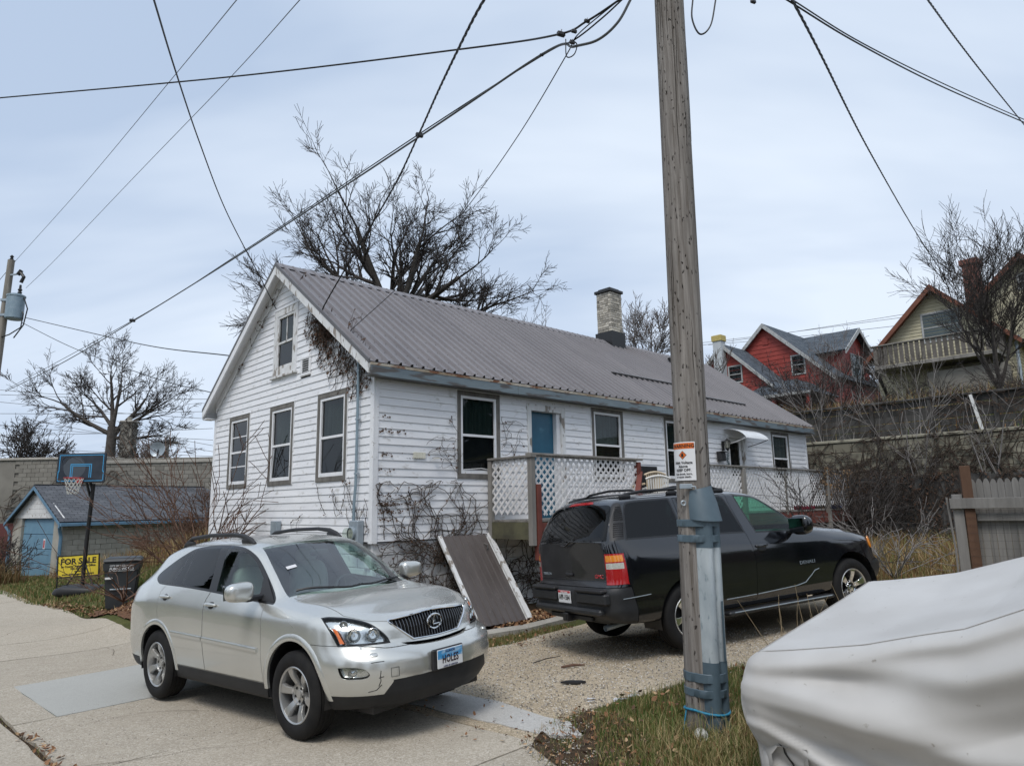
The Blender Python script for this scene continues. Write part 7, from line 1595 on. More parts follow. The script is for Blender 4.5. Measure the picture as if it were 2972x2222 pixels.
part('rim', MB().tube([(.23 * math.cos(a), -.30 + .23 * math.sin(a), .12) for a in [2 * math.pi * i / 28 for i in range(29)]], .010, 8), m_rimred, bbd, smooth=True); part('rim_bracket', MB().cbox(-.09, .09, -.075, -.03, -.02, .12, .01), m_rimred, bbd)
nt_ = MB()
for i in range(12):
    for s in (1, -1):
        pts = []
        for k in range(7):
            a = 2 * math.pi * (i + s * k * .42) / 12; r = .225 - .11 * (k / 6) ** .8; pts.append((r * math.cos(a), -.30 + r * math.sin(a), .11 - .42 * k / 6))
        nt_.tube(pts, .0065, 4)
part('net', nt_, m_net, bbd, kind='stuff')
part('board_arm', MB().bar((.02, -.03, 2.55), (-.1, -.2, 3.2), .05, .05).bar((.06, -.04, 2.75), (-.1, -.2, 3.5), .05, .05), m_black, hoop)
# ---------------------------------------------------------------- for sale sign
sx, sy = -12.62, 20.55; szg = gz(sx, sy); fs = thing('sale_sign', 'yellow FOR SALE sign in a black metal frame behind the basketball hoop', 'sign', (sx, sy, szg), .12)
m_yel = pm('sign_yellow', (.66, .50, .035), .45, col2=(.70, .55, .05), scale=4)
part('panel', MB().cbox(-.54, .54, -.01, .01, .32, .88, .004), m_yel, fs, Matrix.Rotation(-.05, 4, 'Y'))
for x in (-.56, .56): part('frame_leg', MB().bar((x, 0, -.1), (x, 0, .92), .03, .03), m_black, fs, Matrix.Rotation(-.05, 4, 'Y'))
for z in (.90, .30, .08): part('frame_rail', MB().bar((-.57, 0, z), (.57, 0, z), .03, .025), m_black, fs, Matrix.Rotation(-.05, 4, 'Y'))
for t, s_, z, xs, sp in (('FOR SALE', .225, .665, 1.0, 1.0), ('By County Treasurer\'s Office', .078, .575, 1.0, 1.0), ('920-459-3015', .075, .505, 1.0, 1.0), ('or visit', .072, .435, 1.0, 1.0), ('www.sheboygancounty.com', .078, .355, .98, 1.0)):
    o = part('lettering', MB(), m_black, fs); o.data = text_mesh(t, s_, m_black, 'CENTER', .002, xs, sp, .028); o.matrix_local = Matrix.Rotation(-.05, 4, 'Y') @ T(0, -.014, z) @ RX90
# ---------------------------------------------------------------- wheeled bin
cx, cy = -8.62, 15.62; cz = gz(cx, cy); bin_ = thing('wheeled_bin', 'dark grey wheeled rubbish bin lettered PUBLIC WORKS behind the silver SUV', 'rubbish bin', (cx, cy, cz - .02), .42)
m_bin = pm('charcoal_plastic', (.028, .033, .038), .5, col2=(.036, .042, .048), scale=4, bump=.05, bscale=80)
def taper(x0, x1, y0, y1, z0, X0, X1, Y0, Y1, z1): return MB().add([(x0, y0, z0), (x1, y0, z0), (x1, y1, z0), (x0, y1, z0), (X0, Y0, z1), (X1, Y0, z1), (X1, Y1, z1), (X0, Y1, z1)], [(0, 3, 2, 1), (4, 5, 6, 7), (0, 1, 5, 4), (1, 2, 6, 5), (2, 3, 7, 6), (3, 0, 4, 7)])
def bev(o, w):
    b_ = bmesh.new(); b_.from_mesh(o.data); bmesh.ops.bevel(b_, geom=b_.edges[:], offset=w, segments=2, affect='EDGES'); b_.to_mesh(o.data); b_.free(); smooth_mesh(o.data, 50); return o
bev(part('body', taper(-.26, .26, -.28, .26, .0, -.34, .34, -.36, .34, .98), m_bin, bin_), .03)
bev(part('shoulder', taper(-.345, .345, -.37, .345, .80, -.36, .36, -.39, .36, .99), m_bin, bin_), .02)
bev(part('lid', taper(-.375, .375, -.42, .42, .995, -.33, .33, -.36, .40, 1.075), m_bin, bin_), .02)
part('lid_handle', MB().tube([(-.3, .42, 1.0), (-.3, .47, .98), (.3, .47, .98), (.3, .42, 1.0)], .018, 6), m_bin, bin_, smooth=True)
part('catch_bar', MB().tube([(-.20, -.315, .42), (.2, -.315, .42)], .018, 8), m_galv, bin_); part('catch_recess', MB().cbox(-.22, .22, -.312, -.26, .30, .56, .01), m_blackp, bin_)
for s in (-1, 1): part('wheel', MB().lathe([(0, -.03), (.10, -.03), (.12, -.02), (.12, .02), (.10, .03), (0, .03)], 20, 0, 'X', (s * .27, .27, .12)), m_tyre, bin_, smooth=True)
for t, s_, z in (('CITY OF SHEBOYGAN', .050, .90), ('PUBLIC WORKS', .070, .83)):
    o = part('lettering', MB(), m_platew, bin_); o.data = text_mesh(t, s_, m_platew, 'CENTER', .001, .92, 1, .012); o.matrix_local = T(.0, -.393, z) @ Matrix.Rotation(-.08, 4, 'X') @ RX90
part('stencil_line', MB().box(-.24, .24, -.386, -.380, .805, .812), m_platew, bin_); part('serial_label', MB().box(-.3, -.16, -.385, -.36, .64, .68), m_platew, bin_)
# ================================================================ fences, walls and houses up the slope on the right
EN = Vector((.689, -.725, 0)); UPN = Vector((.725, .689, 0))       # along the terraces; away uphill
m_fence = pm('black_grey_fence_wood', (.040, .038, .036), .9, col2=(.085, .082, .078), scale=3, stretch=(2, 2, .25), rnd=.3, bump=.3, bscale=25)
m_fenceg = pm('silver_grey_fence_wood', (.14, .135, .128), .9, col2=(.23, .222, .21), scale=3, stretch=(2, 2, .2), rnd=.18, bump=.3, bscale=25)
m_brownpost = pm('brown_post_wood', (.075, .038, .021), .85, col2=(.115, .06, .035), scale=3, stretch=(2, 2, .3), rnd=.1, bump=.2, bscale=20)
def board_fence(name, label, P0, length, z0f, top, bw, mat, z_rail=(), lean=.01, jag=.05, back=False, gap=.006, horizontal=False):
    f = thing(name, label, 'fence', P0, math.atan2(EN.y, EN.x)); n = int(length / bw)
    shared = [MB().cbox(0, bw - gap, -.012, .012, 0, 1, .003).mesh('fence_board', mat)]
    for i in range(n):
        p = Vector(P0) + EN * (i * bw); zb_ = z0f(p.x, p.y); h = top - zb_ + RNG.uniform(-jag, jag)
        link('fence_board', shared[0], f, T(i * bw, RNG.uniform(-.008, .008), zb_) @ Matrix.Rotation(RNG.uniform(-lean, lean), 4, 'Y') @ Matrix.Diagonal((1, 1, h, 1)))
    for z in z_rail: part('rail', MB().cbox(0, length, .013 if not back else -.06, .06 if not back else -.013, z - .045, z + .045, .004), mat, f)
    k = 0.0
    while k <= length + .01: p = Vector(P0) + EN * k; part('post', MB().cbox(k - .05, k + .05, .02, .12, z0f(p.x, p.y) - .2, top - .05, .006), mat, f); k += 2.4
    return f
# lower fence beyond the drive
board_fence('board_fence', 'dark weathered board fence overgrown with vines beyond the drive', (9.4, 21.9, 0), 7.6, lambda x, y: gz(x, y) - .05, 2.45, .14, m_fence, (1.0, 2.1))
# retaining wall of pale blocks
m_ret = pm('pale_retaining_block', (.185, .172, .13), .9, col2=(.27, .255, .20), scale=1.2, rnd=.10, bump=.3, bscale=30, spots=(.085, .076, .058), spot_scale=2.5, spot_lo=.50, spot_hi=.66)
RW0 = Vector((9.0, 24.1, 0)); rw = thing('retaining_wall', 'pale block retaining wall draped in dead vines behind the lower fence', 'wall', RW0, math.atan2(EN.y, EN.x))
part('wall_core', MB().box(0, 10.5, .05, .6, -.2, 3.62), m_ret, rw)
rb = MB().cbox(.006, .594, 0, .06, .006, .294, .01).mesh('block', m_ret)
for r in range(12):
    for c in range(17): link('block', rb, rw, T(c * .6 + (.3 if r % 2 else 0), RNG.uniform(-.008, .008), r * .3))
part('coping', MB().cbox(-.1, 10.6, -.04, .5, 3.62, 3.72, .02), m_ret, rw)
# upper fence: horizontal dark planks on posts on top of the wall
UF0 = Vector((9.7, 25.6, 0)); uf = thing('plank_fence', 'dark horizontal plank fence along the top of the retaining wall', 'fence', UF0, math.atan2(EN.y, EN.x))
for i in range(6): part('plank', MB().cbox(-.2, 10.8, -.02, .02, 3.62 + i * .215, 3.82 + i * .215, .004), m_fence, uf, Matrix.Rotation(RNG.uniform(-.004, .004), 4, 'Y'))
for i in range(7): part('post', MB().cbox(i * 1.75 - .06, i * 1.75 + .06, -.13, -.03, 3.5, 4.98, .006), m_fence, uf)
part('cap_rail', MB().cbox(-.2, 10.8, -.16, .05, 4.925, 4.985, .006), m_fence, uf)
part('leaning_stake', MB().bar((6.62, -.2, 3.75), (6.42, -.22, 4.9), .04, .085), m_whitew, uf, None)
# hillside sheet behind the wall
def hill_z(k, t): return 3.58 + np.interp(k, [0, 2, 8, 20, 60, 200], [0, .25, 2.0, 3.2, 3.6, 3.6]) + .05 * math.sin(k * 1.7 + t) + .04 * math.sin(t * 1.3)
hb = MB(); hb.grid(lambda u, v: (lambda k, t: tuple(RW0 + EN * t + UPN * k)[:2] + (hill_z(k, t),))(.55 + 190 * u ** 2.2, -30 + 100 * v), 40, 60); part('hillside', hb, m_ground, None, smooth=True, kind='structure')
hs_ = MB(); hs_.box(-30, -.2, .3, .6, -.5, 3.5).box(10.7, 60, .3, .6, -.5, 3.5); part('hill_bank', hs_, m_soil, None, Matrix.Translation(RW0) @ RZ(math.atan2(EN.y, EN.x)), kind='structure')
# near gate frame: brown posts, rails, wire and grey boards
gt = thing('board_fence', 'grey board gate section with brown posts and welded wire by the drive', 'fence', (7.10, 10.95, 0), -.50)
gx0 = gz(6.6, 10.9)
for (x, h, mt) in ((0.0, 2.30, m_brownpost), (1.62, 2.02, m_brownpost), (3.2, 2.02, m_brownpost)): part('post', MB().cbox(x - .07, x + .07, -.07, .07, gx0 - .2, h, .006), mt, gt)
part('post', MB().cbox(-.22, -.08, -.05, .09, gx0 - .2, 1.86, .006), m_fenceg, gt)
part('rail', MB().cbox(-.26, 3.4, -.12, -.07, 1.64, 1.80, .005), m_fenceg, gt); part('rail', MB().cbox(.08, 1.5, -.02, .03, 1.45, 1.56, .004), m_fenceg, gt); part('rail', MB().cbox(1.7, 3.1, -.02, .03, 1.45, 1.56, .004), m_fenceg, gt)
fb = MB().prism([(0, 0), (.088, 0), (.088, 1.80), (.066, 1.86), (.044, 1.875), (.022, 1.86), (0, 1.80)], -.01, .01, 'XZ').mesh('fence_board', m_fenceg)
for i in range(36): link('fence_board', fb, gt, T(-.05 + i * .092, .09 + RNG.uniform(-.004, .004), gx0 - .04 + RNG.uniform(-.015, .01)))
wm_ = MB()
for i in range(20): wm_.bar((.08 + i * .16, -.085, gx0), (.08 + i * .16, -.085, 1.64), .0025, .0025)
for i in range(12): wm_.bar((-.07, -.085, gx0 + .08 + i * .115), (3.2, -.085, gx0 + .08 + i * .115), .0025, .0025)
part('wire_mesh', wm_, m_black, gt, kind='stuff'); part('cane', MB().tube([(-.26, -.05, gx0), (-.25, -.05, 1.0), (-.29, -.04, 1.82)], .016, 6), m_fenceg, gt)

# ---------------------------------------------------------------- houses up the hill
def lap_mat(name, ca, cb, row): 
    m, nt, b, out = _nodes(name); L = nt.links.new; N = nt.nodes.new; tcn = N('ShaderNodeTexCoord'); sp = N('ShaderNodeSeparateXYZ'); L(tcn.outputs['Object'], sp.inputs[0])
    dv_ = N('ShaderNodeMath'); dv_.operation = 'DIVIDE'; dv_.inputs[1].default_value = row; L(sp.outputs[2], dv_.inputs[0]); fr = N('ShaderNodeMath'); fr.operation = 'FRACT'; L(dv_.outputs[0], fr.inputs[0])
    n1 = N('ShaderNodeTexNoise'); n1.inputs['Scale'].default_value = 1.5; n1.inputs['Detail'].default_value = 6; L(tcn.outputs['Object'], n1.inputs['Vector']); r1 = N('ShaderNodeValToRGB'); r1.color_ramp.elements[0].position = .35; r1.color_ramp.elements[1].position = .65; r1.color_ramp.elements[0].color = c4(ca); r1.color_ramp.elements[1].color = c4(cb); L(n1.outputs['Fac'], r1.inputs[0])
    L(r1.outputs[0], b.inputs['Base Color']); b.inputs['Roughness'].default_value = .7
    bp = N('ShaderNodeBump'); bp.inputs['Strength'].default_value = 1; bp.inputs['Distance'].default_value = .05; bp.invert = True; L(fr.outputs[0], bp.inputs['Height']); L(bp.outputs[0], b.inputs['Normal']); return m
m_redlap = pm('red_siding', (.235, .030, .022), .65, col2=(.30, .045, .032), scale=2, rnd=.08, spots=(.36, .16, .13), spot_scale=3, spot_lo=.68, spot_hi=.8); m_yellap = pm('cream_lap_siding', (.40, .365, .25), .7, col2=(.47, .435, .31), scale=2, rnd=.05)
m_shb = shingle_mat('blue_grey_shingles', (.060, .075, .092), (.105, .122, .142), .17, .4); m_greytr = pm('pale_grey_trim', (.30, .31, .31), .7, col2=(.42, .43, .43), scale=4, spots=(.18, .17, .16), spot_scale=7, spot_lo=.6, spot_hi=.7); m_brntr = pm('rust_brown_trim', (.13, .042, .022), .7, col2=(.18, .065, .035), scale=3)
m_blind = pm('white_blind', (.50, .52, .54), .6); m_brk = pm('red_brick', (.20, .075, .055), .9, col2=(.28, .12, .09), scale=18, rnd=.2)
def hwin(root, x, y, z, w, h, face, trim, fill):
    """window on face 'g' (gable x=0, facing -x) or 'l' (long side y=0, facing -y), or 'e' plane of given x; u = horizontal start"""
    M = (T(x, y + w, z) @ RZ(-math.pi / 2)) if face == 'g' else T(x, y, z)
    o = part('window', MB().box(.06, w - .06, -.01, .02, .06, h - .06), fill, root, M); I = Matrix.Identity(4)
    frame4(w, h, .09, -.02, .05, trim, o, I, 'frame', chamfer=.004); part('meeting_rail', MB().box(.09, w - .09, -.03, -.012, h * .48, h * .48 + .05), trim, o); part('pane', MB().box(.09, w - .09, -.018, -.012, .09, h - .09), m_pane, o); return o
def gabled(name, label, O, W, L, zb, ze, zr, wall, roofm, trim, boards=0, ov=.35, ovf=.3, cat='house'):
    h = thing(name, label, cat, (O[0], O[1], zb), HYAW); ze -= zb; zr -= zb; sl = (zr - ze) / (W / 2)
    part('wall', MB().prism([(0.02, 0), (W - .02, 0), (W - .02, ze), (W / 2, zr - .02), (0.02, ze)], .02, L, 'YZ'), wall, h)
    if boards:
        k = 0
        while k * boards < zr - .25:
            z = k * boards; half = W / 2 if z + boards < ze else max(0, (zr - z - boards * .6) / sl)
            if half > .1: part('siding_board', MB().prism([(-.035, 0), (0, 0), (0, boards + .01), (-.008, boards + .01)], 0, 2 * half, 'YZ'), wall, h, T(0.02, W / 2 + half, z) @ RZ(-math.pi / 2))
            if z + boards < ze: part('siding_board', MB().prism([(-.035, 0), (0, 0), (0, boards + .01), (-.008, boards + .01)], 0, L, 'YZ'), wall, h, T(0, 0.02, z))
            k += 1
    for s in (0, 1):
        y0 = -ov if s == 0 else W + ov
        roof_slab(h, (-ovf, y0, ze - ov * sl + .10), (L + .2, y0, ze - ov * sl + .10), (L + .2, W / 2, zr + .10), (-ovf, W / 2, zr + .10), roofm, th=.10)
        part('rake_board', MB().prism([(y0, ze - ov * sl + .10), (W / 2, zr + .10), (W / 2, zr - .22), (y0, ze - ov * sl - .16)], -ovf - .06, -ovf + .0, 'YZ'), trim, h); part('soffit', MB().prism([(y0, ze - ov * sl - .02), (W / 2, zr - .02), (W / 2, zr - .05), (y0, ze - ov * sl - .05)], -ovf, .0, 'YZ'), trim, h)
    return h, ze, zr
RZB = 6.4
red, rze, rzr = gabled('red_house', 'red clapboard house with blue-grey shingle roofs and several gables on the hill', (20.25, 43.0), 8.3, 9.0, RZB, 9.75, 13.7, m_redlap, m_shb, m_greytr, boards=.30)
hwin(red, .0, 1.55, 9.95 - RZB, .95, 1.35, 'g', m_greytr, m_dark)
part('gable_vent', MB().box(-.05, -.02, 3.95, 4.35, 12.35 - RZB, 12.75 - RZB), m_redlap, red)
# lower wing to the left
wing = []
wO = (-3.0, 2.62); wW, wL = 6.0, 5.0; wz, wr = 9.2 - RZB, 12.1 - RZB
part('wing_wall', MB().prism([(wO[1], 0), (wO[1] + wW, 0), (wO[1] + wW, wz), (wO[1] + wW / 2, wr), (wO[1], wz)], wO[0] + .02, wO[0] + wL, 'YZ'), m_redlap, red)
k = 0
while k * .3 < wr - .3:
    z = k * .3; sl = (wr - wz) / (wW / 2); half = wW / 2 if z + .3 < wz else max(0, (wr - z - .2) / sl)
    if half > .1: part('siding_board', MB().prism([(-.035, 0), (0, 0), (0, .31), (-.008, .31)], 0, 2 * half, 'YZ'), m_redlap, red, T(wO[0] + .02, wO[1] + wW / 2 + half, z) @ RZ(-math.pi / 2))
    k += 1
for s in (0, 1):
    y0 = wO[1] - .35 if s == 0 else wO[1] + wW + .35; sl = (wr - wz) / (wW / 2); ye = wO[1] + wW / 2
    roof_slab(red, (wO[0] - .3, y0, wz - .35 * sl + .1), (wO[0] + wL, y0, wz - .35 * sl + .1), (wO[0] + wL, ye, wr + .1), (wO[0] - .3, ye, wr + .1), m_shb, th=.1)
    part('rake_board', MB().prism([(y0, wz - .35 * sl + .1), (ye, wr + .1), (ye, wr - .2), (y0, wz - .35 * sl - .15)], wO[0] - .36, wO[0] - .30, 'YZ'), m_greytr, red)
hwin(red, wO[0], wO[1] + 1.8, 9.45 - RZB, 1.0, 1.2, 'g', m_greytr, m_dark)
m_wbrick = pm('whitewashed_brick', (.42, .45, .48), .8, col2=(.52, .55, .57), scale=12, rnd=.1)
rc = part('chimney', MB().box(wO[0] - .62, wO[0] - .05, wO[1] + 2.85, wO[1] + 3.45, 0, 12.35 - RZB), m_wbrick, red); part('chimney_cap', MB().cbox(wO[0] - .68, wO[0] + .01, wO[1] + 2.79, wO[1] + 3.51, 12.35 - RZB, 12.75 - RZB, .02), pm('yellow_brick', (.42, .33, .10), .9, col2=(.5, .42, .18), scale=14), rc)
# dormer facing right on the main slope
dm = part('dormer_wall', MB().prism([(2.7, 9.0 - RZB), (7.3, 9.0 - RZB), (7.3, 11.9 - RZB), (5.0, 13.35 - RZB), (2.7, 11.9 - RZB)], .2, 5.2, 'XZ'), m_redlap, red)
for s in (0, 1):
    xa = 2.2 if s == 0 else 7.8; roof_slab(red, (xa, -.2, 11.6 - RZB), (xa, 5.6, 11.6 - RZB), (5.0, 5.6, 13.5 - RZB), (5.0, -.2, 13.5 - RZB), m_shb, 'dormer_roof', .09); part('rake_board', MB().prism([(xa, 11.6 - RZB), (5.0, 13.52 - RZB), (5.0, 13.2 - RZB), (xa, 11.3 - RZB)], -.26, -.2, 'XZ'), m_greytr, red)
hwin(red, 4.0, .19, 9.9 - RZB, 2.1, 1.75, 'l', m_greytr, m_blind)
# hipped porch in front
pz0, pz1 = 8.15 - RZB, 9.25 - RZB
pr_ = MB(); pr_.add([(-4.4, -.4, pz0), (-4.4, 4.2, pz0), (0.1, 4.2, pz0), (.1, -.4, pz0), (-2.6, 1.2, pz1), (-2.6, 2.9, pz1), (.1, 2.9, pz1), (.1, 1.2, pz1)], [(0, 1, 5, 4), (1, 2, 6, 5), (0, 4, 7, 3), (4, 5, 6, 7), (0, 3, 2, 1)]); part('porch_roof', pr_, m_shb, red)
part('porch_fascia', MB().cbox(-4.46, -4.36, -.45, 4.25, pz0 - .16, pz0 + .02, .01), m_greytr, red)
for y in (-.2, 1.9, 4.0): part('porch_post', MB().cbox(-4.3, -4.1, y - .1, y + .1, -1, pz0 - .1, .01), m_redlap, red)
part('porch_rail', MB().cbox(-4.25, -4.17, -.2, 4.0, .55, .65, .01).cbox(-4.25, -4.17, -.2, 4.0, -.3, .5, .01), m_redlap, red)
YZB = 5.6
yel, yze, yzr = gabled('cream_house', 'cream clapboard house with rust-brown eaves and a timber balcony on the hill', (23.55, 31.6), 6.0, 10.0, YZB, 9.35, 12.35, m_yellap, m_shg, m_brntr, boards=.17, ov=.45, ovf=.5)
hwin(yel, 0, 1.95, 9.55 - YZB, 1.75, 1.55, 'g', m_greytr, m_blind); hwin(yel, 0, .35, 6.2 - YZB, 1.6, 1.5, 'g', m_greytr, m_dark)
# taller part behind to the right with its chimney
part('upper_wall', MB().prism([(-3.5, 0), (2.6, 0), (2.6, 10.9 - YZB), (-.45, 13.6 - YZB), (-3.5, 10.9 - YZB)], 2.2, 10, 'YZ'), m_yellap, yel)
for s in (0, 1):
    y0 = -3.9 if s == 0 else 3.0; z0 = 10.55 - YZB; roof_slab(yel, (1.75, y0, z0), (10.2, y0, z0), (10.2, -.45, 13.72 - YZB), (1.75, -.45, 13.72 - YZB), m_shg, th=.1); part('rake_board', MB().prism([(y0, z0), (-.45, 13.72 - YZB), (-.45, 13.4 - YZB), (y0, z0 - .3)], 1.68, 1.75, 'YZ'), m_brntr, yel)
hwin(yel, 2.2, -.9, 11.9 - YZB, .75, .85, 'g', m_greytr, m_dark)
part('chimney', MB().box(3.6, 4.4, 1.7, 2.4, 8.0 - YZB, 14.2 - YZB), m_brk, yel); part('chimney_cap', MB().cbox(3.5, 4.5, 1.6, 2.5, 14.2 - YZB, 14.5 - YZB, .02), m_brk, yel)
# balcony with board rail on knee braces
bz = 8.45 - YZB; part('balcony_floor', MB().cbox(-1.7, .0, .3, 5.6, bz - .18, bz, .01), m_greywood, yel)
for y in (.3, 5.6): part('knee_brace', MB().bar((0, y, bz - 1.5), (-1.5, y, bz - .15), .12, .12), m_fence, yel)
part('balcony_cap', MB().cbox(-1.76, -1.6, .2, 5.7, bz + 1.0, bz + 1.06, .01), m_greywood, yel); part('balcony_cap', MB().cbox(-1.6, .0, .2, .34, bz + 1.0, bz + 1.06, .01), m_greywood, yel); part('balcony_cap', MB().cbox(-1.6, .0, 5.56, 5.7, bz + 1.0, bz + 1.06, .01), m_greywood, yel)
bs = MB().cbox(-.02, .02, 0, .17, 0, .98, .003).mesh('baluster', pm('brown_grey_balcony_wood', (.085, .075, .066), .9, col2=(.14, .128, .115), scale=3, rnd=.2))
for i in range(22): link('baluster', bs, yel, T(-1.68 + RNG.uniform(-.01, .01), .32 + i * .242, bz + .02))
for i in range(7):
    for y in (.27, 5.62): link('baluster', bs, yel, T(-1.5 + i * .235, y, bz + .02) @ RZ(-math.pi / 2))
part('lower_wall', MB().box(-1.2, 0, .2, 3.4, 0, 2.3), m_cmud, yel)
part('vent_pipe', MB().tube([(-.15, -.15, 0), (-.15, -.15, 3.3), (-.25, -.3, 3.6)], .07, 8), m_galv, yel)
# ================================================================ bare trees, vines, shrubs, grass, litter
m_bark = pm('grey_brown_bark', (.040, .034, .030), .95, col2=(.075, .066, .058), scale=6, bump=.4, bscale=20, bdist=.02)
m_twig = pm('dark_twigs', (.032, .026, .024), .95, col2=(.05, .042, .038), scale=3)
m_palebark = pm('pale_grey_bark', (.17, .155, .15), .9, col2=(.26, .245, .235), scale=5); m_redbark = pm('red_brown_stems', (.085, .042, .026), .85, col2=(.13, .075, .05), scale=4)
m_vine = pm('dead_vine', (.040, .027, .020), .95, col2=(.075, .055, .042), scale=8); m_vleaf = pm('withered_leaf', (.048, .026, .018), .9, col2=(.095, .05, .028), scale=20)
def seg_mesh(segs, name, mat, sides=4):
    """many tapered sticks as one mesh; segs rows: p0 p1 r0 r1"""
    S = np.array(segs, float); p0, p1, r0, r1 = S[:, 0:3], S[:, 3:6], S[:, 6], S[:, 7]; d = p1 - p0; l = np.linalg.norm(d, axis=1, keepdims=True); d = d / np.maximum(l, 1e-9)
    ref = np.where(np.abs(d[:, 2:3]) < .9, np.array([[0, 0, 1.]]), np.array([[1., 0, 0]])); e1 = np.cross(d, ref); e1 /= np.linalg.norm(e1, axis=1, keepdims=True); e2 = np.cross(d, e1); V = []
    for p, r in ((p0 - d * .0, r0), (p1, r1)):
        for k in range(sides): a = 2 * math.pi * k / sides; V.append(p + (e1 * math.cos(a) + e2 * math.sin(a)) * r[:, None])
    V = np.stack(V, 1).reshape(-1, 3); n = len(S); base = (np.arange(n) * 2 * sides)[:, None]; F = []
    for k in range(sides): F.append(base + np.array([[k, (k + 1) % sides, sides + (k + 1) % sides, sides + k]]))
    F = np.stack(F, 1).reshape(-1, 4); me = bpy.data.meshes.new(name); me.vertices.add(len(V)); me.vertices.foreach_set('co', V.ravel()); me.loops.add(F.size); me.loops.foreach_set('vertex_index', F.ravel().astype(np.int32)); me.polygons.add(len(F)); me.polygons.foreach_set('loop_start', np.arange(0, F.size, 4, dtype=np.int32)); me.polygons.foreach_set('use_smooth', np.ones(len(F), bool)); me.update(calc_edges=True); me.materials.append(mat); return me
def vrand(r): return Vector((r.gauss(0, 1), r.gauss(0, 1), r.gauss(0, 1)))
def grow_tree(seed, fork_z, limbs, levels, L0, r0, spread, up=.05, kids=(4, 6), shrink=.66, rmin=.010, wig=.22, trunk_r=None, lean=(0, 0), droop=0.0, limb_dirs=None):
    r = random.Random(seed); trunk, crown = [], []
    def branch(p, d, L, rad, lev):
        out = crown if lev > 1 else trunk; n = max(2, 6 - lev); pts = [p]; rs = [rad]; q = p.copy(); dd = d.copy()
        for i in range(n):
            dd = (dd + vrand(r) * wig * (.6 + .25 * lev) * .5 + Vector((0, 0, up - droop * lev * .5))).normalized(); q2 = q + dd * (L / n); ra = max(rmin, rad * (1 - .62 * i / n)); rb_ = max(rmin * .8, rad * (1 - .62 * (i + 1) / n)); out.append((*q, *q2, ra, rb_)); q = q2; pts.append(q.copy()); rs.append(rb_)
        if lev >= levels: return
        for k in range(r.randint(*kids)):
            t = r.uniform(.25, 1.0) if k else 1.0; i = min(n - 1, int(t * n)); f = t * n - i; pp = pts[i].lerp(pts[min(i + 1, n)], min(1, f)); ax = (dd.cross(vrand(r))).normalized(); ang = r.uniform(.35, .95) if k else r.uniform(.1, .4); cd_ = (Matrix.Rotation(ang, 3, ax) @ dd).normalized()
            branch(pp, cd_, L * shrink * r.uniform(.75, 1.15), max(rmin, rs[min(i, n)] * r.uniform(.5, .72)), lev + 1)
    tr = trunk_r or r0 * 1.6; p = Vector((0, 0, -.3)); top = Vector((lean[0], lean[1], fork_z)); m = 6
    for i in range(m): a = p.lerp(top, i / m); b = p.lerp(top, (i + 1) / m); trunk.append((*a, *b, tr * (1.15 - .35 * i / m), tr * (1.15 - .35 * (i + 1) / m)))
    for k in range(limbs):
        if limb_dirs: d = Vector(limb_dirs[k]).normalized(); sc = Vector(limb_dirs[k]).length
        else: a = 2 * math.pi * (k + r.uniform(-.25, .25)) / limbs; d = Vector((math.cos(a) * spread, math.sin(a) * spread, 1)).normalized(); sc = 1
        branch(top - Vector((0, 0, r.uniform(0, fork_z * .12))), d, L0 * sc * r.uniform(.85, 1.15), r0 * r.uniform(.75, 1.1), 1)
    return trunk, crown
def bare_tree(loc, label, mat1=None, mat2=None, name='bare_tree', group=None, sides=3, cat='tree', **kw):
    t = thing(name, label, cat, loc, 0, group); a, b = grow_tree(**kw); link('trunk', seg_mesh(a, 'trunk', mat1 or m_bark, 7), t)
    if b: link('crown', seg_mesh(b, 'crown', mat2 or m_twig, sides), t)
    return t
bare_tree((-5.9, 33, .5), 'large spreading bare tree behind the ridge of the white house', seed=11, fork_z=10.3, limbs=10, levels=5, L0=3.75, r0=.23, spread=.6, up=.035, kids=(5, 6), shrink=.54, rmin=.011, wig=.13, trunk_r=.5, limb_dirs=[(-1.25, .1, .35), (-1.05, .2, .8), (-.7, .3, 1.0), (-.35, -.3, 1.15), (.0, .3, 1.25), (.3, -.3, 1.2), (.65, .2, 1.0), (1.05, -.1, .7), (1.2, .1, .3), (.2, 1.0, .8)])
bare_tree((-26.3, 45, 0), 'leafless tree with a forked trunk behind the block building', seed=5, fork_z=7.4, limbs=7, levels=5, L0=2.5, r0=.16, spread=.5, kids=(4, 6), shrink=.56, rmin=.012, wig=.14, trunk_r=.36, up=.045, limb_dirs=[(-1.3, 0, .5), (-.9, .2, .9), (-.3, .2, 1.2), (.25, 0, 1.2), (.7, .2, .95), (1.2, -.1, .45), (1.2, .2, -.05)])
bare_tree((-36.5, 52, 0), 'spreading bare tree cut by the left edge of the sky behind the far pole', seed=8, fork_z=4.5, limbs=6, levels=5, L0=2.2, r0=.16, spread=.8, kids=(4, 5), shrink=.64, rmin=.018, up=.03)
bare_tree((-32, 60, 0), 'small hazy bare tree between the block building and the forked tree', pm('pale_twigs', (.15, .13, .12), .9), MATS['pale_twigs'], seed=9, fork_z=4.5, limbs=6, levels=4, L0=2.5, r0=.12, spread=.6, kids=(5, 7), shrink=.62, rmin=.018, up=.05)  # distance haze is put into the paler twig colour of this tree
bare_tree((17.4, 24.3, 5.0), 'upright many-stemmed bare tree in front of the cream house', seed=21, fork_z=.6, limbs=6, levels=4, L0=3.6, r0=.06, spread=.45, kids=(7, 9), shrink=.55, rmin=.008, up=.10, wig=.12, trunk_r=.13)
bare_tree((.9, 34, 1), 'thin bare sapling showing above the roof ridge beside the big tree', seed=31, fork_z=7.8, limbs=4, levels=3, L0=2.2, r0=.04, spread=.5, kids=(5, 7), shrink=.55, rmin=.009, up=.06, trunk_r=.09, mat2=MATS['pale_twigs'])
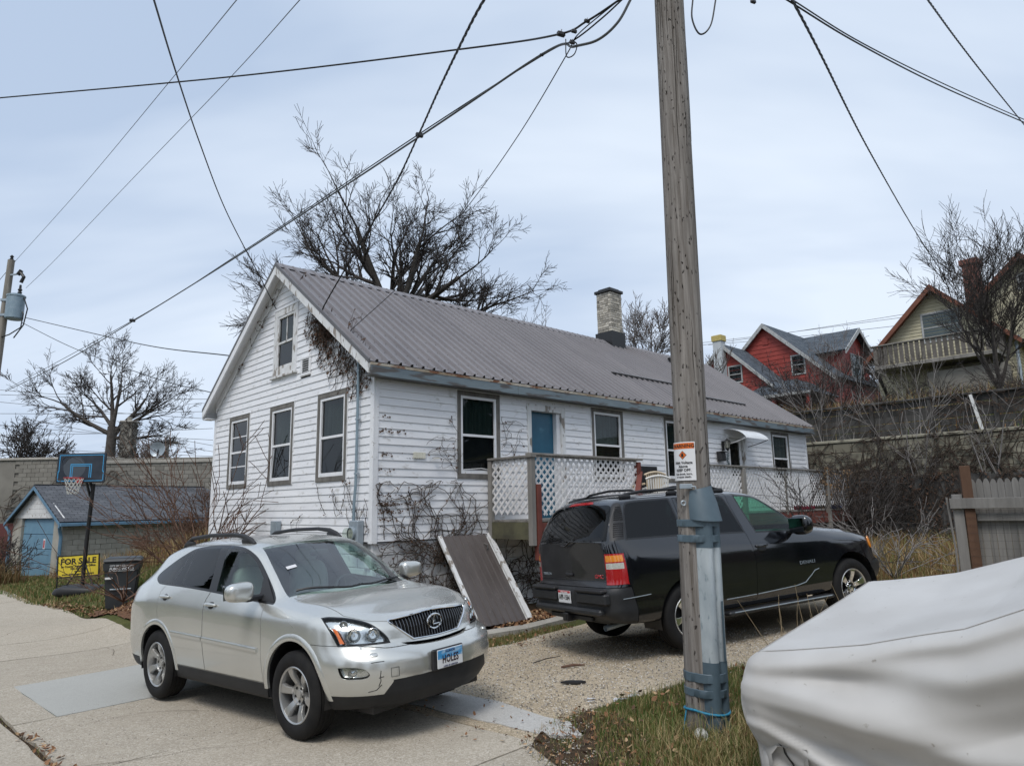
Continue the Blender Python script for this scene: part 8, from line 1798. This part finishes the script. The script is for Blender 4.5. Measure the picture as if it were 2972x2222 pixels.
bare_tree((6.0, 30, 1), 'pale twiggy bare tree left of the brick chimney', seed=33, fork_z=6.4, limbs=6, levels=4, L0=2.0, r0=.035, spread=.45, kids=(5, 7), shrink=.55, rmin=.010, up=.10, trunk_r=.12, mat2=MATS['pale_twigs'])
bare_tree((8.7, 29, 1), 'pale twiggy bare tree right of the brick chimney', seed=37, fork_z=5.6, limbs=4, levels=3, L0=1.3, r0=.03, spread=.5, kids=(5, 7), shrink=.55, rmin=.010, up=.10, trunk_r=.1, mat2=MATS['pale_twigs'])
bare_tree((25.5, 47, 6.5), 'small bare tree with russet buds between the red and cream houses', seed=41, fork_z=2.6, limbs=6, levels=4, L0=2.0, r0=.07, spread=.7, kids=(4, 6), shrink=.62, rmin=.016, up=.05)
for i, (x, y, z, sd, h, lb) in enumerate(((12.1, 20.7, .5, 51, 3.0, 'pale grey sapling with forked stems before the retaining wall'), (11.0, 23.2, .8, 52, 3.4, 'tall pale sapling rising past the plank fence posts'), (13.4, 19.5, .5, 53, 2.4, 'low pale sapling leaning over the lower fence'), (12.7, 22.4, .6, 54, 3.4, 'slim pale sapling between the wall and the lower fence'))):
    bare_tree((x, y, z), lb, m_palebark, m_palebark, 'sapling', seed=sd, fork_z=1.2, limbs=4, levels=3, L0=h * .85, r0=.028, spread=.36, kids=(4, 5), shrink=.5, rmin=.0065, up=.08, wig=.14, trunk_r=.05)
bare_tree((18.0, 39, 5.8), 'bare twiggy tree in front of the red house porch', MATS['pale_twigs'], MATS['pale_twigs'], 'bare_tree', seed=62, fork_z=.8, limbs=5, levels=4, L0=2.4, r0=.04, spread=.4, kids=(4, 5), shrink=.58, rmin=.009, up=.10, trunk_r=.06)
def bush(loc, label, seed, h, spread, n, mat, rmin=.006, name='bare_shrub', levels=3, up=.04, group=None, wig=.25, kids=(3, 5)):
    return bare_tree(loc, label, mat, mat, name, group, cat='shrub', seed=seed, fork_z=.12, limbs=n, levels=levels, L0=h, r0=rmin * 2.6, spread=spread, kids=kids, shrink=.55, rmin=rmin, up=up, wig=wig, trunk_r=rmin * 3)
hw_ = lambda x, y, z=None: (lambda p: (p.x, p.y, gz(p.x, p.y) if z is None else z))(house.matrix_world @ Vector((x, y, 0)))
bush(hw_(-.75, 4.75), 'red-brown bare shrub fanning out against the left end of the gable wall', 71, 1.75, .75, 13, m_redbark, .008, levels=3, wig=.16)
bush(hw_(-.95, 5.5), 'second bare shrub with long arching stems at the gable corner', 72, 1.7, .9, 8, m_redbark, .007, levels=3, wig=.14, up=.0)
bush(hw_(-1.6, 6.9), 'arching bramble canes beside the rubbish bin', 73, 1.6, 1.6, 10, m_redbark, .006, levels=2, up=-.05)
bush((7.0, 13.2, gz(7, 13.2)), 'tangled bare brush in front of the black SUV', 74, 1.0, 1.2, 12, m_palebark, .006, levels=3)
bush((6.3, 14.2, gz(6.3, 14.2)), 'bare twigs between the deck end and the fence', 75, 1.5, .9, 12, m_twig, .006, levels=3)
for i, (x, y, h, lb) in enumerate(((10.4, 20.2, 1.6, 'vine thicket smothering the end of the deck railing'), (11.5, 27.5, 2.0, 'thorny thicket behind the plank fence near the red house'), (15.5, 27, 2.0, 'thorny thicket under the cream house balcony'), (17.6, 22.8, 1.6, 'thorny thicket under the upright bare tree'), (13.6, 29, 2.2, 'tall thicket on the slope below the houses'))):
    bush((x, y, gz(x, y) if y < 21 else 3.9 + (.6 if y > 28 else 0)), lb, 80 + i, h, 1.0, 16, m_twig, .008, 'thicket', levels=4, kids=(3, 5))
for i, (x, y, h, m_, lb) in enumerate(((-19.0, 24.2, 1.2, m_redbark, 'russet bush left of the garage door'), (-17.6, 23.9, 1.0, m_twig, 'dark bush in front of the garage door'), (-21.5, 25.5, 1.4, m_redbark, 'russet bush against the maroon wall'), (-10.5, 23.5, .7, m_redbark, 'dry brush on the bank beside the garage wall'), (-12.4, 24.3, .6, m_redbark, 'dry brush along the middle of the garage wall'), (-8.3, 20.5, .8, m_redbark, 'dry brush at the bank top beside the house'))):
    bush((x, y, gz(x, y)), lb, 90 + i, h, 1.1, 20, m_, .009, 'dry_bush', levels=4, kids=(3, 4))
# ---- vines on flat walls: random climbing strands in wall coordinates (u, v)
def vines(seed, starts, M, reach, ubox, vbox, up=.7, forks=.16, r=.006, leaves=.25, step=.07, mat=None, label='', leafmat=None, name='climbing_vine', off=.042, side=.9, lsize=.024):
    rr = random.Random(seed); segs = []; lf = MB()
    def P(u, v): q = M @ Vector((u, -off - rr.uniform(0, .012), v)); return q
    def walk(u, v, a, left, rad, dep):
        while left > 0:
            a += rr.gauss(0, .38); a += (math.pi / 2 - a) * .06 * up; u2 = u + math.cos(a) * step * side; v2 = v + math.sin(a) * step; left -= step
            if not (ubox[0] < u2 < ubox[1] and vbox[0] < v2 < vbox[1]): a += math.pi * .6; continue
            segs.append((*P(u, v), *P(u2, v2), rad, rad * .95)); u, v = u2, v2; rad = max(.0016, rad * .985)
            if rr.random() < forks and dep < 4: walk(u, v, a + rr.choice((-1, 1)) * rr.uniform(.4, 1.1), left * rr.uniform(.3, .7), rad * .7, dep + 1)
            if rr.random() < leaves:
                c = P(u + rr.uniform(-.03, .03), v + rr.uniform(-.03, .02)); s = rr.uniform(.4, 1) * lsize; e = (M.to_3x3() @ Vector((rr.uniform(-1, 1), -.5, rr.uniform(-1, .3)))).normalized() * s; g = (M.to_3x3() @ Vector((rr.uniform(-1, 1), -.3, -1))).normalized() * s * 1.6; lf.add([c - e, c + e, c + e * .4 + g, c - e * .4 + g], [(0, 1, 2, 3)])
    for (u, v, a) in starts: walk(u, v, a, reach * rr.uniform(.6, 1.2), r, 0)
    t = thing(name, label, 'vine', M.translation); I = t.matrix_world.inverted()
    m1 = seg_mesh(segs, 'stems', mat or m_vine, 3); m1.transform(I); link('stems', m1, t, kind='stuff')
    if lf.v: m2 = lf.mesh('leaves', leafmat or m_vleaf); m2.transform(I); link('leaves', m2, t, kind='stuff')
    return t
HM = house.matrix_world; GMx = HM @ T(0, HW, 0) @ RZ(-math.pi / 2)                      # gable: u = HW - y
R_ = random.Random(4)
vines(101, [(1.25 + R_.uniform(-.15, .15), .9, 1.57 + R_.uniform(-.9, .9)) for _ in range(20)] + [(R_.uniform(.1, 2.2), 1.32, R_.uniform(.6, 2.5)) for _ in range(9)], HM, 1.5, (.02, 2.42), (.9, 2.25), .25, .17, .0085, .22, label='bare creeper fanning over the lower siding above the cellar door', side=1.15)
vines(102, [(R_.uniform(.05, 4.4), R_.uniform(-.1, .3), 1.57 + R_.uniform(-.7, .7)) for _ in range(46)], HM, 1.7, (.02, 5.0), (-.1, 1.27), .3, .2, .009, .3, label='dense leafless creeper over the whitewashed foundation blocks', off=.01, side=1.1)
vines(103, [(1.70, 2.35 + i * .12, 3.0) for i in range(7)] + [(2.72, 2.6 + i * .14, .2) for i in range(7)], HM, .75, (.75, 3.35), (2.2, 3.4), .0, .12, .0045, .2, label='thin tendrils creeping out from the sides of the near long-wall window')
vines(104, [(HW - R_.uniform(.35, 1.9), 0, -1.57 + R_.uniform(-.5, .5)) for _ in range(0)] + [(HW - y, 6.629 - .17 - abs(HW / 2 - y) * SL - .1, -1.57 + R_.uniform(-.7, .7)) for y in [.2 + i * .026 for i in range(74)]], GMx, .85, (2.9, HW - .03), (3.6, 6.2), -.55, .18, .006, .35, label='withered creeper hanging below the right rake of the gable', lsize=.036)
vines(105, [(HW - (1.62 + R_.uniform(-.14, .14)), 5.02 + R_.uniform(-.12, .12), R_.uniform(0, 6.28)) for _ in range(70)], GMx, .32, (4.6, 5.6), (4.6, 5.35), 0, .3, .007, .7, label='dark knot of dead creeper around the service mast on the gable', off=.06, lsize=.03)
vines(106, [(HW - y, 6.629 - .2 - abs(HW / 2 - y) * SL - .14, 2.6 if y > HW / 2 else .3) for y in (3.1, 3.3, 3.5, 3.8, 4.1, 4.4, 2.9, 2.7, 4.8, 5.2)], GMx, .9, (1.2, 4.3), (4.6, 6.3), -.2, .12, .005, .5, label='leafy creeper remnant around the attic window and gable peak', lsize=.036)
vines(107, [(HW - .02 - .5 * i / 5, 1.35 + .1 * R_.random(), 1.57) for i in range(6)] + [(HW - R_.uniform(.3, 2.4), 1.72, 3.1) for _ in range(6)], GMx, .7, (3.6, HW - .02), (1.3, 2.3), .2, .14, .005, .4, label='low creeper at the foot of the gable near the meter')
# leaf remains caught under the laps by the corner
lr = MB()
for (z, x1, n_) in ((3.06, .45, 22), (2.68, .40, 16), (2.42, .3, 8), (1.90, .85, 60), (1.78, .55, 36), (1.66, .4, 14), (2.04, .3, 10), (3.30, .2, 5)):
    for i in range(n_): x = .09 + abs(R_.gauss(0, .45)) * x1; zz_ = z + R_.uniform(-.05, .01); s = R_.uniform(.008, .02); lr.add([(x - s, -.028, zz_), (x + s, -.03, zz_ + R_.uniform(-.01, .01)), (x + s * .5, -.034, zz_ - s * 1.5), (x - s * .6, -.032, zz_ - s * 1.4)], [(0, 1, 2, 3)])
tag(part('leaf_remains', lr, m_vleaf, None, HM), 'rows of shrivelled leaves stuck under the siding laps by the corner board', 'leaves', None)['kind'] = 'stuff'
EM = lambda P0: Matrix.Translation(Vector(P0)) @ RZ(math.atan2(EN.y, EN.x))
vines(111, [(R_.uniform(0, 10), R_.uniform(.4, 2.5), R_.uniform(0, 3.1)) for _ in range(260)], EM(RW0), 2.6, (0, 10.4), (.3, 3.75), .3, .16, .014, .12, .13, label='dead creeper sprawling across the pale retaining wall')
vines(112, [(R_.uniform(0, 7.4), R_.uniform(.4, 2.0), R_.uniform(0, 3.1)) for _ in range(120)], EM((9.4, 21.9, 0)), 2.2, (0, 7.5), (.3, 2.55), .3, .16, .010, .35, .11, label='dark creeper matted over the lower board fence', lsize=.04)
vines(113, [(R_.uniform(0, 10.5), R_.uniform(3.6, 4.8), R_.uniform(0, 3.1)) for _ in range(60)], EM(UF0), 1.8, (0, 10.7), (3.5, 5.2), .3, .15, .012, .2, .13, label='dry creeper trailing through the upper plank fence', off=.18, lsize=.04)
BMx = Matrix.Translation((-34, 33.2, -.6)) @ RZ(-.02)
vines(114, [(R_.uniform(9.5, 15), R_.uniform(2.0, 3.4), R_.choice((.2, .3, .45))) for _ in range(26)], BMx, 3.4, (8, 17), (2.0, 4.4), -.9, .10, .02, .0, .2, label='long slanting dead vines on the block building wall', side=1.0)
vines(115, [(R_.uniform(14, 16.2), R_.uniform(1.6, 2.4), 1.6) for _ in range(40)], HM @ T(0, DY - .03, 0), 1.2, (13.4, 16.4), (1.0, 2.75), .3, .2, .009, .5, .1, label='dry vines smothering the far end of the lattice railing', lsize=.04, leafmat=pm('tan_leaf', (.16, .10, .05), .9, col2=(.24, .15, .08), scale=10))
# ---- grass and weeds: bent blades scattered on the terrain, several tints
gcol = [pm('blade_green', (.060, .105, .022), .7, col2=(.085, .13, .03), scale=3, spec=.3), pm('blade_olive', (.12, .125, .035), .75, col2=(.16, .155, .05), scale=3, spec=.3), pm('blade_straw', (.30, .235, .115), .8, col2=(.40, .325, .175), scale=3, spec=.2), pm('blade_brown', (.16, .085, .038), .85, col2=(.24, .135, .065), scale=3, spec=.2)]
def blades(name, label, poly, n, h, w, mix, seed, cat='grass', lean=.6, lift=0.0, clump=0, zfun=None, keep=None):
    g = np.random.default_rng(seed); P = np.array(poly); lo, hi = P.min(0), P.max(0); pts = np.empty((0, 2))
    while len(pts) < n:
        if clump:
            c = g.uniform(lo, hi, (max(50, n // clump), 2)); q = (np.repeat(c, clump, 0) + g.normal(0, .06 + h[1] * .12, (len(c) * clump, 2)))
        else: q = g.uniform(lo, hi, (n * 2, 2))
        q = q[in_poly(q[:, 0], q[:, 1], poly)]
        if keep is not None: q = q[keep(q[:, 0], q[:, 1], g)]
        pts = np.vstack([pts, q])
        if len(q) == 0: break
    pts = pts[:n]; n = len(pts); z = (zfun or gza)(pts[:, 0], pts[:, 1]) - .015 + lift; H = g.uniform(*h, n) * (.55 + .9 * g.random(n) ** 2); a = g.uniform(0, 2 * np.pi, n); b = g.uniform(0, 2 * np.pi, n); ln = H * lean * g.random(n); W = w * g.uniform(.6, 1.3, n)
    base = np.stack([pts[:, 0], pts[:, 1], z], 1); sd = np.stack([np.cos(a), np.sin(a), np.zeros(n)], 1) * (W / 2)[:, None]; lv = np.stack([np.cos(b), np.sin(b), np.zeros(n)], 1); up_ = np.array([[0, 0, 1.]])
    mid = base + up_ * (H * .6)[:, None] + lv * (ln * .35)[:, None]; tip = base + up_ * (H * (1 - .25 * lean * g.random(n)))[:, None] + lv * ln[:, None]
    V = np.stack([base - sd, base + sd, mid + sd * .7, mid - sd * .7, tip], 1).reshape(-1, 3); k = (np.arange(n) * 5)[:, None]; me = bpy.data.meshes.new(name)
    quad = k + np.array([[0, 1, 2, 3]]); tri = k + np.array([[3, 2, 4]]); loops = np.concatenate([quad.ravel(), tri.ravel()]).astype(np.int32)
    me.vertices.add(len(V)); me.vertices.foreach_set('co', V.ravel()); me.loops.add(len(loops)); me.loops.foreach_set('vertex_index', loops); me.polygons.add(2 * n); me.polygons.foreach_set('loop_start', np.concatenate([np.arange(0, 4 * n, 4), 4 * n + np.arange(0, 3 * n, 3)]).astype(np.int32))
    mi = g.choice(len(mix), n, p=np.array(mix) / sum(mix)); me.polygons.foreach_set('material_index', np.concatenate([mi, mi]).astype(np.int32))
    for m_ in gcol: me.materials.append(m_)
    me.update(calc_edges=True); o = link(name, me); tag(o, label, cat); o['kind'] = 'stuff'; return o
VERGE = [(.62, 4.6), (.55, 5.3), (.62, 5.95), (.66, 6.5), (.95, 6.95), (1.3, 7.12), (1.75, 7.48), (2.4, 7.9), (3.8, 8.15), (4.6, 7.2), (3.2, 5.9), (2.0, 5.2), (1.9, 4.4), (1.2, 4.0)]
blades('verge_grass', 'mixed green and straw grass round the foot of the wooden pole', VERGE, 42000, (.04, .12), .006, (7, 4, 3, 1.5), 1, clump=9)
blades('verge_tufts', 'longer dry grass tufts along the verge by the covered car', [(.9, 5.0), (.9, 5.7), (1.4, 6.0), (2.0, 6.0), (2.2, 5.4), (1.8, 4.5), (1.2, 4.3)], 5200, (.10, .26), .005, (2, 3, 6, 1.5), 2, clump=14, lean=1.0)
LAWN = [(-15.2, 20.8), (-13.4, 19.2), (-11.3, 17.1), (-10.0, 15.9), (-9.0, 15.2), (-8.0, 15.3), (-6.9, 15.2), (-6.9, 16.2), (-7.2, 17.5), (-6.4, 20), (-8, 25), (-13, 27), (-20, 27), (-24, 25), (-18, 22.5)]
blades('lawn_grass', 'short patchy lawn between the alley and the garage', LAWN, 52000, (.05, .13), .014, (5, 4, 3, 1.6), 3, clump=7)
blades('bank_grass', 'greener grass on the bank beside the house corner', [(-9.2, 16.2), (-8.2, 15.6), (-7.0, 14.2), (-5.6, 13.0), (-4.6, 12.4), (-5.2, 13.6), (-6.9, 15.6), (-7.4, 18.5), (-9.5, 20)], 22000, (.08, .20), .012, (7, 3, 2, 1), 4, clump=8)
blades('dry_weeds', 'tall brown weeds along the garage wall and bank top', [(-13.5, 25.5), (-16, 25.0), (-16.2, 24.4), (-11.5, 21.5), (-8.8, 18.2), (-7.4, 18.0), (-6.8, 20), (-9, 26), (-12.4, 27.2)], 16000, (.30, .65), .016, (.3, 1, 4, 6), 5, clump=16, lean=.7)
blades('dry_weeds', 'russet weeds at the foot of the maroon wall', [(-24, 24.5), (-17, 22.6), (-16.6, 24.3), (-22, 27)], 9000, (.4, .9), .018, (.2, 1, 3, 7), 6, clump=16, lean=.7)
blades('dry_weeds', 'russet weeds between the black SUV and the lower fence', [(6.9, 12.4), (7.5, 10.6), (8.6, 10.9), (11.5, 15), (13.5, 17.5), (10.5, 20.5), (8, 18), (6.4, 14.6)], 17000, (.18, .55), .012, (1, 2, 4, 6), 7, clump=14, lean=.9)
blades('dry_weeds', 'rough dry weeds on the slope above the retaining wall', [(9.6, 25.6), (20, 14.5), (26, 21), (19, 40), (12, 46), (2, 40)], 16000, (.3, .8), .03, (.6, 1.5, 4, 5), 8, clump=14, lean=.7, zfun=lambda x, y: np.array([hill_z(max(.6, float((a - RW0.x) * UPN.x + (b_ - RW0.y) * UPN.y)), 0) for a, b_ in zip(x, y)]))
blades('drive_weeds', 'sparse moss and dead stalks along the kerb by the cellar door', [(-1.5, 10.2), (-.43, 10.1), (.0, 10.3), (.5, 11), (1.0, 11.6), (.6, 11.6), (.1, 11.05), (-.5, 10.65)], 3600, (.02, .07), .006, (4, 3, 3, 3), 9, clump=8)
blades('joint_weeds', 'thin weeds rooted along the alley joint', [st(3.0, 1.55), st(3.0, 1.66), st(14, 1.66), st(14, 1.55)], 900, (.01, .05), .005, (2, 3, 4, 4), 10, clump=9)
stk_ = []
for i in range(26):
    x = R_.uniform(2.75, 4.2); y = 7.6 + .42 * (x - 2.75) + R_.uniform(-.25, .25); p = Vector((x, y, gz(x, y))); d = Vector((R_.uniform(-.5, .5), R_.uniform(-.4, .4), 1)).normalized(); L_ = R_.uniform(.35, .85)
    for k in range(4): q = p + d * L_ / 4; stk_.append((*p, *q, .005 - .0009 * k, .005 - .0009 * (k + 1))); d = (d + vrand(R_) * .16).normalized(); p = q
o = link('dead_stalks', seg_mesh(stk_, 'dead_stalks', pm('straw_stalk', (.27, .20, .11), .85, col2=(.35, .27, .16), scale=4), 4)); tag(o, 'thin dead stalks standing between the covered car and the black SUV', 'weeds'); o['kind'] = 'stuff'
# ---- fallen leaves, pebbles, sticks
m_leaf = [pm('leaf_brown', (.16, .075, .032), .8, col2=(.24, .12, .055), scale=6), pm('leaf_tan', (.33, .21, .11), .8, col2=(.42, .29, .17), scale=6), pm('leaf_dark', (.07, .036, .020), .85, col2=(.11, .055, .03), scale=6)]
def litter(name, label, poly, n, s, seed, lift=.012, cat='leaves'):
    g = random.Random(seed); b = MB(); P = np.array(poly); lo, hi = P.min(0), P.max(0); rg = np.random.default_rng(seed); q = rg.uniform(lo, hi, (n * 6, 2)); q = q[in_poly(q[:, 0], q[:, 1], poly)][:n]; Z_ = gza(q[:, 0], q[:, 1])
    for (x, y), z in zip(q, Z_):
        a = g.uniform(0, 6.28); t = g.uniform(.5, 1.2) * s; M = T(x, y, z + lift + g.uniform(0, .02)) @ Euler((g.gauss(0, .45), g.gauss(0, .45), a)).to_matrix().to_4x4()
        b.add([M @ Vector(v) for v in ((-t, 0, .15 * t), (-.3 * t, -.5 * t, 0), (.5 * t, -.42 * t, .05 * t), (t, 0, .25 * t), (.4 * t, .5 * t, .1 * t), (-.4 * t, .45 * t, 0))], [(0, 1, 2, 5), (2, 3, 4, 5)], g.choice((0, 0, 1, 2)))
    o = part(name, b, m_leaf); tag(o, label, cat); o['kind'] = 'stuff'; return o
litter('fallen_leaves', 'drift of brown oak leaves in the bed beside the cellar door', [(-.35, 11.1), (.1, 11.35), (.6, 11.95), (1.2, 12.6), (1.0, 13.0), (.2, 12.4), (-.5, 11.5)], 900, .05, 21, .03)
litter('fallen_leaves', 'scattered dead leaves in the grass by the pole', VERGE, 260, .035, 22, .05)
litter('fallen_leaves', 'leaves packed along the alley joint', [st(3.2, 1.50), st(3.2, 1.70), st(8.2, 1.68), st(8.2, 1.54)], 420, .028, 23)
litter('fallen_leaves', 'scattered leaves along the kerb and drive edge', [(-1.5, 10.2), (1.0, 11.6), (1.6, 11.3), (0, 9.9), (-1.3, 9.8)], 160, .025, 24)
litter('fallen_leaves', 'leaves and mulch along the lawn edge by the bin', [(-11.5, 17.3), (-10, 16.0), (-8.9, 15.2), (-7.2, 13.6), (-6.8, 13.9), (-8.3, 15.3), (-10, 16.5), (-11.3, 17.7)], 900, .04, 25)
litter('fallen_leaves', 'thin scatter of leaves on the alley and soil patch', [st(4.2, 3.9), st(4.2, 4.9), st(14, 4.6), st(14, 4.1)], 260, .022, 26)
SOIL = [(.0, 5.9), (.2, 5.3), (.4, 4.6), (1.0, 4.6), (1.05, 5.6), (.95, 6.5), (.6, 6.8), (.35, 6.6)]
litter('fallen_leaves', 'chips and leaves over the bare soil at the drive corner', SOIL, 420, .022, 27)
blades('verge_edge', 'thin ragged grass creeping over the bare soil', SOIL, 2600, (.02, .08), .005, (3, 3, 5, 3), 28, clump=6)
# loose stones on the gravel and concrete
def stones(name, label, poly, n, s, seed, mats):
    rg = np.random.default_rng(seed); P = np.array(poly); q = rg.uniform(P.min(0), P.max(0), (n * 5, 2)); q = q[in_poly(q[:, 0], q[:, 1], poly)][:n]; Z_ = gza(q[:, 0], q[:, 1]); b = MB(); oc = [(1, 0, 0), (0, 1, 0), (-1, 0, 0), (0, -1, 0), (0, 0, 1)]
    for (x, y), z in zip(q, Z_):
        a, c, d = rg.uniform(.5, 1.2, 3) * s; r_ = rg.uniform(0, 6.28); b.add([(x + (u * a) * math.cos(r_) - v * c * math.sin(r_), y + (u * a) * math.sin(r_) + v * c * math.cos(r_), z + .002 + w * d * .8) for u, v, w in oc], [(0, 1, 4), (1, 2, 4), (2, 3, 4), (3, 0, 4)], int(rg.integers(0, len(mats))))
    o = part(name, b, mats); tag(o, label, 'stones'); o['kind'] = 'stuff'; return o
m_st = [pm('stone_tan', (.42, .36, .28), .9), pm('stone_grey', (.27, .255, .235), .9), pm('stone_dark', (.10, .09, .08), .9), pm('stone_pale', (.56, .53, .48), .9)]
stones('loose_gravel', 'loose tan and grey gravel stones over the drive', [(-.6, 7.6), (.3, 6.6), (.7, 6.75), (1.8, 7.5), (3.4, 8.2), (4.6, 9.2), (1.4, 11.4), (.4, 10.9), (-.4, 10.0), (-1.6, 9.6), (-1.6, 8.6)], 9000, .011, 31, m_st)
stones('loose_gravel', 'grit scattered over the alley concrete', [st(2.0, 1.7), st(2.0, 4.9), st(9, 4.9), st(9, 1.7)], 2600, .007, 32, m_st)
stones('loose_gravel', 'grit kicked from the drive over the bare soil', SOIL, 1500, .008, 33, m_st)
for (a, b_, r_, lb, mt) in (((.52, 8.55), (.80, 8.59), .014, 'broken stick lying on the gravel behind the black SUV', m_redbark), ((.2, 8.9), (.55, 9.2), .006, 'thin twig on the gravel near the rear bumper', m_twig)):
    p = Vector((*a, gz(*a) + .015)); q = Vector((*b_, gz(*b_) + .015)); o = part('stick', MB().tube([p, p.lerp(q, .5) + Vector((0, 0, .012)), q], [r_, r_ * 1.1, r_ * .6], 6), mt, None, smooth=True); tag(o, lb, 'stick')
o = part('plastic_shard', MB().prism([(-.13, -.02), (.05, -.05), (.14, .01), (.10, .045), (-.05, .04)], 0, .02), m_blackp, None, T(.59, 7.78, gz(.59, 7.78) + .005) @ RZ(-.1)); tag(o, 'flat black plastic shard on the gravel drive', 'debris')
pap = MB()
for i in range(7): x, y = .92 + R_.uniform(-.22, .22), 7.02 + R_.uniform(-.1, .1); s = R_.uniform(.03, .09); pap.add([(x - s, y - s * .4, gz(x, y) + .012), (x + s, y - s * .3, gz(x, y) + .02), (x + s * .8, y + s * .4, gz(x, y) + .014), (x - s * .7, y + s * .5, gz(x, y) + .012)], [(0, 1, 2, 3)])
o = part('paper_scraps', pap, m_sticker, None); tag(o, 'torn white paper scraps at the edge of the drive', 'litter'); o['kind'] = 'stuff'
# ---- unseen spruces, mirrored in glass and paint; hill and clump added to darken reflections
m_needle = pm('spruce_needles', (.018, .036, .018), .8, col2=(.032, .055, .026), scale=3)
for i, (x, y, h, lb) in enumerate(((-9, -5.5, 11, 'tall dark spruce across the alley'), (-4.0, -9.5, 13, 'spruce with the widest skirt across the alley'), (3.5, -10, 12, 'spruce opposite the wooden pole'), (10, -8, 10, 'shorter spruce opposite the covered car'), (-15, -2, 9, 'young spruce opposite the garage'), (16, -3, 11, 'spruce at the uphill end of the alley'), (-26, 8, 12, 'broad spruce far along the alley verge'), (-31, 15, 13, 'tallest spruce beyond the alley bend'), (-25, 1, 10, 'slim spruce past the alley bend'), (27, 4, 12, 'unseen spruce added up the hill to darken window reflections'), (33, 9, 13, 'tall unseen spruce added high on the hill to darken window reflections'), (15, -6.5, 12, 'unseen spruce in a clump added at the uphill verge to darken reflections'), (20, -8, 13, 'tallest unseen spruce of the uphill clump added to darken reflections'), (24, -4, 12, 'unseen spruce at the far end of the uphill clump added to darken reflections'))):
    t = thing('unseen_spruce', lb, 'tree', (x, y, 0)); g = np.random.default_rng(200 + i); part('trunk', MB().tube([(0, 0, -.2), (0, 0, h)], [.22, .03], 8), m_bark, t); S = []
    for k in range(2600):
        z = .5 + (h - .6) * g.random() ** 1.2; R1_ = (1 - z / h) * h * .26 * (.5 + .5 * g.random()); a = g.uniform(0, 6.28); r_a = R1_ * g.uniform(.2, .7); S.append((r_a * math.cos(a), r_a * math.sin(a), z, R1_ * math.cos(a) * 1.1, R1_ * math.sin(a) * 1.1, z - R1_ * .3, .10, .03))
    link('crown', seg_mesh(S, 'crown', m_needle, 3), t)
